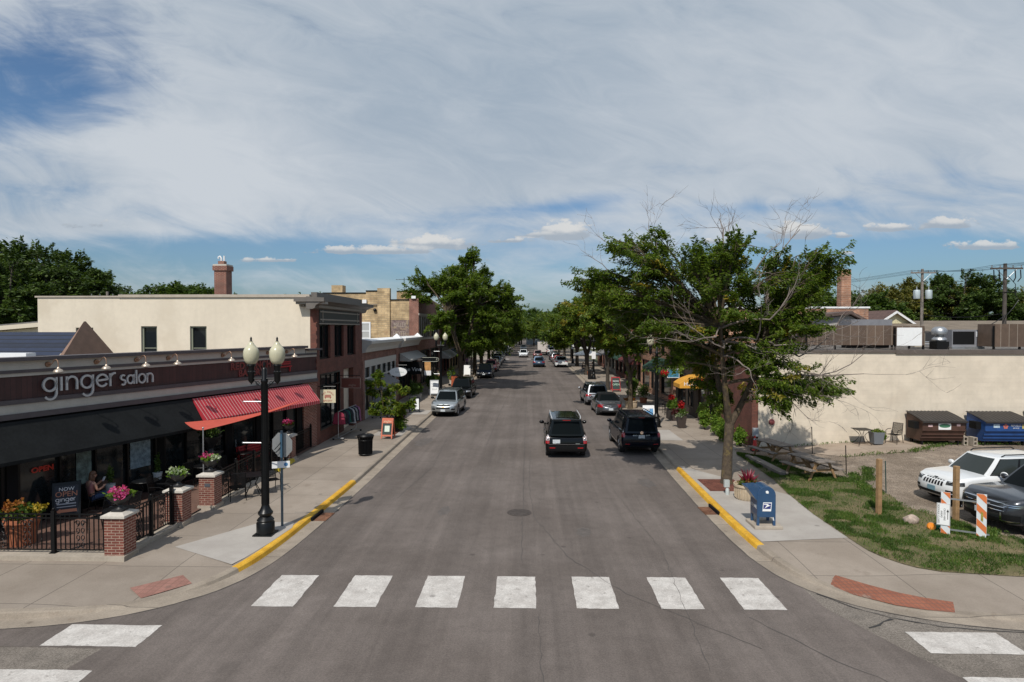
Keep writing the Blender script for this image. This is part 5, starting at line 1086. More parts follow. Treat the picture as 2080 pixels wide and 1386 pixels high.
for i, (x, y, s, k) in enumerate(((7.4, 97, .92, 'light'), (7.6, 112, .95, 'far'), (7.5, 134, 1.0, 'light'), (7.2, 150, 1.05, 'far'), (6.8, 168, 1.08, 'light'), (6.2, 186, 1.0, 'far'), (12, 208, 1.2, 'far'), (5.5, 226, 1.15, 'far'))):
    far_tree(k, x, y, s, i * 1.3 + .5, ORD[i] + ' tree back along the right kerb beyond the cafe tree', 'far street trees on the right kerb')
for i, (x, y, s) in enumerate(((-2.5, 200, .95), (5.5, 202, .9), (1.6, 214, .8), (-30, 150, 1.2), (-22, 190, 1.3), (24, 160, 1.2), (34, 190, 1.3), (0.5, 250, 1.35), (-50, 160, 1.2), (52, 150, 1.15), (70, 150, 1.2))):
    far_tree('far', x, y, s, i * 2.3, ORD[i] + ' of the scattered trees closing the view past the end of the street', 'trees closing the view')
# a far belt that reads as one mass
rs = np.random.RandomState(77); n = 26000; bx = rs.uniform(-420, 420, n); by = 300 + rs.rand(n) * 60; top = 9.5 + 3.5 * vnoise(bx + 500, by * .2, 17, 8) + 2 * vnoise(bx + 500, by, 6, 9)
o = leaf_mesh('far_woods', np.stack([bx, by, top * rs.rand(n) ** .6], 1), rs.normal(0, 1, (n, 3)), rs.normal(0, 1, (n, 3)) + [0, -.5, .5], 2.2, 1.3, MIDL, None); tag(o, kind='stuff')
# ================================================================ vehicles
def paint(name, c, metal=0.25, rough=0.28): return mat('car_paint_' + name, c, rough, metal, .5, coat=1.0, var=.03, vs=2)
CGL = mat('car_glass', (0.006, 0.008, 0.009), .05, 0, .16); CGL.node_tree.nodes['Principled BSDF'].inputs['IOR'].default_value = 1.22
TRIM = mat('car_black_trim', (0.007, 0.007, 0.0075), .5, spec=.25, var=.1)
TAIL = mat('tail_lamp_red', (0.30, 0.008, 0.010), .15, 0, .6, coat=.6, var=.2, vs=14); HEAD = mat('head_lamp', (0.55, 0.57, 0.58), .12, .5, .6, var=.35, vs=12); PLATE = mat('licence_plate', (0.52, 0.56, 0.58), .45, var=.22, vs=22)
AMB = mat('amber_lens', (.5, .16, .02), .2); RIM = mat('alloy_rim', (0.42, 0.43, 0.45), .3, .85); UNDER = mat('car_underbody', (0.01, 0.01, 0.01), .9)
WH = {}
def wheel_parts(r):
    k = round(r, 2)
    if k in WH: return WH[k]
    b = MB(M['rubber']); b.T = Matrix.Rotation(R(90), 4, 'Y'); b.lathe([(r * .60, -.105), (r * .93, -.11), (r, -.08), (r, .08), (r * .93, .11), (r * .60, .105)], n=28); ty = b.build('wheel')
    b = MB(TRIM); b.T = Matrix.Rotation(R(90), 4, 'Y'); b.lathe([(r * .62, -.07), (r * .62, .06)], n=24)
    b.use(RIM); b.lathe([(r * .66, .085), (r * .66, .108), (r * .60, .108), (r * .585, .07)], n=24); b.lathe([(0, .085), (r * .17, .085), (r * .15, .108), (0, .108)], n=12); b.T = None
    for s in range(5):
        for d in (-.13, .13):
            a = 2 * math.pi * s / 5 + d; cy, cz = math.cos(a), math.sin(a); y2, z2 = math.cos(a + d * .3), math.sin(a + d * .3)
            b.tube([(.092, cy * r * .13, cz * r * .13), (.096, y2 * r * .61, z2 * r * .61)], [r * .055, r * .075], 5)
    rm = b.build('rim'); WH[k] = (ty.data, rm.data); bpy.data.objects.remove(ty); bpy.data.objects.remove(rm); return WH[k]

class Car:
    """lofted body shell, separate greenhouse, glass, lamps, wheels.  The nose points to local +y."""
    def __init__(s, name, lab, x, y, rz, pt, L=4.7, Wd=1.85, H=1.68, belt=1.02, hood=1.0, nose=.82, tailz=1.0, rock=.30, wr=.36, fo=.92, ro=.98, cowl=.30, rf=.30, rr=-.44, rb=-.49, cat='car', group=None, nf=3.0, bf=.85, nr=4.5, brr=.42, z=0.0, ntail=.95, roofm=None, tumb=.17, cladding=True, trunk=None, zfun=None):
        s.__dict__.update(locals()); s.t = thing(name, lab, cat, (x, y, z), R(rz), group); s.hw = Wd / 2; s.yf = L / 2; s.yr = -L / 2
        pl = []
        for i in range(19):
            th = R(90 * i / 18); pl.append((s.hw * math.sin(th) ** (2 / nf), s.yf - bf + bf * math.cos(th) ** (2 / nf) if i < 18 else s.yf - bf))
        y0, y1 = s.yf - bf, s.yr + brr; n = 46
        pl += [(s.hw, y0 + (y1 - y0) * i / n) for i in range(1, n)]
        for i in range(15):
            th = R(90 - 90 * i / 14); pl.append((s.hw * max(0, math.sin(th)) ** (2 / nr), y1 - brr * max(0, math.cos(th)) ** (2 / nr)))
        pl[-1] = (0, s.yr); s.pl = pl
        s.arc = np.concatenate([[0], np.cumsum([math.dist(a, c) for a, c in zip(pl, pl[1:])])])
        s.wy = (s.yf - fo, s.yr + ro); s.yc = cowl * L - L * 0 ; s.yc = s.yf - L * (.5 - cowl)
        s.build()
    def zt(s, y):
        L = s.L; xs = [s.yr, s.yr + .12, s.yr + .5, s.yr + L * .3, s.yc - .3, s.yc, s.yf - .55, s.yf - .18, s.yf]
        return interp(y, xs, [s.tailz - .05, s.tailz, (s.trunk or s.belt) + .02, s.belt, s.belt - .01, s.hood, s.nose + (s.hood - s.nose) * .62, s.nose + .02, s.nose - .07])
    def zb(s, x, y):
        if x < s.hw * .8: return s.rock + (.03 if abs(y) > s.L / 2 - .3 else 0)
        R_ = s.wr + .055; z = s.rock
        for w in s.wy:
            d = abs(y - w)
            if d < R_: z = max(z, s.wr + math.sqrt(R_ * R_ - d * d))
        return z
    PT = [0, .08, .2, .38, .55, .70, .82, .92, 1.0]; IN = [.05, .025, .008, 0, .004, .012, .022, .05, .115]
    def pt_at(s, i, t):
        x, y = s.pl[i]; zb, zt = s.zb(x, y), s.zt(y); ins = interp(t, s.PT, s.IN)
        f = max(0, min(1, (abs(y) - (s.L / 2 - .55)) / .55)); sx = (s.hw - ins) / s.hw
        yy = y - (math.copysign(1, y) * f * (ins * 1.2 + (.10 * max(0, t - .55) if y > 0 else .05 * max(0, t - .5))))
        return (x * sx, yy, zb + (zt - zb) * t)
    def surf(s, a, z, side, off):
        """point on the body side/front/rear wall: arc length a along the half plan, height z"""
        x = np.interp(a, s.arc, [p[0] for p in s.pl]); y = np.interp(a, s.arc, [p[1] for p in s.pl]); zb = s.rock; zt = s.zt(y); t = max(0, min(1, (z - zb) / max(.1, zt - zb))); ins = interp(t, s.PT, s.IN)
        f = max(0, min(1, (abs(y) - (s.L / 2 - .55)) / .55)); sx = (s.hw - ins) / s.hw
        yy = y - math.copysign(1, y) * f * (ins * 1.2 + (.10 * max(0, t - .55) if y > 0 else .05 * max(0, t - .5)))
        e = .02; x2 = np.interp(a + e, s.arc, [p[0] for p in s.pl]) - np.interp(a - e, s.arc, [p[0] for p in s.pl]); y2 = np.interp(a + e, s.arc, [p[1] for p in s.pl]) - np.interp(a - e, s.arc, [p[1] for p in s.pl]); l = math.hypot(x2, y2) or 1
        nx, ny = -y2 / l, x2 / l
        return ((x * sx + nx * off) * side, yy + ny * off, z)
    def patch(s, name, m, a0, a1, z0, z1, side=1, off=.007, n=10, z0b=None, z1b=None, label=None, parent=None):
        z0b = z0 if z0b is None else z0b; z1b = z1 if z1b is None else z1b; rows = []
        for i in range(n + 1):
            k = i / n; a = a0 + (a1 - a0) * k; lo = z0 + (z0b - z0) * k; hi = z1 + (z1b - z1) * k
            rows.append([s.surf(a, lo, side, -.01)] + [s.surf(a, lo + (hi - lo) * j / 4, side, off) for j in range(5)] + [s.surf(a, hi, side, -.01)])
        b = MB(m); b.grid(rows); return b.build(name, parent or s.t, label=label)
    def af(s, x): return float(np.interp(abs(x), [p[0] for p in s.pl[:19]], s.arc[:19]))
    def ar(s, x):
        r = list(range(len(s.pl) - 15, len(s.pl))); return float(np.interp(abs(x), [s.pl[i][0] for i in r][::-1], [s.arc[i] for i in r][::-1]))
    def ay(s, y):
        ys = [p[1] for p in s.pl]; return float(np.interp(-y, [-q for q in ys], s.arc))
    def band(s, name, m, x0, x1, z0, z1, end='f', off=.008, label=None):
        """piece across the front or rear, from x0 to x1"""
        n = 12; rows = []; A = s.af if end == 'f' else s.ar
        for i in range(n + 1):
            x = x0 + (x1 - x0) * i / n; sd = 1 if x >= 0 else -1
            rows.append([s.surf(A(x), z0, sd, -.012)] + [s.surf(A(x), z0 + (z1 - z0) * j / 3, sd, off) for j in range(4)] + [s.surf(A(x), z1, sd, -.012)])
        b = MB(m); b.grid(rows); return b.build(name, s.t, label=label)
    # greenhouse surface
    def gh(s, q, t, side, off=0.0):
        """side wall point: q 0 (windscreen) .. 1 (rear), t 0 (belt) .. 1 (roof)"""
        yb0, yb1 = s.yc, s.yb; yt0, yt1 = s.ytf, s.ytr
        y = (yb0 + (yb1 - yb0) * q) * (1 - t) + (yt0 + (yt1 - yt0) * q) * t
        pinch = .07 * max(0, 1 - q / .22) ** 2 + .06 * max(0, (q - .8) / .2) ** 2
        w = s.hw - .085 - s.tumb * t ** 1.35 - pinch + off
        return (w * side, y, s.gz0(q) * (1 - t) + s.zr * t)
    def gz0(s, q): return s.zt(s.yc + (s.yb - s.yc) * q) - .03
    def ghf(s, x, t, rear=False, off=0.0):
        """front or rear glass point, x -1..1"""
        yb = s.yb if rear else s.yc; yt = s.ytr if rear else s.ytf; q = 1.0 if rear else 0.0; sg = -1 if rear else 1
        e = s.gh(q, t, 1); w = e[0]; y = e[1] + sg * ((.10 if not rear else .07) * (1 - x * x) + off)
        return (x * w, y, e[2] + .0)
    def build(s):
        t = s.t; L = s.L
        rings = [[s.pt_at(i, k) for i in range(len(s.pl))] for k in s.PT]; n = len(s.pl)
        b = MB(s.pt)
        for sd in (1, -1): b.grid([[(p[0] * sd, p[1], p[2]) for p in r] for r in rings])
        top = rings[-1]; b.grid([[(p[0] * f, p[1], p[2] + .035 * (1 - f * f)) for p in top] for f in (1, .75, .4, 0, -.4, -.75, -1)])
        b.use(UNDER); bot = rings[0]; b.grid([[(p[0] * f, p[1], p[2]) for p in bot] for f in (1, .5, 0, -.5, -1)], False)
        # greenhouse shell
        s.zr = s.H - .05; s.ytf = s.yf - L * (.5 - s.cowl + 0) - (s.cowl - s.rf0) * L if False else s.yf - L * (.5 - s.cowl) - s.rf * L * .5
        s.yb = s.rb * L; s.ytr = s.rr * L
        b.use(s.roofm or s.pt); ts = [0, .25, .5, .75, .9, 1.0]
        for sd in (1, -1): b.grid([[s.gh(i / 14, k, sd) for i in range(15)] for k in ts])
        for rear in (False, True): b.grid([[s.ghf(-1 + i / 6, k, rear) for i in range(13)] for k in ts])
        rows = []
        for i in range(13):
            y = s.ytf + .10 * 1.0 + (s.ytr - .07 - s.ytf - .10) * i / 12; k = i / 12
            ed = s.gh(k, 1, 1); hgt = .05 * (1 - (2 * k - 1) ** 4 * .9)
            rows.append([(ed[0] * f, (s.ytf + (s.ytr - s.ytf) * k) + ((.10 * (1 - f * f)) if i == 0 else 0) - ((.07 * (1 - f * f)) if i == 12 else 0), s.zr + hgt * (1 - f ** 4) if 0 < i < 12 else s.zr) for f in (-1, -.93, -.75, -.4, 0, .4, .75, .93, 1)])
        b.grid(rows)
        b.build('body', t, sharp=30)
        s.wheels()
    def wheels(s):
        td, rd = wheel_parts(s.wr)
        for w in s.wy:
            for sd in (1, -1):
                o = bpy.data.objects.new('wheel', td); COL.objects.link(o); o.parent = s.t; o.location = (sd * (s.hw - .135), w, s.wr); o.rotation_euler = (0, 0, 0 if sd > 0 else math.pi)
                q = bpy.data.objects.new('rim', rd); COL.objects.link(q); q.parent = o
    def glass(s, sides=((.06, .36), (.385, .66), (.69, .93)), tint=None, t0=.10, t1=.90, rear=True, slant=(.0, .10)):
        g = tint or CGL
        b = MB(g); b.grid([[s.ghf(-.9 + 1.8 * i / 10, k, False, .009) for i in range(11)] for k in (.05, .3, .6, .93)]); b.build('windscreen', s.t)
        if rear: b = MB(g); b.grid([[s.ghf(-.86 + 1.72 * i / 10, k, True, .009) for i in range(11)] for k in (.12, .4, .7, .90)]); b.build('rear_window', s.t)
        for sd in (1, -1):
            b = MB(TRIM); b.grid([[s.gh(q, k, sd, .004) for q in np.linspace(sides[0][0] - .015, sides[-1][1] + .012, 14)] for k in (t0 - .045, .5, t1 + .03)]); b.build('window_surround', s.t)
            for q0, q1 in sides:
                b = MB(g); b.grid([[s.gh(q0 + (q1 - q0) * i / 4, k, sd, .009) for i in range(5)] for k in (t0, .5, t1)]); b.build('side_window', s.t)
    def doors(s, ys, z0=None, handles=True, hm=None):
        z0 = z0 or s.rock + .12
        for sd in (1, -1):
            b = MB(TRIM)
            for y in ys:
                a = s.ay(y); z1 = s.belt - .02
                b.grid([[s.surf(a - .006, z0 + (z1 - z0) * k / 5, sd, .0025) for k in range(6)], [s.surf(a + .006, z0 + (z1 - z0) * k / 5, sd, .0025) for k in range(6)]])
            b.build('door_gap', s.t)
            if handles:
                for y in ys[1:]:
                    b = MB(hm or s.pt); c = s.surf(s.ay(y + .16), s.belt - .16, sd, .02); b.obox(c, (.03, .2, .035)); b.build('door_handle', s.t)
    def mirrors(s, m=None, z=None):
        for sd in (1, -1):
            z_ = z or s.belt + .10; b = MB(m or s.pt); y = s.yc - .42; b.ball((sd * (s.hw + .12), y, z_), (.125, .07, .09), 12, 8); b.use(TRIM); b.tube([(sd * (s.hw - .06), y + .02, z_ - .07), (sd * (s.hw + .06), y, z_ - .05)], .03, 6); b.build('mirror', s.t)
    def clad(s, h=.16, m=None):
        m = m or TRIM
        for sd in (1, -1):
            b = MB(m); y0, y1 = s.wy[0] - s.wr - .07, s.wy[1] + s.wr + .07
            rows = [[s.surf(s.ay(y0 + (y1 - y0) * i / 10), s.rock - .02 + h * j / 3, sd, .012) for j in range(4)] for i in range(11)]; b.grid(rows)
            for w in s.wy:                       # arch lips
                R0, R1 = s.wr + .05, s.wr + .105; rows = []
                for i in range(17):
                    a = math.pi * i / 16; rows.append([s.surf(s.ay(w + math.cos(a) * r_), s.wr + math.sin(a) * r_, sd, .014) for r_ in (R0, R1)])
                b.grid(rows)
            b.build('cladding', s.t)
    def plate(s, end, z, w=.31, h=.155, x=0.0, m=None):
        A = s.af if end == 'f' else s.ar; c = s.surf(A(x), z, 1 if x >= 0 else -1, .02); b = MB(m or PLATE); b.obox((x, c[1], z), (w, .012, h)); b.build('licence_plate', s.t)
    def rails(s, m=None, lift=.04, q0=.06, q1=.94):
        for sd in (1, -1):
            b = MB(m or TRIM); pts = [(sd * (s.gh(q, 1, 1)[0] - .03), s.gh(q, 1, 1)[1], s.zr + (.02 if q in (q0, q1) else .05 + lift)) for q in [q0] + list(np.linspace(q0 + .06, q1 - .06, 8)) + [q1]]
            b.tube(pts, .02, 6); b.build('roof_rail', s.t)
    def shut(s, z, end='r', m=None, x=None):
        x = x or s.hw * .86; s.band('panel_gap', m or TRIM, -x, x, z - .006, z + .006, end, .003)

# --- simple far vehicles, one call each
def far_car(name, lab, x, y, rz, pt, style='suv', group=None, plate=True):
    kw = dict(suv=dict(L=4.65, Wd=1.86, H=1.68), sedan=dict(L=4.7, Wd=1.83, H=1.46, belt=.92, hood=.92, nose=.72, tailz=.96, trunk=.97, rr=-.22, rb=-.36, cowl=.28, rf=.34, wr=.33, rock=.22, tumb=.2), coupe=dict(L=4.9, Wd=2.0, H=1.70, belt=1.10, hood=1.05, nose=.86, tailz=1.14, rr=-.24, rb=-.46, wr=.40), hatch=dict(L=4.2, Wd=1.8, H=1.56, belt=.98, hood=.97, nose=.78, rr=-.40, rb=-.475, wr=.33))[style]
    c = Car(name, lab, x, y, rz, pt, group=group, **kw); c.glass(); c.mirrors(); c.clad(.1)
    for sd in (1, -1):
        c.patch('headlight', HEAD, c.af(c.hw * .62), c.af(c.hw * .98) + .12, c.nose - .20, c.nose - .08, sd); c.patch('taillight', TAIL, c.ar(c.hw * .97) - .12, c.ar(c.hw * .55), c.tailz - .25, c.tailz - .08, sd)
    c.band('grille', TRIM, -.5, .5, c.nose - .24, c.nose - .10, 'f'); c.band('bumper', TRIM, -.75, .75, c.rock + .0, c.rock + .16, 'f'); c.band('bumper', TRIM, -.78, .78, c.rock, c.rock + .17, 'r')
    if plate: c.plate('f', c.rock + .26); c.plate('r', c.tailz - .24)
    return c
LG = 'cars parked along the left kerb'; RG = 'cars parked along the right kerb'; MG = 'cars driving on the street'
P_black = paint('black', (.003, .0035, .004), .0, .2); P_navy = paint('navy_black', (.003, .005, .011), .0, .22)
for _m in (P_black, P_navy): _m.node_tree.nodes['Principled BSDF'].inputs['Coat Weight'].default_value = .25; _m.node_tree.nodes['Principled BSDF'].inputs['Specular IOR Level'].default_value = .2
P_silver = paint('silver', (.36, .39, .40), .75, .34); P_grey = paint('grey', (.11, .115, .125), .7, .32); P_dkgrey = paint('dark_grey', (.040, .045, .055), .6, .3)
P_white = paint('white', (.70, .71, .71), 0, .3); P_red = paint('red', (.30, .012, .018), .15, .28); P_blue = paint('slate_blue', (.040, .075, .135), .5, .3); P_maroon = paint('brown_maroon', (.10, .05, .045), .4, .35); P_lsilver = paint('light_silver', (.30, .31, .33), .75, .33)

# black boxy SUV driving away
c = Car('black_suv', 'glossy black boxy SUV driving away in the right lane with chrome roof rails', 1.72, 31.25, 0, P_black, L=4.83, Wd=1.92, H=1.86, belt=1.16, hood=1.14, nose=.98, tailz=1.14, rock=.34, wr=.39, cowl=.24, rf=.22, rr=-.475, rb=-.493, nr=8, brr=.22, tumb=.16, group=MG, ro=.95)
c.glass(((.05, .33), (.36, .62), (.65, .95)), t0=.08, t1=.92); c.mirrors(); c.clad(.12); c.rails(mat('bright_rail', (.62, .63, .64), .3, .2), .06); c.doors((1.0, -.05, -1.15))
for sd in (1, -1):
    c.patch('taillight', mat('clear_tail_lamp', (.50, .42, .41), .12, .2, .6, var=.3, vs=18), c.ar(.925) - .06, c.ar(.79), .86, 1.10, sd); c.patch('taillight', TAIL, c.ar(.925) - .06, c.ar(.79), .72, .845, sd)
    c.band('reflector', TAIL, sd * .52, sd * .78, .50, .55, 'r', .022)
    for z in (.92, 1.04):
        o = MB(M['chrome']); p = c.surf(c.ar(.86), z, sd, .014); o.ball(p, (.045, .02, .045), 10, 6); o.build('lamp_bezel', c.t)
c.band('bumper', TRIM, -.86, .86, .36, .62, 'r', .018); c.shut(.68, 'r', M['chrome']); c.plate('r', .82, .34, .17, -.46); c.band('badge', M['chrome'], .42, .62, .705, .73, 'r', .012); c.band('badge', M['chrome'], -.62, -.48, .71, .735, 'r', .012)
b = MB(CGL); b.box(-.45, -1.9, c.H - .012, .45, .4, c.H + .004); b.build('sunroof', c.t)
b = MB(TRIM); b.box(-.62, c.ytr - .20, c.zr - .02, .62, c.ytr + .0, c.zr + .03); b.use(TAIL); b.box(-.18, c.ytr - .21, c.zr - .01, .18, c.ytr - .201, c.zr + .02); b.build('spoiler', c.t)
# navy SUV at the right kerb
c = Car('navy_suv', 'dark navy SUV parked at the right kerb beside the corner locust shadow', 5.28, 32.15, 1.5, P_navy, L=4.78, Wd=1.88, H=1.86, belt=1.14, hood=1.12, nose=.96, tailz=1.12, rock=.36, wr=.385, cowl=.24, rf=.25, rr=-.455, rb=-.49, nr=5, brr=.32, group=RG)
c.glass(((.06, .33), (.36, .60), (.64, .93)), t0=.1, t1=.88); c.mirrors(); c.clad(.14, P_dkgrey); c.rails(TRIM, .05); c.doors((1.0, .0, -1.05))
for sd in (1, -1): c.patch('taillight', TAIL, c.ar(.92) - .10, c.ar(.80), .86, 1.10, sd); c.patch('taillight', HEAD, c.ar(.92) - .08, c.ar(.81), 1.10, 1.2, sd); c.band('reflector', TAIL, sd * .55, sd * .78, .52, .56, 'r', .02)
c.band('trim_bar', M['chrome'], -.52, .52, 1.0, 1.03, 'r', .02); c.plate('r', .90, .30, .155, 0); c.band('bumper', TRIM, -.82, .82, .36, .47, 'r', .02); c.shut(.66); 
for sd in (1, -1): c.band('lamp', HEAD, sd * .2, sd * .42, .93, .98, 'r', .012)
b = MB(M['chrome']); b.T = Matrix.Translation((0, -2.40, 1.09)) @ Matrix.Rotation(R(90), 4, 'X'); b.lathe([(.055, 0), (.075, 0), (.075, .012), (.055, .012)], n=16, smooth=False); b.build('badge', c.t)
b = MB(TRIM); b.box(-.62, c.ytr - .19, c.zr - .03, .62, c.ytr + .02, c.zr + .02); b.use(TAIL); b.box(-.15, c.ytr - .2, c.zr - .02, .15, c.ytr - .191, c.zr + .005); b.build('spoiler', c.t)
# rounded grey convertible
c = Car('grey_convertible', 'rounded grey convertible with black fabric roof parked at the right kerb', 5.52, 45.0, 2, P_grey, L=4.28, Wd=1.82, H=1.48, belt=.98, hood=.96, nose=.70, tailz=.74, trunk=.98, rock=.24, wr=.345, cowl=.22, rf=.22, rr=-.16, rb=-.33, nf=2.3, bf=1.2, nr=2.4, brr=1.15, fo=.85, ro=.86, roofm=TRIM, tumb=.22, group=RG)
c.glass(((.08, .48), (.52, .86)), t0=.12, t1=.85); c.mirrors(); c.doors((.75, -.5)); c.band('trunk_trim', M['chrome'], -.55, .55, .93, .95, 'r', .01)
for sd in (1, -1): c.patch('taillight', TAIL, c.ar(.80) - .12, c.ar(.54), .60, .80, sd, n=10)
c.plate('r', .50, .30, .15); c.band('bumper', TRIM, -.6, .6, .26, .36, 'r', .015); c.shut(.44, 'r', M['chrome'], .55); b = MB(M['chrome']); b.ball((0, c.yr + .02, .70), (.05, .02, .05)); b.build('badge', c.t)
# silver grey SUV ahead of it
c = far_car('grey_suv', 'silver grey SUV parked ahead of the grey convertible', 5.25, 51.0, 2, P_lsilver, 'suv', RG); c.rails(M['steel'])
# silver SUV facing the camera on the left
c = Car('silver_suv', 'silver SUV facing the camera at the left kerb, nearest of the parked row', -5.72, 44.5, 177, P_silver, L=4.77, Wd=1.85, H=1.70, belt=1.08, hood=1.06, nose=.90, rock=.30, wr=.37, cowl=.25, rf=.28, rr=-.40, rb=-.475, group=LG, fo=.98)
c.glass(((.06, .35), (.38, .63), (.66, .90))); c.mirrors(TRIM); c.clad(.15); c.doors((1.05, .02, -1.05)); c.rails(TRIM, .03)
for sd in (1, -1): c.patch('headlight', HEAD, c.af(.52), c.af(.90) + .26, .72, .84, sd, z0b=.80, z1b=.93); c.band('fog_lamp', TRIM, sd * .55, sd * .78, .50, .60, 'f', .012)
c.band('grille', TRIM, -.48, .48, .76, .85, 'f', .012); c.band('grille', TRIM, -.46, .46, .57, .69, 'f', .012); c.band('trim_bar', P_silver, -.52, .52, .69, .76, 'f', .02); c.band('bumper', TRIM, -.80, .80, .30, .40, 'f', .015); c.plate('f', .48, .31, .15); c.band('badge', mat('badge_gold', (.45, .30, .06), .3, .8), -.07, .07, .705, .745, 'f', .03)
# black SUV behind it
c = far_car('black_suv', 'black SUV facing the camera right behind the silver SUV at the left kerb', -5.85, 55.2, 178, P_black, 'suv', LG); c.rails(TRIM)
for spec in (('blue_suv', 'slate blue SUV driving away in the middle of the far street', 1.5, 99.0, 0, P_blue, 'suv', MG), ('white_suv', 'white SUV driving towards the camera at the far crossing', -1.2, 131, 180, P_white, 'suv', MG), ('brown_suv', 'brown SUV driving away beyond the blue one', 1.7, 128, 0, P_maroon, 'suv', MG),
             ('white_coupe_suv', 'white coupe shaped SUV parked at the right kerb before the cafe', 4.95, 98.5, 1, P_white, 'coupe', RG), ('red_car', 'red car parked ahead of the white coupe SUV', 4.9, 106.5, 1, P_red, 'hatch', RG), ('silver_suv', 'silver SUV parked ahead of the red car on the right', 4.8, 113.5, 0, P_lsilver, 'suv', RG), ('dark_suv', 'dark SUV parked at the far end of the right hand row', 4.7, 120.5, 0, P_dkgrey, 'suv', RG),
             ('navy_suv', 'dark blue SUV facing the camera by the white board, left kerb', -5.35, 76.8, 178, P_navy, 'suv', LG), ('red_suv', 'red SUV facing the camera behind the dark blue one', -5.3, 88, 178, P_red, 'suv', LG), ('white_car', 'white car facing the camera behind the red SUV', -5.4, 95, 178, P_white, 'sedan', LG), ('grey_car', 'slate grey car facing the camera behind the white one', -5.4, 102.5, 178, P_blue, 'hatch', LG), ('silver_suv', 'pale silver SUV facing the camera far along the left kerb', -5.5, 109.5, 178, P_lsilver, 'suv', LG), ('black_suv', 'black SUV at the end of the left parked row', -5.5, 117, 178, P_dkgrey, 'suv', LG),
             ('dark_car', 'dark car parked beyond the crossing on the left, nearest of three', -5.9, 141, 178, P_dkgrey, 'suv', LG), ('silver_car', 'silver car parked beyond the crossing on the left, middle of three', -5.8, 149, 178, P_lsilver, 'suv', LG), ('white_car', 'white car parked beyond the crossing on the left, farthest of three', -5.8, 157, 178, P_white, 'suv', LG),
             ('white_car', 'white car parked beyond the crossing on the right', 5.2, 150, 0, P_white, 'suv', RG), ('grey_car', 'grey car parked far beyond the crossing on the right', 5.2, 160, 0, P_grey, 'suv', RG), ('white_car', 'white car parked last in sight on the right', 5.2, 172, 0, P_white, 'sedan', RG), ('silver_car', 'silver car far down the street in the oncoming lane', -1.6, 176, 180, P_lsilver, 'sedan', MG)):
    far_car(*spec)
# white box truck far off
t = thing('box_truck', 'pale box truck far down the street behind the brown SUV', 'truck', (3.0, 143, 0), 0, MG); b = MB(mat('truck_body', (.55, .50, .47), .6)); b.box(-1.1, -3, .75, 1.1, 2.2, 2.9); b.build('cargo_box', t); b = MB(P_white); b.prism([(2.25, .5), (4.2, .5), (4.2, 1.3), (3.4, 1.5), (2.9, 2.3), (2.25, 2.3)], -1.0, 1.0, 'x'); b.build('cab', t)
b = MB(TRIM); b.box(-.95, -3, .5, .95, 2.25, .75); b.build('chassis', t)
td, rd = wheel_parts(.40)
for yy in (-1.7, 3.3):
    for sd in (1, -1): o = bpy.data.objects.new('wheel', td); COL.objects.link(o); o.parent = t; o.location = (sd * .93, yy, .40); o.rotation_euler = (0, 0, 0 if sd > 0 else math.pi)
for sd in (1, -1): b = MB(TAIL); b.box(sd * .9 - .1, -3.02, .8, sd * .9 + .1, -3.0, 1.0); b.build('taillight', t)
# --- corner lot: white SUV and dark grey SUV
LZ = lotz(15, 22)
c = Car('white_suv', 'white SUV with slotted grille parked in the gravel lot, nose to the street', 15.75, 21.75, 100, P_white, L=4.45, Wd=1.81, H=1.65, belt=1.06, hood=1.05, nose=.93, rock=.32, wr=.35, cowl=.21, rf=.29, rr=-.38, rb=-.47, nf=3.4, bf=.7, z=lotz(15, 21.2) - .02, fo=.88)
c.glass(((.05, .35), (.385, .65), (.68, .92)), t0=.1, t1=.9, tint=mat('clear_car_glass', (.03, .036, .034), .05, 0, .4)); c.mirrors(None, 1.14); c.clad(.1); c.doors((.98, -.1, -1.1)); c.rails(TRIM, .03)
for k in range(7): x = -.36 + k * .12; c.band('grille_slot', TRIM, x - .038, x + .038, .68, .86, 'f', .012)
for sd in (1, -1): c.patch('headlight', mat('head_lamp_dark', (.10, .105, .11), .1, .5, .6, var=.9, vs=16), c.af(.50), c.af(.84) + .16, .74, .86, sd, z0b=.76, z1b=.88); c.band('fog_lamp', TRIM, sd * .52, sd * .74, .50, .58, 'f', .012)
c.band('bumper', TRIM, -.78, .78, .32, .46, 'f', .02); c.plate('f', .55, .31, .155, 0, mat('blue_plate', (.18, .30, .36), .5)); c.band('badge', TRIM, -.08, .08, .895, .915, 'f', .012); c.band('trim_bar', M['steel'], -.5, .5, .33, .37, 'f', .03)
P_gun = paint('gunmetal', (.035, .038, .046), .55, .3)
c = Car('grey_suv', 'dark gunmetal SUV with chrome grille bars in front of the white SUV', 15.8, 19.15, 99, P_gun, L=5.04, Wd=1.99, H=1.78, belt=1.15, hood=1.14, nose=1.0, rock=.34, wr=.40, cowl=.20, rf=.27, rr=-.40, rb=-.475, nf=3.2, bf=.8, z=lotz(15, 18.4) - .02, fo=.92)
c.glass(((.05, .34), (.37, .64), (.67, .92)), t0=.1, t1=.9); c.mirrors(None, 1.24); c.clad(.1, P_gun); c.doors((1.1, -.1, -1.2)); c.rails(TRIM, .03)
c.band('grille', TRIM, -.66, .66, .62, .92, 'f', .008)
for z in (.70, .80, .90): c.band('grille_bar', M['chrome'], -.70, .70, z, z + .018, 'f', .022)
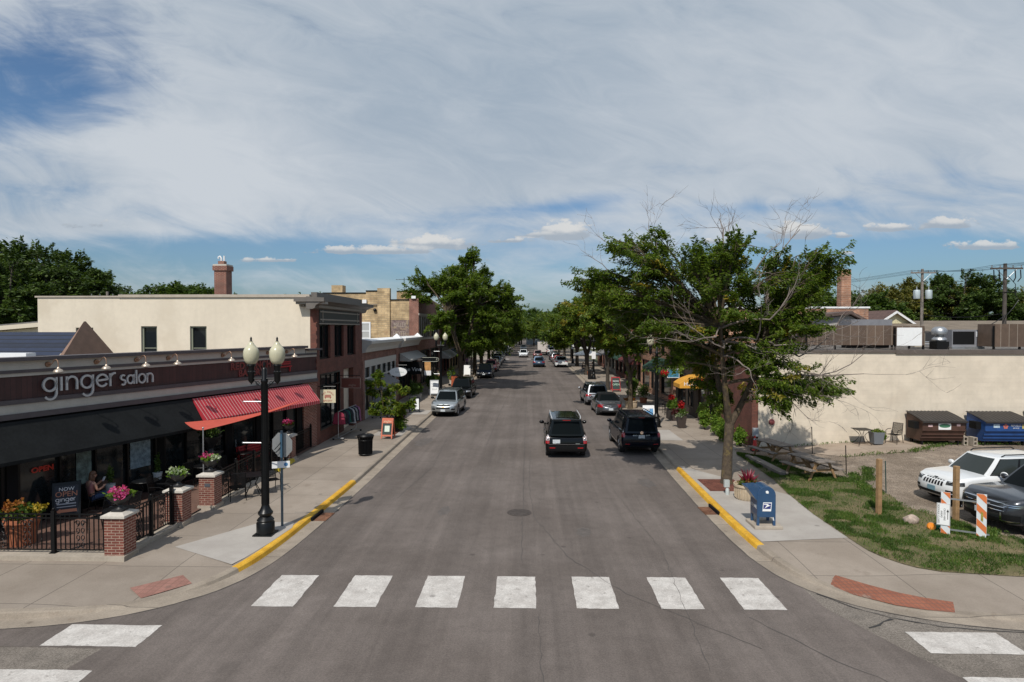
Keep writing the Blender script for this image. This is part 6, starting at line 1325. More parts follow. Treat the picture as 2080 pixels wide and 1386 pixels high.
for sd in (1, -1):
    h = c.patch('headlight', mat('head_lamp_smoked', (.05, .055, .06), .08, .3, .6), c.af(.60), c.af(.93) + .34, .80, .93, sd, z0b=.84, z1b=.95)
    for z in (.835, .885): c.patch('lamp_strip', M['chrome'], c.af(.66), c.af(.93) + .2, z, z + .014, sd, .014)
    c.patch('marker_lamp', TAIL, c.af(.93) + .24, c.af(.93) + .36, .84, .90, sd, .012); c.patch('air_intake', TRIM, c.af(.64), c.af(.9) + .12, .44, .62, sd, .006)
    c.patch('intake_trim', M['chrome'], c.af(.60), c.af(.64), .44, .66, sd, .02); c.patch('intake_trim', M['chrome'], c.af(.64), c.af(.9) + .1, .425, .442, sd, .02)
c.band('bumper', TRIM, -.66, .66, .36, .50, 'f', .012); c.plate('f', .58, .31, .155, 0)
# ================================================================ street furniture
ZW = .155
def street_lamp(x, y, lab, banners=(), rz=0.0, globes=True):
    t = thing('street_lamp', lab, 'street lamp', (x, y, ZW), rz, 'twin globe street lamps')
    b = MB(M['black']); b.box(-.27, -.27, 0, .27, .27, .04); b.lathe([(.25, .04), (.25, .34), (.22, .38), (.24, .42), (.20, .47), (.15, .52), (.20, .58), (.21, .63), (.16, .70), (.12, .78), (.105, .84)], n=16); b.build('lamp_base', t)
    b = MB(M['black']); b.lathe([(.102, .84), (.095, 2.2), (.085, 4.35), (.10, 4.37), (.10, 4.42), (.07, 4.46), (.075, 4.72), (.03, 4.78), (.04, 4.84), (.01, 4.95)], n=14)
    for k in range(14):
        a = 2 * math.pi * k / 14; b.tube([(math.cos(a) * .103, math.sin(a) * .103, .86), (math.cos(a) * .087, math.sin(a) * .087, 4.3)], .008, 4)
    b.build('pole', t)
    b = MB(M['black']); b.tube([(-.40, 0, 4.46), (.40, 0, 4.46)], .028, 8)
    for s in (1, -1): b.tube([(s * .08, 0, 4.20)] + [(s * (.08 + .26 * k / 6), 0, 4.20 + .24 * math.sin(k / 6 * math.pi / 2) - .05 * math.sin(k / 6 * math.pi)) for k in range(1, 7)], .015, 6); b.tube([(s * (.2 + .05 * math.cos(a)), 0, 4.33 + .05 * math.sin(a)) for a in np.linspace(0, 6, 10)], .01, 5)
    b.build('arm', t)
    for s in (1, -1):
        h = MB(M['black']); h.lathe([(.0, 4.28), (.03, 4.33), (.06, 4.36), (.085, 4.40), (.085, 4.58), (.10, 4.6), (.10, 4.66), (.08, 4.68), (.085, 4.78), (.12, 4.84), (.11, 4.87)], (s * .375, 0, 0), 14); h = h.build('lamp_holder', t)
        g = MB(M['lampglass']); g.lathe([(.10, 4.87), (.15, 4.91), (.19, 4.98), (.213, 5.08), (.218, 5.16), (.21, 5.24), (.19, 5.30), (.165, 5.34), (.15, 5.355), (.12, 5.40), (.085, 5.435), (.08, 5.45), (.05, 5.50), (.03, 5.52)], (s * .375, 0, 0), 20); g = g.build('globe', t)
        f = MB(M['black']); f.lathe([(.03, 5.515), (.045, 5.53), (.02, 5.55), (.03, 5.59), (.02, 5.63), (.0, 5.66)], (s * .375, 0, 0), 8); f.build('finial', g)
    for z, ln in banners:
        b = MB(M['steel']); b.tube([(-.09, 0, z), (-.09 - ln, 0, z)], .017, 6); b.ball((-.09 - ln, 0, z), .024, 6, 4); b.build('banner_rod', t)
    return t
street_lamp(-7.55, 17.62, 'nearest black street lamp with two cream globes, on the pale corner concrete', ((3.80, .52), (2.62, .55)))
l2 = street_lamp(-7.45, 52.5, 'black twin globe street lamp behind the silver SUV with a pill shaped parking sign', ((3.95, .5), (2.05, .5)))
b = MB(M['black']); b.prism([(-1.55, 3.05), (-.35, 3.05), (-.2, 3.1), (-.12, 3.25), (-.2, 3.40), (-.35, 3.45), (-1.55, 3.45)], -.02, .02, 'y'); b.build('pill_sign', l2)
b = MB(mat('pale_outline', (.42, .42, .34), .6)); b.tube([(-1.55, -.03, 3.08), (-.35, -.03, 3.08), (-.22, -.03, 3.13), (-.15, -.03, 3.25), (-.22, -.03, 3.37), (-.35, -.03, 3.42), (-1.55, -.03, 3.42)], .018, 4); b.build('sign_outline', l2)
text('P', .22, MATS['pale_outline'], l2, (-.34, -.03, 3.25))
street_lamp(-7.4, 86.5, 'black twin globe street lamp under the second big left tree', ((3.8, .5),))
l3 = street_lamp(7.62, 37.6, 'black street lamp rising through the corner locust beside the navy SUV', ())
l4 = street_lamp(7.45, 72.5, 'black street lamp with a litter bin and white notice at its foot, before the cafe', ())
b = MB(M['white']); b.box(-.24, -.14, 2.35, .22, -.11, 3.2); b.build('notice', l4)
b = MB(M['black_matte']); b.box(-.65, -.3, 0, -.28, .3, 1.05); b.build('bin_box', l4)
l5 = street_lamp(7.3, 105, 'far black street lamp with small white notice right of the cafe umbrella', ()); b = MB(M['white']); b.box(-.22, -.14, 2.4, .22, -.11, 3.2); b.build('notice', l5)
street_lamp(-7.2, 126, 'farthest left twin globe street lamp at the crossing', ())
# ---- stop sign seen from behind
t = thing('stop_sign', 'grey back of a stop sign on a slim pole beside the nearest lamp', 'sign', (-7.36, 18.35, ZW), R(163))
b = MB(mat('painted_post', (.10, .14, .17), .5, .3, var=.3)); b.box(-.03, -.02, 0, .03, .02, 2.85); b.build('post', t)
oc = [(.385 * math.cos(R(22.5 + 45 * k)), 2.42 + .385 * math.sin(R(22.5 + 45 * k))) for k in range(8)]
b = MB(mat('sign_back_metal', (.30, .31, .31), .5, .5, var=.08)); b.prism(oc, -.034, -.022, 'y'); b.build('sign_back', t)
b = MB(M['red']); b.prism([(x * .995, 2.42 + (z - 2.42) * .995) for x, z in oc], -.037, -.034, 'y'); b.build('sign_face', t)
text('STOP', .30, M['white'], t, (0, -.039, 2.42), depth=.001)
b = MB(mat('blue_bracket', (.16, .32, .42), .5)); b.box(-.035, .021, 2.05, .035, .03, 2.75); b.build('bracket', t)
b = MB(M['black_matte']); b.tube([(0, .04, 2.5), (.1, .07, 2.38), (.22, .05, 2.28)], .012, 5); b.tube([(.02, .04, 2.35), (.15, .06, 2.2), (.3, .04, 2.22)], .012, 5); b.build('strap', t)
t2 = thing('parking_sign', 'small white plate with blue dot below the stop sign back', 'sign', (-7.355, 18.33, ZW + 1.85), R(20)); b = MB(M['white']); b.box(-.27, -.045, -.1, .23, -.035, .1); b.build('plate', t2); b = MB(mat('sign_blue', (.06, .20, .40), .5)); b.T = Matrix.Translation((.12, -.046, 0)) @ Matrix.Rotation(R(90), 4, 'X'); b.lathe([(.03, 0), (.055, 0), (.055, .003), (.03, .003)], n=16, smooth=False); b.build('dot', t2)
# ---- litter bin of vertical slats
t = thing('litter_bin', 'black slatted litter bin on the left pavement', 'litter bin', (-7.6, 28.75, ZW))
b = MB(M['black_matte']); b.lathe([(.26, .05), (.27, .85)], n=20); b.build('liner', t)
b = MB(M['iron'])
for k in range(30):
    a = 2 * math.pi * k / 30; b.tube([(math.cos(a) * .30, math.sin(a) * .30, .06), (math.cos(a) * .315, math.sin(a) * .315, .70), (math.cos(a) * .375, math.sin(a) * .375, .90)], .017, 4)
for z, r in ((.08, .305), (.72, .32), (.91, .38)): b.tube([(math.cos(q) * r, math.sin(q) * r, z) for q in np.linspace(0, 2 * math.pi, 25)], .02, 6, False)
b.build('slat_cage', t)
b = MB(M['iron']); b.lathe([(.37, .90), (.33, .97), (.17, .99), (.15, .96)], n=24); b.build('lid_ring', t)
# ---- A-frame boards
def a_board(x, y, rz, w, h, lab, frame, panel, lines=(), inner=None, feet=.0):
    t = thing('sandwich_board', lab, 'sandwich board', (x, y, ZW), rz)
    for s, nm in ((1, 'front_panel'), (-1, 'rear_panel')):
        b = MB(frame); A = Matrix.Translation((0, -s * .02, h)) @ Matrix.Rotation(R(14) * -s, 4, 'X'); b.T = A
        b.box(-w / 2, -.015, -h, -w / 2 + .06, .015, 0).box(w / 2 - .06, -.015, -h, w / 2, .015, 0).box(-w / 2 + .06, -.015, -.10, w / 2 - .06, .015, 0).box(-w / 2 + .06, -.015, -h + .12, w / 2 - .06, .015, -h + .2)
        f = b.build(nm, t); p = MB(panel); p.T = A; p.box(-w / 2 + .06, -.01, -h + .2, w / 2 - .06, .01, -.10); p.build('board_face', f)
        if s == 1:
            for (m, x0, z0, x1, z1) in (inner or ()): q = MB(m); q.T = A; q.box(x0, -.022, z0, x1, -.0101, z1); q.build('notice', f)
            for (tx, sz, m, z) in lines:
                o = text(tx, sz, m, f, (0, 0, 0), depth=.001); o.matrix_local = A @ Matrix.Translation((0, -.024, z)) @ Matrix.Rotation(R(90), 4, 'X')
    return t
ORA = mat('orange_board', (.50, .13, .07), .6, var=.1); CHK = mat('chalkboard', (.022, .042, .038), .7, var=.3, vs=9); CRM = mat('cream_lettering', (.62, .48, .32), .6)
a_board(-7.55, 33.2, R(-6), .62, 1.08, 'orange sandwich board with dark chalk panel and pale notice', ORA, CHK, (('alagho', .17, CRM, -.17),), ((ORA, -.25, -.27, .25, -.1), (mat('pale_notice', (.60, .68, .58), .7, var=.1, vs=12), -.13, -.72, .14, -.40)))
a_board(-8.05, 43.6, R(14), .72, 1.05, 'plain white sandwich board on the left pavement before the silver SUV', M['black'], M['white'])
a_board(-8.3, 54.5, R(8), .75, 1.35, 'white sandwich board with grey lettering left of the silver SUV', mat('grey_frame', (.4, .41, .42), .5), M['white'], (('OPEN', .2, MATS['grey_frame'], -.32), ('COFFEE', .15, MATS['grey_frame'], -.55), ('SALE', .2, MATS['grey_frame'], -.8)))
a_board(-7.7, 77.5, 0, .8, 1.3, 'small white board far up the left pavement by the dark blue SUV', M['white'], M['white'])
a_board(7.55, 39.8, R(4), .72, 1.0, 'white plastic sandwich board with blue picture poster behind the navy SUV', M['white'], M['white'], (), ((mat('poster_blue', (.10, .26, .46), .5, var=.5, vs=9), -.27, -.78, .28, -.20), (M['white'], -.22, -.34, .06, -.14), (mat('poster_pale', (.45, .58, .66), .5), -.18, -.62, .0, -.46), (M['white'], -.24, -.70, .26, -.66)))
a_board(8.05, 58.5, R(6), .8, 1.35, 'tall dark chalk sandwich board with pale lettering ahead of the grey SUV', M['red'], CHK, (('NOW', .22, M['white'], -.4), ('OPEN', .26, mat('mint_letters', (.45, .65, .5), .6), -.72)))
# ---- clothing rails in front of the shops: every garment its own thing
GC = [(.28, .03, .06), (.02, .025, .05), (.015, .016, .018), (.01, .09, .07), (.02, .02, .025), (.45, .45, .46), (.015, .016, .018), (.38, .16, .30), (.06, .03, .035), (.30, .30, .31), (.03, .04, .05), (.12, .02, .04)]
def garment_mesh(m, ln, seed):
    rng = random.Random(seed); b = MB(m)
    rows = []
    for k in range(8):
        z = -.06 - ln * k / 7; w = .05 + (.17 if k == 0 else .20 + .015 * k) * (1 if k else .55); rows.append([(math.sin(a) * .045 * (1 + .3 * k / 7) + rng.uniform(-.012, .012), math.cos(a) * w, z + (.05 * (1 - abs(math.cos(a))) if k == 0 else 0)) for a in np.linspace(0, 2 * math.pi, 15)])
    b.grid(rows)
    for s in (1, -1): b.tube([(0, s * .16, -.10), (.01, s * .25, -.30), (.0, s * .27, -.50)], [.055, .05, .045], 7)
    return b
WORDS = ['dusty red', 'navy', 'black', 'teal', 'charcoal', 'white', 'ink black', 'lilac pink', 'brown', 'pale grey', 'slate', 'wine red']
def rack(x, y, ln, rz, lab, gsel, place):
    t = thing('clothes_rail', lab, 'clothes rail', (x, y, ZW), rz); b = MB(M['steel']); b.tube([(0, 0, 1.5), (ln, 0, 1.5)], .018, 8)
    for q in (0, ln): b.tube([(q, 0, .1), (q, 0, 1.5)], .018, 8); b.tube([(q, -.28, .1), (q, .28, .1)], .018, 8)
    b.tube([(0, 0, .14), (ln, 0, .14)], .018, 8); b.build('rail_frame', t)
    w = MB(M['rubber'])
    for q in (0, ln):
        for s in (-.27, .27): w = MB(M['rubber']); w.obox((q, s, .05), (.03, .09, .09)); w.build('castor', t)
    n = len(gsel)
    for k, g in enumerate(gsel):
        p = t.matrix_basis @ Vector((.12 + (ln - .24) * k / (n - 1), 0, 1.5)) if True else None
        p = Vector((x, y, ZW)) + Matrix.Rotation(rz, 3, 'Z') @ Vector((.12 + (ln - .24) * k / (n - 1), 0, 1.5))
        o = garment_mesh(mat('cloth_' + WORDS[g].replace(' ', '_'), GC[g], .85, var=.2, vs=6), .62 + .25 * ((k * 7 + g) % 5) / 5, k + g).build('hanging_garment', label=WORDS[g] + ' top, ' + ORD[k] + ' from the near end of the ' + place, cat='garment', group='clothes hanging on the pavement rails', loc=p, rz=rz)
rack(-10.05, 32.6, 3.0, R(88), 'long chrome clothes rail by the brick shop front beside the bakery sign', [0, 4, 2, 1, 3, 6, 10, 5, 2, 9, 4, 7], 'long rail')
rack(-10.0, 40.6, 1.9, R(88), 'shorter chrome clothes rail behind the small street tree', [9, 11, 5, 10, 1, 9, 4], 'shorter rail')
# ---- projecting shop signs on the left
def hang_sign(x, y, z, w, h, lab, m, edge=None, oval=False, post=True):
    t = thing('hanging_sign', lab, 'shop sign', (x, y, z)); b = MB(m)
    if oval: b.prism([(w / 2 * math.cos(a), h / 2 * math.sin(a)) for a in np.linspace(0, 2 * math.pi, 29)[:-1]], -.03, .03, 'y')
    else: b.box(-w / 2, -.025, -h / 2, w / 2, .025, h / 2)
    b.build('sign_panel', t)
    if edge: e = MB(edge); k = .03; e.box(-w / 2 - k, -.035, -h / 2 - k, w / 2 + k, .035, -h / 2).box(-w / 2 - k, -.035, h / 2, w / 2 + k, .035, h / 2 + k).box(-w / 2 - k, -.035, -h / 2, -w / 2, .035, h / 2).box(w / 2, -.035, -h / 2, w / 2 + k, .035, h / 2); e.build('sign_edge', t)
    b = MB(M['black']); zz = h / 2 + .16; b.tube([(-w / 2 - .4, 0, zz), (w / 2, 0, zz)], .02, 6)
    for q in (-w * .3, w * .3): b.tube([(q, 0, h / 2 * (.8 if oval else 1)), (q, 0, zz)], .008, 4)
    b.build('bracket', t); return t
t = hang_sign(-10.15, 31.25, 2.62, .78, .66, 'cream square hanging sign lettered red bench bakery in red', mat('cream_sign', (.62, .55, .38), .6))
for k, ch in enumerate('RED BENCH'):
    a = R(150 - 120 * k / 8); text(ch, .12, M['red'], t, (.30 * math.cos(a), -.028, -.08 + .30 * math.sin(a)), depth=.001).rotation_euler = (R(90), -(a - R(90)), 0)
text('BAKERY', .13, M['red'], t, (0, -.028, -.23), depth=.001); b = MB(M['red']); b.box(-.16, -.03, .04, .16, -.025, .07).box(-.16, -.03, -.01, .16, -.025, .02).box(-.18, -.03, -.06, .18, -.025, -.03).box(-.14, -.03, -.12, -.11, -.025, -.06).box(.11, -.03, -.12, .14, -.025, -.06); b.build('bench_emblem', t)
t = hang_sign(-9.95, 34.6, 3.0, 1.05, .52, 'rust red rectangular hanging sign with thin pale edge and lettering', mat('rust_sign', (.14, .035, .022), .6, var=.15), mat('rust_edge', (.30, .20, .16), .6)); text('alagho', .2, MATS['rust_edge'], t, (.08, -.03, -.12), depth=.001, sx=.8)
t = hang_sign(-8.95, 42.5, 3.06, 1.2, .62, 'white oval hanging sign above the small street tree', M['white'], None, True); text('boutique', .16, mat('sage_letters', (.35, .45, .40), .6), t, (.1, -.034, 0), depth=.001)
t = hang_sign(-10.2, 53.2, 2.65, 2.2, 1.05, 'black shop sign board lettered The Vine', M['black_matte']); text('The Vine', .46, M['white'], t, (.15, -.028, -.12), depth=.001)
t = hang_sign(-9.05, 55.5, 2.75, .55, .95, 'small orange and white hanging sign beside the black one', mat('wood_orange', (.50, .27, .10), .6, var=.3)); b = MB(M['white']); b.box(-.3, -.03, -.9, .3, .03, -.48); b.build('lower_panel', t)
# awnings etc on the right pavement
t = hang_sign(9.75, 42.6, 3.0, .75, .55, 'small blue and white hanging sign left of the orange HOME awning', mat('teal_sign', (.05, .20, .30), .5, var=.4, vs=7), M['white'])
t = hang_sign(9.8, 74, 4.3, .8, .75, 'white edged navy square hanging sign above the cafe pavement', mat('navy_sign', (.03, .06, .16), .5), M['white'])
text('C', .5, M['white'], t, (0, -.03, 0), depth=.001)
# ---- mailbox
MBL = mat('postal_blue', (.018, .060, .135), .42, var=.10, vs=4, coat=.3)
t = thing('mailbox', 'blue rounded top mailbox with white eagle emblem on a concrete pad', 'mailbox', (6.97, 18.75, ZW), R(0))
b = MB(M['concrete_old']); b.box(-.36, -.36, 0, .46, .46, .09); b.build('pad', t, bevel=.015)
n = 14; prof = [(-.27, .34), (-.27, .98)] + [(-.27 * math.cos(math.pi * k / n), .98 + .27 * math.sin(math.pi * k / n)) for k in range(1, n)] + [(.27, .98), (.27, .34)]
b = MB(MBL); b.prism(prof, -.28, .30, 'y'); b.build('body', t, bevel=.012)
for sx in (-1, 1):
    for sy in (-1, 1): b = MB(MBL); b.box(sx * .27, sy * .28 + .01, .09, sx * .20, sy * .21 + .01, .34); b.build('leg', t)
b = MB(MBL); b.add([(-.18, -.26, 1.23), (-.18, .28, 1.23), (-.55, .28, 1.20), (-.55, -.26, 1.20), (-.275, -.26, .82), (-.275, .28, .82)], [(0, 1, 2, 3), (3, 2, 5, 4), (0, 3, 4), (1, 5, 2)]); b.build('chute', t)
b = MB(M['white']); b.prism([(-.12, .52), (.13, .52), (.15, .78), (-.10, .78)], -.286, -.281, 'y'); b.build('emblem_plate', t)
b = MB(mat('emblem_navy', (.02, .03, .16), .5)); b.prism([(-.10, .59), (.115, .59), (.13, .755), (-.085, .755)], -.290, -.286, 'y'); b.build('emblem_field', t)
b = MB(M['white']); b.prism([(-.085, .735), (.03, .735), (.075, .70), (.12, .695), (.02, .655), (-.07, .60), (-.02, .665), (.01, .695), (-.02, .71), (-.085, .715)], -.293, -.290, 'y'); b.build('eagle_emblem', t)
b = MB(M['white']); b.prism([(-.02, 1.05), (.05, 1.04), (.06, 1.10), (.02, 1.13), (-.03, 1.11)], -.285, -.281, 'y'); b.build('torn_sticker', t)
text('US MAIL', .13, M['white'], t, (-.272, .0, .62), (R(90), R(0), R(-90)), .001)
b = MB(M['white']); b.tube([(.12, -.24, .36), (.20, -.25, .34), (.22, -.25, .24)], .025, 6); b.build('pull', t)
# ---- planters on the right pavement
REDL = leaf_mat('cordyline_red', [(.14, .012, .03), (.26, .02, .05), (.08, .012, .02)], .4, .25); PINK = leaf_mat('pink_petals', [(.50, .04, .20), (.62, .10, .30), (.45, .03, .12)], .5, .3); LIME = leaf_mat('lime_leaves', [(.09, .17, .02), (.14, .24, .03), (.20, .27, .04)], .5, .35); ORF = leaf_mat('orange_petals', [(.35, .10, .02), (.30, .14, .03), (.20, .05, .02)], .5, .3); REDF = leaf_mat('red_petals', [(.40, .012, .016), (.50, .02, .02), (.28, .01, .012)], .5, .25); MAROON = leaf_mat('maroon_leaves', [(.05, .010, .012), (.08, .014, .018), (.035, .02, .012)], .5, .2); WHF = leaf_mat('pale_petals', [(.55, .55, .5), (.4, .45, .3), (.2, .28, .12)], .5, .3); YELF = leaf_mat('yellow_petals', [(.42, .30, .03), (.30, .22, .03)], .5, .3)
def puffs(parent, name, m, c, r, n, L, Wd, seed, up=.3, rz_=None):
    rng = np.random.RandomState(seed); v = rng.normal(0, 1, (n, 3)); v /= np.linalg.norm(v, axis=1, keepdims=True); rr = np.array(r) if not isinstance(r, (int, float)) else np.array([r] * 3)
    lump = .78 + .30 * np.sin(v[:, 0] * 5 + seed) * np.cos(v[:, 1] * 4 + seed * 2) + .12 * np.sin(v[:, 2] * 9)
    P = np.array(c) + v * rr * (rng.uniform(.55, 1.05, n) * lump)[:, None]
    return leaf_mesh(name, P, v * .6 + rng.normal(0, .5, (n, 3)) + [0, 0, up * .3], v + rng.normal(0, .5, (n, 3)), L * rng.uniform(.6, 1.3, n), Wd * rng.uniform(.7, 1.2, n), m, parent)
def spikes(parent, name, m, c, h, n, seed, w=.05):
    rng = np.random.RandomState(seed); a = rng.uniform(0, 2 * math.pi, n); e = rng.uniform(.25, 1.25, n); D = np.stack([np.cos(a) * np.cos(e), np.sin(a) * np.cos(e), np.sin(e)], 1); ln = h * rng.uniform(.6, 1.05, n)
    return leaf_mesh(name, np.array(c) + D * (ln * .5)[:, None], D, rng.normal(0, .4, (n, 3)) + [0, 0, 1], ln, w, m, parent)
def tub(name, lab, x, y, z, r, h, m, ribs=True):
    t = thing(name, lab, 'planter', (x, y, z)); b = MB(m); b.lathe([(r * .86, 0), (r * .9, .03), (r * .97, h * .8), (r * 1.06, h * .86), (r * 1.06, h), (r * .95, h), (r * .93, h - .06), (0, h - .06)], n=28)
    if ribs:
        for k in range(26): a = 2 * math.pi * k / 26; b.tube([(math.cos(a) * r * .93, math.sin(a) * r * .93, .06), (math.cos(a) * r * .985, math.sin(a) * r * .985, h * .74)], r * .045, 4)
    b.build('pot', t); return t
TUBC = mat('cast_stone_tub', (.46, .37, .26), .85, var=.15, vs=6)
t = tub('concrete_planter', 'fluted pale concrete planter with red spiky plant beside the mailbox', 7.55, 21.75, ZW, .44, .52, TUBC)
spikes(t, 'red_plant', REDL, (0, 0, .5), .62, 60, 1, .07); puffs(t, 'green_plant', LOCUST, (0, 0, .55), (.4, .4, .16), 500, .12, .05, 2); puffs(t, 'trailing_plant', LOCUST, (.28, -.25, .28), (.26, .26, .34), 700, .10, .05, 3); puffs(t, 'orange_flowers', ORF, (-.05, -.2, .62), (.14, .1, .1), 60, .07, .05, 4)
t = tub('concrete_planter', 'pale concrete planter with layered topiary and orange flowers behind the grey convertible', 7.55, 46.5, ZW, .44, .55, TUBC)
puffs(t, 'orange_flowers', ORF, (-.1, 0, .65), (.5, .4, .2), 400, .12, .08, 5)
for z, r in ((1.1, .42), (1.75, .42), (2.6, .45)): puffs(t, 'topiary_tier', MIDL if z < 2 else LIME, (0, 0, z), (r, r, r * .8), 900, .13, .07, int(z * 10))
b = MB(M['bark_dark']); b.tube([(0, 0, .5), (0, 0, 2.4)], .03); b.build('stem', t)
t = thing('square_planter', 'dark tapered planter with red flowers beside the HOME entrance', 'planter', (9.0, 37.2, ZW)); b = MB(mat('dark_pot', (.045, .033, .028), .6)); b.add([(-.18, -.18, 0), (.18, -.18, 0), (.18, .18, 0), (-.18, .18, 0), (-.27, -.27, .72), (.27, -.27, .72), (.27, .27, .72), (-.27, .27, .72)], [(0, 3, 2, 1), (4, 5, 6, 7), (0, 1, 5, 4), (1, 2, 6, 5), (2, 3, 7, 6), (3, 0, 4, 7)]); b.build('pot', t)
puffs(t, 'leaves', MIDL, (0, 0, .9), (.4, .4, .25), 600, .14, .07, 6); puffs(t, 'red_flowers', REDF, (0, 0, 1.35), (.2, .2, .28), 350, .12, .08, 7); puffs(t, 'pale_leaves', WHF, (-.1, -.2, .78), (.34, .2, .18), 250, .10, .06, 8); puffs(t, 'dark_leaves', MAROON, (-.35, 0, .95), (.3, .3, .25), 260, .2, .06, 9)
for i, (x, y, h, r) in enumerate(((10.2, 36.6, 1.5, .40), (10.25, 34.5, 1.45, .38), (10.05, 32.6, 1.2, .48), (10.5, 31.4, 1.0, .35))):
    t = thing('lime_shrub', ['tall lime green shrub nearest the HOME planter', 'second lime green shrub along the brick front', 'broad lime green shrub behind the corner locust trunk', 'small lime green shrub at the corner of the brick front'][i], 'shrub', (x, y, ZW), 0, 'lime shrubs along the brick front')
    b = MB(M['bark_dark']); b.tube([(0, 0, -.03), (0, 0, h * .6)], .03); b.build('stem', t); puffs(t, 'foliage', LIME, (0, 0, h * .5), (r, r, h * .52), 1500, .13, .08, 20 + i)
# bicycles / chairs cluster and flower boxes before the HOME door
for i, (x, y) in enumerate(((9.5, 45.0), (9.55, 43.7), (9.45, 42.5))):
    t = thing('cafe_chair', ['dark metal pavement chair farthest from the HOME awning', 'middle dark metal pavement chair left of the HOME awning', 'dark metal pavement chair closest to the HOME awning'][i], 'chair', (x, y, ZW), R(20 * i), 'dark metal chairs left of the HOME awning'); b = MB(M['iron'])
    for sx in (-.2, .2):
        b.tube([(sx, -.2, 0), (sx, -.2, .45)], .014, 5); b.tube([(sx, .22, 0), (sx, .2, .45), (sx, .27, .92)], .014, 5); b.tube([(sx, -.2, .65), (sx, .22, .67)], .014, 5)
    b.tube([(-.2, .27, .92), (.2, .27, .92)], .014, 5); b.build('frame', t); b = MB(M['iron']); b.box(-.21, -.22, .44, .21, .21, .46); b.build('seat', t); b = MB(M['iron'])
    for k in range(7): b.tube([(-.2 + k * .066, .21, .5), (-.2 + k * .066, .265, .9)], .008, 4)
    b.build('backrest', t)
t = thing('flower_box', 'long dark flower box with lime leaves and red flowers beside the lamp post', 'planter', (9.3, 40.6, ZW)); b = MB(MATS['dark_pot']); b.box(-.3, -.7, 0, .3, .7, .6); b.build('box', t); puffs(t, 'leaves', LIME, (0, 0, .95), (.38, .75, .4), 900, .16, .08, 31); puffs(t, 'red_flowers', REDF, (-.15, -.2, 1.45), (.22, .35, .22), 200, .13, .09, 32); puffs(t, 'dark_leaves', MAROON, (.2, .2, .9), (.3, .5, .3), 300, .18, .08, 33)
for i, (x, y, z, c) in enumerate(((8.1, 37.6, 3.35, REDF), (10.4, 38.6, 3.55, REDF), (10.3, 38.4, 2.75, REDF))):
    t = thing('hanging_basket', ['red flower basket hanging beside the right hand lamp post', 'upper red flower basket right of the HOME awning', 'lower red flower basket right of the HOME awning'][i], 'basket', (x, y, z), 0, 'hanging flower baskets'); b = MB(M['soil']); b.lathe([(0, -.2), (.14, -.16), (.2, 0), (.0, 0)], n=14); b.tube([(0, 0, 0), (0, 0, .5)], .008, 4); b.build('basket', t); puffs(t, 'red_flowers', c, (0, 0, .04), (.3, .3, .18), 260, .12, .09, 40 + i); puffs(t, 'leaves', MIDL, (0, 0, -.05), (.28, .28, .22), 260, .12, .06, 44 + i)
# small utility boxes at the tree foot
t = thing('utility_pedestal', 'two small pale electrical boxes at the foot of the corner locust', 'electrical box', (7.02, 22.35, ZW)); b = MB(mat('pale_box', (.42, .45, .44), .5)); b.box(-.09, -.06, .25, .09, .06, .50); b.build('upper_box', t); b = MB(MATS['pale_box']); b.tube([(.02, 0, 0), (.02, 0, .25)], .03); b.lathe([(.07, 0), (.07, .18), (.05, .22), (0, .24)], (.0, -.1, 0), 10); b.build('lower_box', t)
# small street tree and planter on the left
tree('young_locust_tree', 'young light green street tree in the left pavement bed', (-7.95, 35.0, .15), [(0, 0, 1.9, .6), (.5, .2, 1.6, .5), (-.5, 0, 1.6, .5), (.9, -.1, 1.5, .45), (-.9, .2, 2.3, .45), (.2, .3, 2.6, .5), (-.3, -.2, 3.0, .4), (.8, .1, 2.4, .4), (-.6, .1, 3.3, .3), (1.3, 0, 1.75, .35), (-1.0, 0, 2.9, .3), (.1, -.5, 1.35, .5), (-.7, -.3, 1.2, .4), (.6, .4, 1.2, .4)], .85, .045, LOCUST2, 51, sub=9, per=42, L=.24, Wd=.09, flat=.26, droop=.4, limb=.018)
t = tub('flower_pot', 'dark pot with maroon spiky plant and trailing lime vine under the young tree', -7.55, 35.9, ZW, .30, .45, MATS['dark_pot'], False); spikes(t, 'maroon_plant', MAROON, (0, 0, .5), .95, 90, 52, .08); puffs(t, 'trailing_plant', LIME, (.1, -.25, .45), (.42, .35, .5), 900, .12, .07, 53)
for i, (x, y, h) in enumerate(((-9.4, 50.5, 1.4), (-9.3, 52.2, 1.1), (-9.0, 56.4, 1.5), (-9.2, 59.5, 1.3), (-9.1, 61.5, 1.0), (-8.2, 66, 1.6))):
    t = thing('potted_shrub', ORD[i] + ' dark potted shrub from the camera along the shaded left shop fronts', 'planter', (x, y, ZW), 0, 'potted shrubs by the left shop fronts'); b = MB(M['stone']); b.lathe([(.24, 0), (.30, .4), (.27, .4), (0, .36)], n=14); b.build('pot', t); puffs(t, 'foliage', LIME if i == 5 else MIDL, (0, 0, .35 + h * .45), (.5, .5, h * .5), 900, .15, .07, 60 + i)
for i, (x, y) in enumerate(((9.0, 49.5), (8.9, 54.0), (9.3, 57))):
    t = thing('potted_shrub', ['round green potted shrub near the layered topiary', 'drooping green potted shrub beside the brown brick shop', 'light green potted shrub behind the tall chalk board'][i], 'planter', (x, y, ZW), 0, 'potted shrubs by the right shop fronts'); b = MB(M['terracotta']); b.lathe([(.24, 0), (.32, .42), (.28, .42), (0, .38)], n=14); b.build('pot', t); puffs(t, 'foliage', [MIDL, LOCUST2, LIME][i], (0, 0, .95), (.6, .6, .6), 900, .16, .07, 70 + i)
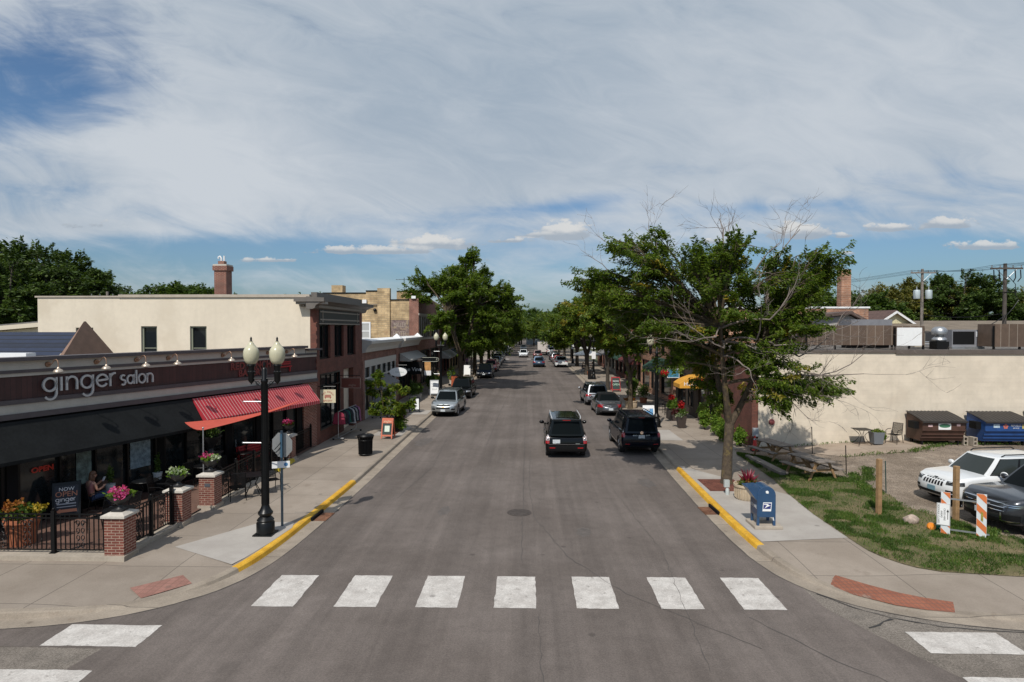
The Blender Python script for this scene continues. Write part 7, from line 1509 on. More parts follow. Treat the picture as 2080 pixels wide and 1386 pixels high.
# newspaper-like red box far left
b = MB(mat('orange_red_box', (.36, .08, .03), .5, var=.4, vs=4)); b.box(-.5, -.35, 0, .5, .35, 1.05); b.use(M['black_matte']); b.box(-.52, -.37, 1.05, .52, .37, 1.12); b.build('newspaper_box', label='orange red newspaper box between the black and dark blue SUVs', cat='box', loc=(-7.4, 63.5, ZW))
# ---- cafe on the right: umbrella, table, chairs come with the people in the next part
# ---- things along the cream wall
def on_lot(x, y): return lotz(x, y) + .012
def dumpster(x, y, w, m, lab, lidm, st):
    t = thing('dumpster', lab, 'dumpster', (x, y, on_lot(x, y))); d = 1.25
    b = MB(m); b.add([(-w / 2, -d / 2 + .22, .2), (w / 2, -d / 2 + .22, .2), (w / 2, d / 2, .2), (-w / 2, d / 2, .2), (-w / 2, -d / 2, .72), (w / 2, -d / 2, .72), (-w / 2, -d / 2, 1.12), (w / 2, -d / 2, 1.12), (w / 2, d / 2, 1.42), (-w / 2, d / 2, 1.42)], [(0, 3, 2, 1), (0, 1, 5, 4), (4, 5, 7, 6), (6, 7, 8, 9), (3, 9, 8, 2), (0, 4, 6, 9, 3), (1, 2, 8, 7, 5)])
    for z in (.36, .52, .72): b.box(-w / 2 - .01, -d / 2 - .03 + max(0, (.72 - z)) * .42, z - .02, w / 2 + .01, -d / 2 + .03 + max(0, .72 - z) * .42, z + .03)
    b.box(-w / 2 - .04, -d / 2 - .05, 1.06, w / 2 + .04, -d / 2 + .0, 1.13); b.build('bin_body', t)
    l = MB(lidm); rows = [[(-w / 2 - .05 + (w + .1) * i / 24, -d / 2 - .1 + (d + .14) * j / 6, 1.14 + .31 * j / 6 + .03 * math.sin(math.pi * j / 6) + (.028 if i % 2 else 0)) for i in range(25)] for j in range(7)]; l.grid(rows, False); l.box(-w / 2 - .05, -d / 2 - .12, 1.08, w / 2 + .05, -d / 2 - .1, 1.16); l.build('lid', t)
    for s in (1, -1): p = MB(M['black_matte']); p.box(s * w / 2, -.35, .75, s * (w / 2 + .22), .15, 1.08); p.build('lift_pocket', t)
    for sx in (-1, 1):
        for sy in (-.3, .45): c = MB(M['black_matte']); c.obox((sx * (w / 2 - .15), sy, .1), (.06, .18, .18)); c.obox((sx * (w / 2 - .15), sy, .2), (.12, .12, .03)); c.build('castor', t)
    for nm, mm, x0, z0, x1, z1 in st: q = MB(mm); q.box(x0, -d / 2 - .006, z0, x1, -d / 2 - .001, z1); q.build(nm, t)
    return t, d
LID = mat('dumpster_lid', (.028, .024, .022), .55, var=.2); yl = mat('sticker_yellow', (.5, .40, .12), .6); pw = mat('sticker_pink', (.6, .42, .42), .6)
t, d = dumpster(19.3, 30.2, 1.95, mat('dumpster_brown', (.070, .033, .022), .6, var=.2, vs=3), 'brown dumpster with ribbed lid and green oval label against the cream wall', LID, (('label_plate', M['white'], -.25, .62 + .12, .32, 1.04), ('sticker', pw, -.72, .88, -.52, .98), ('sticker', pw, .58, .92, .75, 1.02)))
b = MB(mat('oval_green', (.05, .16, .09), .5)); b.prism([(.035 + .26 * math.cos(a), .93 + .09 * math.sin(a)) for a in np.linspace(0, 2 * math.pi, 25)[:-1]], -d / 2 - .010, -d / 2 - .006, 'y'); b.build('oval_label', t)
t, d = dumpster(22.2, 30.15, 2.1, mat('dumpster_blue', (.014, .06, .20), .55, var=.15, vs=3), 'blue dumpster with dark lid and white lettering against the cream wall', LID, (('sticker', mat('sticker_pale', (.45, .55, .62), .6, var=.3, vs=20), -.68, .86, -.40, 1.02), ('sticker', yl, .62, .82, .80, 1.02)))
text('REPUBLIC', .11, M['white'], t, (.34, -d / 2 - .008, .96), depth=.001); text('SERVICES', .07, M['white'], t, (.34, -d / 2 - .008, .84), depth=.001)
b = MB(mat('star_red', (.55, .16, .12), .5))
for k in range(5): a = R(90 + 72 * k); b.T = Matrix.Translation((-.13 + .07 * math.cos(a), -d / 2 - .006, .92 + .07 * math.sin(a))) @ Matrix.Rotation(R(90), 4, 'X'); b.lathe([(.02, 0), (.05, 0), (.05, .004), (.02, .004)], n=10, smooth=False)
b.build('star_emblem', t)
dumpster(25.0, 30.3, 2.0, mat('dumpster_black', (.02, .022, .024), .6), 'dark dumpster cut off at the right edge of the picture', LID, ())
for i, (dx, dy, rz) in enumerate(((0, 0, 4), (-.28, .18, -6))):
    b = MB(M['concrete_old'])
    for s in (-1, 1): b.box(s * .095, -.2, 0, s * .06, .2, .40)
    for z in (0, .18, .365): b.box(-.06, -.199, z, .06, .199, z + .035)
    b.build('cinder_block', label=['pale cinder block standing on end in front, between the dumpsters', 'pale cinder block standing on end behind the other one'][i], cat='block', loc=(20.72 + dx, 29.75 + dy, on_lot(21.7, 29.8)), rz=R(rz))
# patio table, chair and planter by the wall
t = thing('patio_table', 'small square dark metal patio table against the cream wall', 'table', (15.9, 30.25, on_lot(16.6, 30.2))); b = MB(M['iron']); b.box(-.36, -.36, .70, .36, .36, .725); b.build('tabletop', t)
for sx in (-1, 1):
    for sy in (-1, 1): b = MB(M['iron']); b.tube(curve3((sx * .30, sy * .30, .70), (sx * .02, sy * .02, .45), (sx * .10, sy * .10, .36), 5) + curve3((sx * .10, sy * .10, .36), (sx * .12, sy * .12, .2), (sx * .31, sy * .31, 0), 5)[1:], .013, 5); b.build('leg', t)
t = thing('square_planter', 'grey square planter with lime shrub beside the wall table', 'planter', (16.55, 30.2, on_lot(17.5, 30.2))); b = MB(mat('grey_pot', (.15, .16, .175), .6)); b.add([(-.2, -.2, 0), (.2, -.2, 0), (.2, .2, 0), (-.2, .2, 0), (-.26, -.26, .55), (.26, -.26, .55), (.26, .26, .55), (-.26, .26, .55)], [(0, 3, 2, 1), (4, 5, 6, 7), (0, 1, 5, 4), (1, 2, 6, 5), (2, 3, 7, 6), (3, 0, 4, 7)]); b.build('pot', t); puffs(t, 'foliage', LOCUST2, (.05, 0, .55), (.34, .3, .16), 500, .08, .05, 80); puffs(t, 'trailing_foliage', LIME, (.33, 0, .35), (.14, .2, .24), 300, .08, .05, 81)
def patio_chair(x, y, rz, lab, group=None, z=None):
    t = thing('patio_chair', lab, 'chair', (x, y, z if z is not None else on_lot(x, y)), rz, group); b = MB(M['iron'])
    for s in (-1, 1):
        b = MB(M['iron']); b.tube([(s * .27, -.25, 0), (s * .26, -.24, .42), (s * .27, -.24, .60), (s * .27, -.1, .66), (s * .27, .20, .66)], .014, 6); b.build('armrest', t)
        b = MB(M['iron']); b.tube([(s * .25, .30, 0), (s * .24, .2, .42), (s * .23, .30, .95)], .014, 6); b.build('leg', t)
    b = MB(M['iron'])
    for k in range(13): b.box(-.25, -.25 + k * .037, .415, .25, -.25 + k * .037 + .022, .428)
    b.build('seat', t); b = MB(M['iron'])
    for k in range(13): b.obox((0, .215 + k * .0075, .47 + k * .037), (.46, .01, .024))
    b.tube([(-.23, .30, .95), (.23, .30, .95)], .014, 6); b.build('backrest', t); return t
patio_chair(17.45, 30.3, R(-60), 'dark metal patio chair with arms standing by the cream wall')
# posts, stakes, cone, rock, timber
def post(x, y, h, lab, r=.065):
    b = MB(M['wood_tan']); b.box(-r, -r, -.05, r, r, h); b.build('wooden_post', label=lab, cat='post', group='square wooden posts on the lawn edge', bevel=.008, loc=(x, y, lotz(x, y)), rz=R(12))
post(11.03, 19.95, 1.78, 'square wooden post on the lawn left of the rock'); post(12.95, 19.25, 1.72, 'square wooden post behind the striped barricade')
for x, y, h, m, lab in ((12.7, 25.3, 1.18, 'iron', 'thin dark stake in the gravel nearest the picnic table'), (13.1, 29.2, 1.25, 'iron', 'thin leaning dark stake in front of the concrete slab'), (12.75, 22.6, 1.15, 'green_stake', 'thin green stake beside the left wooden post')):
    mm = M.get(m) or mat('green_stake', (.02, .06, .05), .6); b = MB(mm); b.box(-.018, -.006, -.05, .018, .006, h).box(-.006, .006, -.05, .006, .02, h); b.build('metal_stake', label=lab, cat='stake', group='thin metal stakes in the lot', loc=(x, y, lotz(x, y)), rz=R(25)).rotation_euler[1] = R(-3)
t = thing('traffic_cone', 'bright red traffic cone standing against the brick corner', 'cone', (10.85, 30.3, .16)); b = MB(mat('cone_red', (.55, .03, .02), .5)); b.lathe([(.14, .03), (.12, .05), (.05, .60), (.035, .72), (.0, .72)], n=18); b.build('cone_body', t); b = MB(M['black_matte']); b.box(-.18, -.18, 0, .18, .18, .03); b.build('base', t); b = MB(mat('cone_band', (.55, .60, .65), .4)); b.lathe([(.066, .46), (.052, .60)], n=18); b.build('band', t)
b = MB(mat('granite_rock', (.36, .28, .23), .9, var=.35, vs=9)); rng = random.Random(4); b.ball((0, 0, .1), (.22, .15, .16), 12, 8); b.v = [(x * rng.uniform(.88, 1.12), y * rng.uniform(.88, 1.12), z * rng.uniform(.9, 1.1)) for x, y, z in b.v]; b.build('rock', label='small pinkish rock on the lawn beside the wooden post', cat='rock', loc=(11.5, 19.05, lotz(11.5, 19) + .02))
b = MB(M['wood']); b.box(-.1, -1.75, 0, .1, 1.75, .17); b.box(.11, -1.65, 0, .28, 1.5, .15); b.build('landscape_timber', label='pair of old grey timbers edging the lawn by the pavement', cat='timber', bevel=.01, loc=(9.95, 26.7, .17), rz=R(3))
def picnic(x, y, rz, lab):
    t = thing('picnic_table', lab, 'picnic table', (x, y, lotz(x, y) + .03), rz, 'picnic tables on the lawn'); L = 1.85
    b = MB(M['wood'])
    for k in range(5): b.box(-.37 + k * .15, -L / 2, .72, -.37 + k * .15 + .14, L / 2, .76)
    b.build('tabletop', t)
    for s in (-1, 1):
        b = MB(M['wood'])
        for k in range(2): b.box(s * .62 + k * .145 - .14, -L / 2, .42, s * .62 + k * .145 - .005, L / 2, .46)
        b.build('seat', t)
    for e in (-.68, .68):
        for s in (-1, 1): b = MB(M['wood_tan']); b.obox((s * .42, e, .36), (.09, .04, .84), 0, 0, R(-26) * s); b.build('leg', t)
        b = MB(M['wood_tan']); b.box(-.75, e + .021, .33, .75, e + .06, .42).box(-.36, e + .021, .64, .36, e + .06, .72); b.build('cross_beam', t)
    for s in (-1, 1): b = MB(M['wood_tan']); b.obox((0, s * .36, .5), (.09, .72, .05), 0, R(38) * s); b.build('brace', t)
picnic(11.15, 25.0, R(14), 'weathered picnic table nearer the camera on the lawn'); picnic(11.0, 28.3, R(14), 'weathered picnic table against the cream wall, behind the other')
# ---- toppled barricade
ORS = mat('barricade_orange', (.60, .17, .05), .5); WHS = mat('barricade_white', (.62, .65, .66), .45, var=.06)
t = thing('road_barricade', 'folded orange and white striped barricade standing on its end on the lawn', 'barricade', (11.78, 18.1, lotz(11.9, 18.1) + .01), R(-30))
def striped(x0, x1, z0, z1, y, nm, par):
    b = MB(WHS); b.box(x0, y, z0, x1, y + .03, z1); o = b.build(nm, par); b = MB(ORS); w = x1 - x0; k = 0; z = z0 - w
    def clip(poly):
        for side, lim in ((1, z0), (-1, z1)):
            out = []
            for i in range(len(poly)):
                a, c = poly[i - 1], poly[i]; ina = (a[1] - lim) * side >= 0; inc = (c[1] - lim) * side >= 0
                if ina != inc: u = (lim - a[1]) / (c[1] - a[1]); out.append((a[0] + (c[0] - a[0]) * u, lim))
                if inc: out.append(c)
            poly = out
        return poly
    while z < z1 + w:
        p = clip([(x0 + .004, z + w), (x1 - .004, z), (x1 - .004, z + .2), (x0 + .004, z + w + .2)])
        if len(p) > 2: b.prism([(q[0], q[1]) for q in p], y - .004, y - .0005, 'y')
        z += .42
    b.build('stripe', o); return o
p1 = striped(-.02, .20, .0, 1.22, 0, 'panel', t); p2 = striped(.80, 1.03, -.02, 1.28, .0, 'panel', t)
for zz in (1.02, .14): b = MB(M['steel']); b.box(-.04, .03, zz, 1.1, .06, zz + .04); b.build('rail', t)
s = MB(M['white']); s.box(-.12, -.014, .27, .20, -.006, .90); s = s.build('sign_plate', t, label='white sign turned on its side')
BL = mat('sign_black', (.02, .02, .02), .5)
for k, (tx, sz) in enumerate((('SIDEWALK CLOSED', .062), ('AHEAD', .062), ('CROSS HERE', .062))): text(tx, sz, BL, s, (-.075 + k * .07, -.016, .585), (R(90), R(90), 0), .0005)
b = MB(BL); b.box(.135, -.016, .45, .15, -.0141, .66).prism([(.11, .66), (.175, .66), (.1425, .74)], -.016, -.0141, 'y'); b.tube([(-.11, -.016, .28), (.19, -.016, .28), (.19, -.016, .89), (-.11, -.016, .89), (-.11, -.016, .28)], .004, 4); b.build('sign_marks', s)
b = MB(mat('sticker_olive', (.30, .25, .05), .5, var=.4, vs=20)); b.prism([(.90, .55), (.95, .52), (.95, .76), (.90, .80)], -.012, -.0041, 'y'); b.build('sticker', p2)
t = thing('warning_light', 'round orange barricade warning light lying on the grass', 'warning light', (11.72, 18.45, lotz(11.7, 18.4) + .12)); b = MB(mat('orange_lens', (.70, .22, .01), .25, coat=.5)); b.T = Matrix.Rotation(R(70), 4, 'X') @ Matrix.Rotation(R(-15), 4, 'Y'); b.lathe([(0, -.05), (.10, -.045), (.12, 0), (.10, .045), (0, .05)], n=20); b.build('lens', t); b = MB(mat('green_cap', (.02, .20, .10), .5)); b.box(.11, -.03, -.07, .26, .05, .05); b.build('battery_box', t)
# ================================================================ patio and people
ZP = .205
def gl(x, y):
    p = Matrix.Translation(gin.location) @ Matrix.Rotation(ANG, 4, 'Z') @ Vector((x, y, 0)); return p.x, p.y
URN = mat('black_urn', (.016, .016, .017), .5, var=.2)
PIL = []
def pillar(x, y, h, lab, flower, seed, rz=0.0):
    t = thing('brick_pillar', lab, 'pillar', (x, y, .02), rz, 'brick pillars round the patio')
    b = MB(M['concrete_old']); b.box(-.29, -.29, 0, .29, .29, .26); b.build('plinth', t)
    b = MB(M['brick']); b.box(-.25, -.25, .26, .25, .25, h); b.build('shaft', t)
    b = MB(M['stone']); b.add([(-.31, -.31, h), (.31, -.31, h), (.31, .31, h), (-.31, .31, h), (-.31, -.31, h + .06), (.31, -.31, h + .06), (.31, .31, h + .06), (-.31, .31, h + .06), (-.18, -.18, h + .12), (.18, -.18, h + .12), (.18, .18, h + .12), (-.18, .18, h + .12)], [(0, 3, 2, 1), (0, 1, 5, 4), (1, 2, 6, 5), (2, 3, 7, 6), (3, 0, 4, 7), (4, 5, 9, 8), (5, 6, 10, 9), (6, 7, 11, 10), (7, 4, 8, 11), (8, 9, 10, 11)]); b.build('cap_stone', t)
    u = thing('flower_urn', flower[0], 'urn', (x, y, .02 + h + .121), rz, 'black urns on the patio pillars')
    b = MB(URN); b.box(-.14, -.14, 0, .14, .14, .05); b.lathe([(.12, .05), (.06, .10), (.05, .15), (.10, .19), (.20, .26), (.25, .33), (.29, .37), (.29, .39), (.24, .39), (.2, .36), (0, .36)], n=20); b.build('urn_body', u)
    puffs(u, 'leaves', flower[1], (0, 0, .43), (.32, .32, .15), 420, .10, .055, seed)
    for k, (m, c, r, n) in enumerate(flower[2]): puffs(u, 'flowers', m, c, r, n, .085, .075, seed + 3 + k)
PKS = [(PINK, (0, -.05, .52), (.30, .26, .13), 150), (PINK, (.15, -.2, .44), (.14, .12, .14), 60)]
pillar(-10.52, 15.72, 1.22, 'nearest brick pillar at the patio corner, carrying the brightest pink flowers', ('black urn of bright pink flowers on the nearest pillar', LIME, PKS), 101)
pillar(-10.55, 18.45, 1.15, 'brick pillar left of the patio entrance gap', ('black urn of pale yellow green flowers left of the patio gap', LIME, [(WHF, (0, -.1, .47), (.34, .26, .13), 160)]), 111)
pillar(-10.48, 20.2, 1.2, 'brick pillar with small plaque right of the patio entrance gap', ('black urn of pink flowers and pale leaves right of the patio gap', LIME, [(PINK, (-.12, -.05, .52), (.18, .2, .12), 90), (WHF, (.18, -.05, .46), (.2, .2, .12), 90)]), 121)
pillar(-10.78, 27.6, 1.2, 'farthest brick pillar behind the stop sign', ('black urn of red and pink flowers on the farthest pillar', MIDL, [(PINK, (0, -.05, .54), (.28, .25, .14), 110), (REDF, (.05, -.1, .5), (.25, .2, .12), 50)]), 131)
def fence(p0, p1, lab, posts, scroll=(), z=.26, h=1.0):
    a = Vector((p0[0], p0[1], 0)); c = Vector((p1[0], p1[1], 0)); L = (c - a).length; rz = math.atan2(c.y - a.y, c.x - a.x)
    t = thing('iron_fence', lab, 'fence', (a.x, a.y, z), rz, 'wrought iron patio fences')
    for q in posts: b = MB(M['iron']); b.box(q - .045, -.045, 0, q + .045, .045, h + .1); b.ball((q, 0, h + .13), .04, 8, 6); b.box(q - .08, -.08, 0, q + .08, .08, .02); b.build('post', t)
    b = MB(M['iron']); 
    for zz in (.08, h - .10, h): b.box(0, -.018, zz - .014, L, .018, zz + .014)
    n = int(L / .125)
    for k in range(1, n):
        x = L * k / n
        if any(abs(x - s) < .17 for s in scroll) or any(abs(x - q) < .05 for q in posts): continue
        b.box(x - .011, -.011, .094, x + .011, .011, h - .014)
        if k % 2: b.lathe([(.0, -.035), (.03, 0), (.0, .035)], (x, 0, h * (.35 if k % 4 == 1 else .62)), 6)
    b.build('railing', t)
    for s in scroll:
        b = MB(M['iron']); b.box(s - .17, -.008, .1, s - .155, .008, h - .12).box(s + .155, -.008, .1, s + .17, .008, h - .12)
        for k in range(4):
            zz = .2 + k * .19
            for sg in (-1, 1):
                b.tube([(s + sg * (.02 + .055 * (1 - math.cos(u)) * (1 - u / 12)), 0, zz + .075 * math.sin(u) * (1 - u / 14)) for u in np.linspace(-1.6, 5.5, 14)], .012, 4, False)
        for sg in (-1, 1): b.tube([(s + sg * (.07 + .07 * math.cos(u) * (1 - u / 9)), 0, h - .22 + .07 * math.sin(u) * (1 - u / 9)) for u in np.linspace(0, 6.5, 14)], .012, 4, False)
        b.build('scroll_panel', t)
fence((-17.2, 15.7), (-10.82, 15.7), 'iron fence with scroll panels along the near edge of the patio', (.9, 2.9, 4.95), (1.9, 3.55, 4.25, 5.65))
fence((-10.56, 16.0), (-10.56, 18.15), 'short iron fence between the two nearest brick pillars', (1.1, 2.1), (.55, 1.62))
fence((-10.52, 20.5), (-10.76, 27.3), 'long iron fence behind the outdoor table', (.06, 1.7, 3.3, 5.0, 6.7), (.9, 2.5, 4.1, 5.8), .2)
fence((-10.80, 27.9), (-10.78, 30.6), 'iron fence between the farthest pillar and the brick building', (.06, 2.6), (), .17)
# the plaque and yellow stop
b = MB(mat('bronze_plaque', (.10, .105, .12), .5, .3)); b.box(-.09, -.012, -.05, .09, 0, .05); b.build('plaque', label='small grey plaque on the pillar right of the gap', cat='plaque', loc=(-10.45, 19.949, .95))
b = MB(mat('yellow_rubber', (.45, .34, .02), .6, var=.2)); b.prism([(-.12, 0), (.12, 0), (.08, .13), (-.08, .13)], -1.0, 1.0, 'x'); b.tube([(-1.0, 0, .12), (1.0, 0, .12)], .03, 6); b.build('wheel_stop', label='yellow ramped wheel stop against the fence behind the stop sign', cat='wheel stop', loc=(-10.42, 26.3, ZW), rz=R(93))
# furniture
def round_table(x, y, lab, z=ZP, sq=False):
    t = thing('patio_table', lab, 'table', (x, y, z), R(20), 'black metal patio tables'); b = MB(M['iron'])
    if sq: b.box(-.4, -.4, .71, .4, .4, .735)
    else: b.lathe([(0, .71), (.40, .71), (.41, .72), (.40, .735), (0, .735)], n=24, smooth=False)
    b.build('tabletop', t)
    for k in range(4): a = R(45 + 90 * k); b = MB(M['iron']); b.tube([(math.cos(a) * .3, math.sin(a) * .3, .71), (math.cos(a) * .1, math.sin(a) * .1, .42), (math.cos(a) * .36, math.sin(a) * .36, 0)], .014, 5); b.build('leg', t)
tabs = [(-11.6, 17.3, 'black round table behind the short iron fence'), (-12.9, 20.6, 'black round table in the shade behind the patio gap'), (-12.1, 22.9, 'black round table near the red awning'), (-11.7, 25.4, 'black round table farthest up the patio')]
for x, y, lab in tabs: round_table(x, y, lab)
round_table(-9.75, 21.75, 'black square table standing on the pavement outside the fence', ZW, True)
proto = patio_chair(-11.0, 16.6, R(150), 'black metal chair in the sun just behind the nearest pillar', 'black metal patio chairs', ZP)
for x, y, rz, lab in ((-12.3, 17.6, -100, 'black metal chair on the window side of the table behind the short fence'), (-11.9, 18.1, -20, 'black metal chair on the far side of the table behind the short fence'), (-12.6, 21.3, -20, 'black metal chair beyond the shaded table'), (-12.2, 20.2, 100, 'black metal chair between the shaded table and the gap'), (-12.7, 22.5, -110, 'black metal chair on the window side under the red awning'), (-11.5, 23.3, 60, 'black metal chair on the street side under the red awning'), (-11.3, 24.7, 120, 'black metal chair near the fence by the farthest table'), (-12.2, 25.9, -60, 'black metal chair near the red bench')):
    put(proto, (x, y, ZP), R(rz), lab)
for x, y, rz, lab in ((-10.05, 21.2, -150, 'black metal chair on the pavement, near side of the outdoor table'), (-9.35, 22.3, 40, 'black metal chair on the pavement, far side of the outdoor table')): put(proto, (x, y, ZW), R(rz), lab)
x, y = gl(9.0, -.55); t = thing('bench', 'red slatted bench against the bakery window', 'bench', (x, y, ZP), ANG)
b = MB(M['red'])
for k in range(4): b.box(-.75, -.35 + k * .11, .43, .75, -.26 + k * .11, .46)
b.build('seat', t); b = MB(M['red'])
for k in range(4): b.obox((0, .12 + k * .02, .55 + k * .11), (1.5, .025, .09))
b.build('backrest', t)
for s in (-.68, .68): b = MB(M['red']); b.box(s - .03, -.34, 0, s + .03, -.28, .43).box(s - .03, .08, 0, s + .03, .14, .95).box(s - .03, -.34, .62, s + .03, .1, .66); b.build('leg', t)
t = thing('terracotta_planter', 'large ribbed terracotta pot of orange and yellow flowers behind the near fence', 'planter', (-13.75, 16.5, ZP)); b = MB(M['terracotta']); b.lathe([(.30, 0), (.36, .45), (.41, .60), (.43, .62), (.43, .72), (.37, .72), (.36, .66), (0, .66)], n=28); b.build('pot', t); puffs(t, 'leaves', MIDL, (0, 0, .85), (.50, .42, .28), 900, .12, .06, 141); puffs(t, 'orange_flowers', ORF, (-.15, -.05, 1.02), (.38, .34, .18), 300, .08, .07, 142); puffs(t, 'yellow_flowers', YELF, (.35, .1, .95), (.25, .25, .14), 160, .08, .07, 143)
x, y = gl(6.6, -.7); t = thing('tall_urn', 'tall dark pedestal urn in the shade between the two awnings', 'urn', (x, y, ZP)); b = MB(URN); b.box(-.28, -.28, 0, .28, .28, 1.0).box(-.34, -.34, 1.0, .34, .34, 1.07); b.lathe([(.14, 1.07), (.09, 1.2), (.2, 1.35), (.38, 1.6), (.42, 1.68), (.36, 1.68), (0, 1.6)], n=20); b.build('urn_body', t); puffs(t, 'dark_leaves', DARKL, (0, 0, 1.8), (.42, .42, .25), 500, .14, .07, 151)
for i, lx in enumerate((2.75, 4.55)):
    x, y = gl(lx, -.35); t = thing('small_pot', ['small pale pot with thin plant on the window side, left', 'small pale pot with thin plant on the window side, right'][i], 'planter', (x, y, ZP + .45)); b = MB(mat('pale_pot', (.45, .50, .50), .6)); b.lathe([(.12, 0), (.16, .25), (.13, .25), (0, .22)], n=14); b.build('pot', t); puffs(t, 'leaves', MIDL, (0, 0, .55), (.12, .12, .38), 220, .12, .04, 160 + i)
    b = MB(M['black_matte']); b.box(-.2, -.2, 0, .2, .2, .445); b.build('plant_stand', label=['low black stand under the left pale pot', 'low black stand under the right pale pot'][i], cat='stand', loc=(x, y, ZP))
# shade sail and its pole
SAIL = mat('coral_sailcloth', (.50, .085, .055), .75, var=.08, vs=3)
A_, B_, C_ = Vector((-10.95, 20.75, 2.62)), Vector((-10.35, 28.6, 2.78)), Vector((-12.55, 22.4, 2.62)); rows = []
for i in range(13):
    u = i / 12; L_ = A_.lerp(B_, u); Q_ = C_.lerp(B_, u); sag = .30 * math.sin(math.pi * u); row = []
    for j in range(7):
        v = j / 6; p = L_.lerp(Q_, v); p = p + (Q_ - L_) * 0; inw = .28 * math.sin(math.pi * u) * (1 - 2 * v); d = (Q_ - L_); p = p + (d.normalized() * inw * min(1, d.length) if d.length > .05 else Vector((0, 0, 0))); p.z -= sag * .5 + .10 * math.sin(math.pi * v) * (1 - u); row.append(tuple(p))
    rows.append(row)
b = MB(SAIL); b.grid(rows); b.grid([[(p[0], p[1], p[2] - .012) for p in r] for r in rows]); b.build('shade_sail', label='coral shade sail stretched under the striped awning', cat='shade sail', fix=False)
t = thing('sail_pole', 'thin steel pole holding the near corner of the coral sail', 'pole', (-10.93, 20.62, ZP)); b = MB(M['steel']); b.tube([(0, 0, 0), (0, 0, 2.5)], .022, 8); b.ball((0, .0, 2.5), .035, 8, 6); b.build('pole', t)
# NOW OPEN board
GRN = mat('board_navy', (.010, .012, .020), .5); PEA = mat('peach_lettering', (.50, .20, .11), .6); gx_, gy_ = -14.2, 18.75
t = a_board(gx_, gy_, R(38), .72, 1.12, 'black sandwich board reading now open ginger with a peach arrow, beside the seated woman', M['black'], GRN, (('NOW', .15, M['white'], -.21), ('OPEN', .22, PEA, -.36)), ((mat('board_rule', (.40, .42, .46), .6), -.24, -.665, .24, -.63), (MATS['board_rule'], -.24, -.745, .24, -.72)))
t.location.z = ZP; f = [c for c in t.children if c.name.startswith('front')][0]; A = Matrix.Translation((0, -.02, 1.12)) @ Matrix.Rotation(R(-14), 4, 'X')
strokes('ginger', -.27, -.57, .088, .016, M['white'], f, y=-.030, dep=.003); LAST.matrix_local = A
b = MB(PEA); b.T = A; b.prism([(-.26, -.86), (-.15, -.94), (-.15, -.90), (.26, -.90), (.26, -.81), (-.15, -.81), (-.15, -.78)], -.022, -.012, 'y'); b.build('arrow', f)
t.rotation_euler[2] = R(32)

# ---------------------------------------------------------------- people
SKIN = mat('skin', (.42, .225, .155), .55, spec=.35); HAIRB = mat('auburn_hair', (.11, .05, .025), .6, var=.35, vs=18); HAIRD = mat('dark_hair', (.02, .014, .01), .6); DENIM = mat('blue_denim', (.025, .05, .12), .85, var=.25, vs=8); SHOE = mat('pale_trainers', (.42, .43, .46), .6)
def skin(name, V, E, m, parent, sub=1):
    """one continuous surface grown over connected joints; V: name -> (co, radius)"""
    ks = list(V); me = bpy.data.meshes.new(name); me.from_pydata([V[k][0] for k in ks], [(ks.index(a), ks.index(c)) for a, c in E], [])
    o = bpy.data.objects.new(name, me); COL.objects.link(o); mo = o.modifiers.new('skin', 'SKIN'); mo.use_smooth_shade = True
    for i, k in enumerate(ks):
        r = V[k][1]; sv = me.skin_vertices[0].data[i]; sv.radius = r if isinstance(r, tuple) else (r, r); sv.use_root = (i == 0)
    s2 = o.modifiers.new('smooth', 'SUBSURF'); s2.levels = sub; s2.render_levels = sub
    dg = bpy.context.evaluated_depsgraph_get(); m2 = bpy.data.meshes.new_from_object(o.evaluated_get(dg)); m2.name = name; m2.materials.clear(); m2.materials.append(m)
    o.modifiers.clear(); o.data = m2; bpy.data.meshes.remove(me); o.parent = parent; return o
STAND = dict(pelvis=(0, 0, .95), waist=(0, 0, 1.08), chest=(0, .01, 1.27), neck0=(0, 0, 1.43), neck=(0, .01, 1.50), jaw=(0, .045, 1.565), head=(0, .015, 1.63), crown=(0, 0, 1.70),
             shL=(.175, 0, 1.40), elL=(.225, -.02, 1.13), wrL=(.225, .06, .90), haL=(.22, .09, .82), shR=(-.175, 0, 1.40), elR=(-.225, -.02, 1.13), wrR=(-.225, .06, .90), haR=(-.22, .09, .82),
             hiL=(.09, 0, .90), knL=(.10, .02, .50), anL=(.10, -.02, .09), toL=(.11, .13, .04), hiR=(-.09, 0, .90), knR=(-.10, .02, .50), anR=(-.10, -.02, .09), toR=(-.11, .13, .04))
RAD = dict(pelvis=(.15, .10), waist=(.125, .09), chest=(.155, .105), neck0=.065, neck=.05, jaw=.066, head=(.074, .09), crown=(.058, .07), sh=.055, el=.042, wr=.030, ha=.036, hi=.085, kn=.058, an=.040, to=.035)
EDG = [('pelvis', 'waist'), ('waist', 'chest'), ('chest', 'neck0'), ('neck0', 'neck'), ('neck', 'jaw'), ('jaw', 'head'), ('head', 'crown')] + [e for s in 'LR' for e in (('chest', 'sh' + s), ('sh' + s, 'el' + s), ('el' + s, 'wr' + s), ('wr' + s, 'ha' + s), ('pelvis', 'hi' + s), ('hi' + s, 'kn' + s), ('kn' + s, 'an' + s), ('an' + s, 'to' + s))]
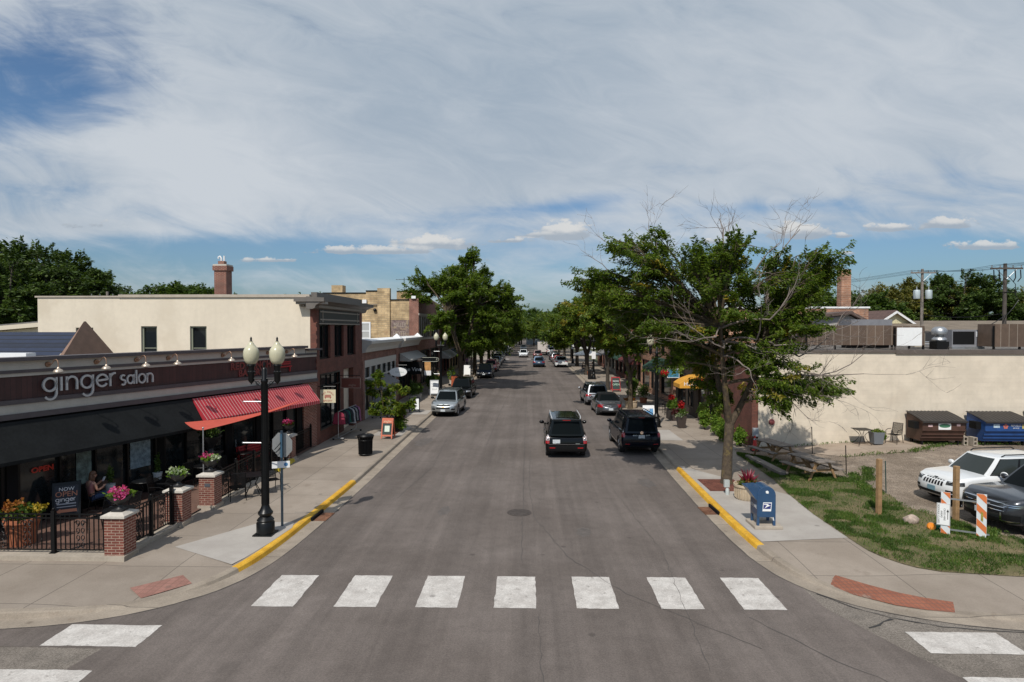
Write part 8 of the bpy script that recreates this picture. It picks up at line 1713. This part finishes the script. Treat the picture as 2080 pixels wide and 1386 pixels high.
def person(lab, loc, rz, pose=None, top=None, bottom=None, hair=HAIRD, long_hair=False, sleeves=True, shorts=False, shoes=SHOE, fingers=False, scale=1.0, phone=False, dress=False):
    J = dict(STAND); J.update(pose or {}); t = thing('person', lab, 'person', loc, rz); t.scale = (scale,) * 3
    V = {k: (J[k], RAD.get(k, RAD.get(k[:2]))) for k in J}; E = list(EDG)
    if fingers:
        for s in 'LR':
            h = Vector(J['ha' + s]); d = (h - Vector(J['wr' + s])).normalized(); sx = Vector((0, 0, 1)).cross(d).normalized(); 
            for k in range(4):
                o_ = sx * ((k - 1.5) * .017); ln = (.062, .072, .068, .052)[k]; V[f'f{s}{k}a'] = (tuple(h + d * .025 + o_), .009); V[f'f{s}{k}b'] = (tuple(h + d * (.025 + ln * .6) + o_ - Vector((0, 0, .012))), .008); V[f'f{s}{k}c'] = (tuple(h + d * (.02 + ln * .8) + o_ - Vector((0, 0, .034))), .007)
                E += [('ha' + s, f'f{s}{k}a'), (f'f{s}{k}a', f'f{s}{k}b'), (f'f{s}{k}b', f'f{s}{k}c')]
            V[f't{s}a'] = (tuple(h + sx * .035), .010); V[f't{s}b'] = (tuple(h + sx * .045 + d * .045), .008); E += [('ha' + s, f't{s}a'), (f't{s}a', f't{s}b')]
    skin('body', V, E, SKIN, t, 1)
    H = Vector(J['head']); Jw = Vector(J['jaw']); fwd = (Jw - H); fwd.z = 0; fwd = fwd.normalized() if fwd.length > .001 else Vector((0, 1, 0)); sd_ = fwd.cross(Vector((0, 0, 1)))
    if top:
        tv = {k: (J[k], tuple(r + .017 for r in RAD[k]) if isinstance(RAD[k], tuple) else RAD[k] + .014) for k in ('pelvis', 'waist', 'chest', 'neck0')}; te = EDG[:3]
        tv['pelvis'] = (tuple(Vector(J['pelvis']) * .75 + Vector(J['waist']) * .25), (.158, .115))
        if dress: tv['hem'] = (tuple(Vector(J['pelvis']) + Vector((0, .0, -.32))), (.20, .15)); te = [('hem', 'pelvis')] + te
        for s in 'LR':
            tv['sh' + s] = (J['sh' + s], .068); te = te + [('chest', 'sh' + s)]
            if sleeves: tv['el' + s] = (tuple(Vector(J['sh' + s]).lerp(Vector(J['el' + s]), .7)), .058); te = te + [('sh' + s, 'el' + s)]
        skin('shirt', tv, te, top, t, 1)
    if bottom:
        bv = {'pelvis': (J['pelvis'], (.160, .112))}; be = []
        for s in 'LR':
            bv['hi' + s] = (J['hi' + s], .096); bv['kn' + s] = (tuple(Vector(J['hi' + s]).lerp(Vector(J['kn' + s]), .8 if shorts else 1)), .072); be += [('pelvis', 'hi' + s), ('hi' + s, 'kn' + s)]
            if not shorts: bv['an' + s] = (tuple(Vector(J['kn' + s]).lerp(Vector(J['an' + s]), .93)), .058); be.append(('kn' + s, 'an' + s))
        skin('trousers' if not shorts else 'shorts', bv, be, bottom, t, 1)
    for s in 'LR':
        a, c = Vector(J['an' + s]), Vector(J['to' + s]); sv = {'a': (tuple(a - Vector((0, 0, .03)) - (c - a) * .2), .048), 'b': (tuple(a.lerp(c, .5) - Vector((0, 0, .012))), .046), 'c': (tuple(c + (c - a) * .12), .038)}; skin('shoe', sv, [('a', 'b'), ('b', 'c')], shoes, t, 1)
    b = MB(hair); c = H + Vector((0, 0, .03)) - fwd * .022; b.ball(tuple(c), (.092, .10, .098), 14, 9)
    if long_hair: b.ball(tuple(c - fwd * .055 - Vector((0, 0, .14))), (.085, .06, .17), 12, 8); b.ball(tuple(c + sd_ * .07 - Vector((0, 0, .12)) - fwd * .01), (.03, .045, .13), 8, 6); b.ball(tuple(c - sd_ * .07 - Vector((0, 0, .12)) - fwd * .01), (.03, .045, .13), 8, 6)
    b.build('hair', t)
    f = MB(mat('eye_dark', (.02, .015, .012), .3))
    for s in (-1, 1): f.ball(tuple(H + fwd * .088 + sd_ * s * .030 + Vector((0, 0, -.008))), (.011, .007, .007), 6, 5)
    f.use(mat('lip', (.30, .10, .09), .5)); f.ball(tuple(Jw + fwd * .062 + Vector((0, 0, .0))), (.022, .010, .007), 8, 5); f.use(SKIN); f.ball(tuple(H + fwd * .096 + Vector((0, 0, -.035))), (.013, .018, .022), 8, 6)
    for s in (-1, 1): f.ball(tuple(H + sd_ * s * .078 + Vector((0, 0, -.02))), (.012, .02, .028), 6, 6)
    f.build('face', t)
    if phone:
        h = Vector(J['haR']); b = MB(mat('phone_white', (.55, .56, .58), .3)); b.obox(tuple(h + Vector((.03, .05, .05))), (.075, .012, .15), R(10), R(-35)); b.build('phone', label='pale smartphone held in one hand by the seated woman', cat='phone', loc=(0, 0, 0))
        o = bpy.data.objects['phone']; o.parent = None; o.location = loc; o.rotation_euler = (0, 0, rz)
    return t
sit = dict(pelvis=(0, -.02, .52), waist=(0, -.05, .66), chest=(0, -.05, .85), neck0=(0, -.02, 1.02), neck=(0, .0, 1.09), jaw=(0, .085, 1.135), head=(0, .055, 1.20), crown=(0, .03, 1.27), shL=(.17, -.02, .98), elL=(.21, .06, .72), wrL=(.13, .27, .78), haL=(.09, .33, .82), shR=(-.17, -.02, .98), elR=(-.21, .08, .73), wrR=(-.10, .28, .88), haR=(-.06, .33, .94),
           hiL=(.09, .03, .49), knL=(.10, .44, .52), anL=(.09, .50, .10), toL=(.09, .64, .045), hiR=(-.09, .03, .49), knR=(-.08, .46, .55), anR=(-.04, .58, .12), toR=(-.03, .72, .06))
wx, wy = -13.85, 19.35; wrz = ANG - R(90) - R(8)
patio_chair(wx, wy, wrz + math.pi, 'black metal chair carrying the seated woman', 'black metal patio chairs', ZP)
person('seated woman with long auburn hair and blue jeans looking at her phone', (wx, wy, ZP), wrz, sit, mat('dusty_pink_top', (.30, .13, .12), .8), DENIM, HAIRB, True, False, fingers=True, phone=True)
walkp = dict(knL=(.10, .14, .50), anL=(.10, .24, .10), toL=(.11, .38, .07), knR=(-.10, -.02, .50), anR=(-.10, -.26, .13), toR=(-.11, -.14, .04), elL=(.23, -.10, 1.14), wrL=(.22, -.10, .90), haL=(.22, -.08, .82), elR=(-.23, .04, 1.13), wrR=(-.22, .20, .94), haR=(-.21, .26, .88))
def cloth(n, c): return mat('cloth_' + n, c, .85, var=.2, vs=8)
person('pedestrian in a khaki top and red shorts in the shade beyond the second lamp', (-9.45, 64.0, ZW), R(170), walkp, cloth('khaki', (.20, .19, .12)), cloth('red_shorts', (.30, .04, .04)), shorts=True)
person('woman in a white and blue summer dress on the shaded left pavement', (-8.3, 66.0, ZW), R(190), None, cloth('white_blue_dress', (.42, .47, .58)), None, HAIRB, True, dress=True)
person('pedestrian in a dark green top and pink skirt behind the second lamp post', (-9.5, 65.0, ZW), R(10), walkp, cloth('dark_green', (.02, .10, .08)), cloth('pink_shorts', (.38, .05, .12)), shorts=True)
person('sunlit pedestrian in a pale pink outfit far up the left pavement', (-8.9, 96.0, ZW), R(180), walkp, cloth('pale_pink', (.55, .36, .30)), cloth('pale_shorts', (.55, .38, .32)), shorts=True)
for i, (x, y, c, n) in enumerate(((-9.6, 88, (.05, .05, .12), 'dark blue'), (-9.1, 91, (.25, .10, .22), 'purple'))): person(f'pedestrian in {n} clothes in the deep shade of the left trees', (x, y, ZW), R(175 + i * 20), walkp if i else None, cloth(n.replace(' ', '_'), c), cloth('dark_trousers', (.02, .02, .025)))
# ---- cafe tables under a white umbrella on the right
t = thing('cafe_umbrella', 'white square cafe umbrella on the right pavement', 'umbrella', (7.9, 85.5, ZW), R(12)); b = MB(M['steel']); b.tube([(0, 0, 0), (0, 0, 2.9)], .03, 8); b.lathe([(.3, 0), (.3, .06), (.05, .1)], n=16); b.build('pole', t)
b = MB(M['white']); s = 1.5; b.add([(-s, -s, 2.35), (s, -s, 2.35), (s, s, 2.35), (-s, s, 2.35), (0, 0, 3.05), (-s, -s, 2.2), (s, -s, 2.2), (s, s, 2.2), (-s, s, 2.2)], [(0, 1, 4), (1, 2, 4), (2, 3, 4), (3, 0, 4), (5, 6, 1, 0), (6, 7, 2, 1), (7, 8, 3, 2), (8, 5, 0, 3)]); b.build('canopy', t, fix=False)
t = thing('cafe_table', 'small white cafe table under the white umbrella', 'table', (7.9, 84.9, ZW)); b = MB(M['white']); b.lathe([(0, .72), (.38, .72), (.38, .75), (0, .75)], n=18, smooth=False); b.build('tabletop', t); b = MB(M['steel']); b.tube([(0, 0, 0), (0, 0, .72)], .04); b.lathe([(.25, 0), (.25, .03), (.05, .05)], n=12); b.build('pedestal', t)
BLU = mat('blue_chair', (.02, .12, .26), .5)
def blue_chair(x, y, rz, lab):
    t = thing('cafe_chair', lab, 'chair', (x, y, ZW), rz, 'blue cafe chairs'); b = MB(BLU); b.box(-.21, -.2, .43, .21, .2, .46); b.build('seat', t); b = MB(BLU); b.obox((0, .22, .72), (.42, .03, .4), 0, R(-8)); b.build('backrest', t)
    for sx in (-.18, .18):
        for sy in (-.17, .17): b = MB(BLU); b.tube([(sx * .85, sy * .85, .43), (sx, sy, 0)], .015, 5); b.build('leg', t)
blue_chair(7.25, 84.7, R(90), 'blue cafe chair left of the white cafe table'); blue_chair(8.6, 85.1, R(-90), 'blue cafe chair right of the white cafe table'); blue_chair(7.8, 84.1, R(185), 'blue cafe chair with its back to the camera')
person('seated cafe guest with dark hair left of the white table', (7.25, 84.7, ZW), R(-90), sit, cloth('charcoal', (.04, .04, .05)), DENIM); person('seated cafe guest in white at the right of the table', (8.6, 85.1, ZW), R(90), sit, cloth('white', (.6, .58, .56)), cloth('dark_trousers', (.02, .02, .025)), HAIRB)
b = MB(M['terracotta']); b.lathe([(.2, 0), (.3, .5), (.25, .5), (0, .46)], n=14); b.build('terracotta_pot', label='terracotta pot at the foot of the cafe tree', cat='pot', loc=(7.5, 78.3, ZW))
for i, y in enumerate((123.5, 124.4)): pass
stripe(-4.6, -3.9, 121.5, 123.3); stripe(-.4, .3, 121.5, 123.3)
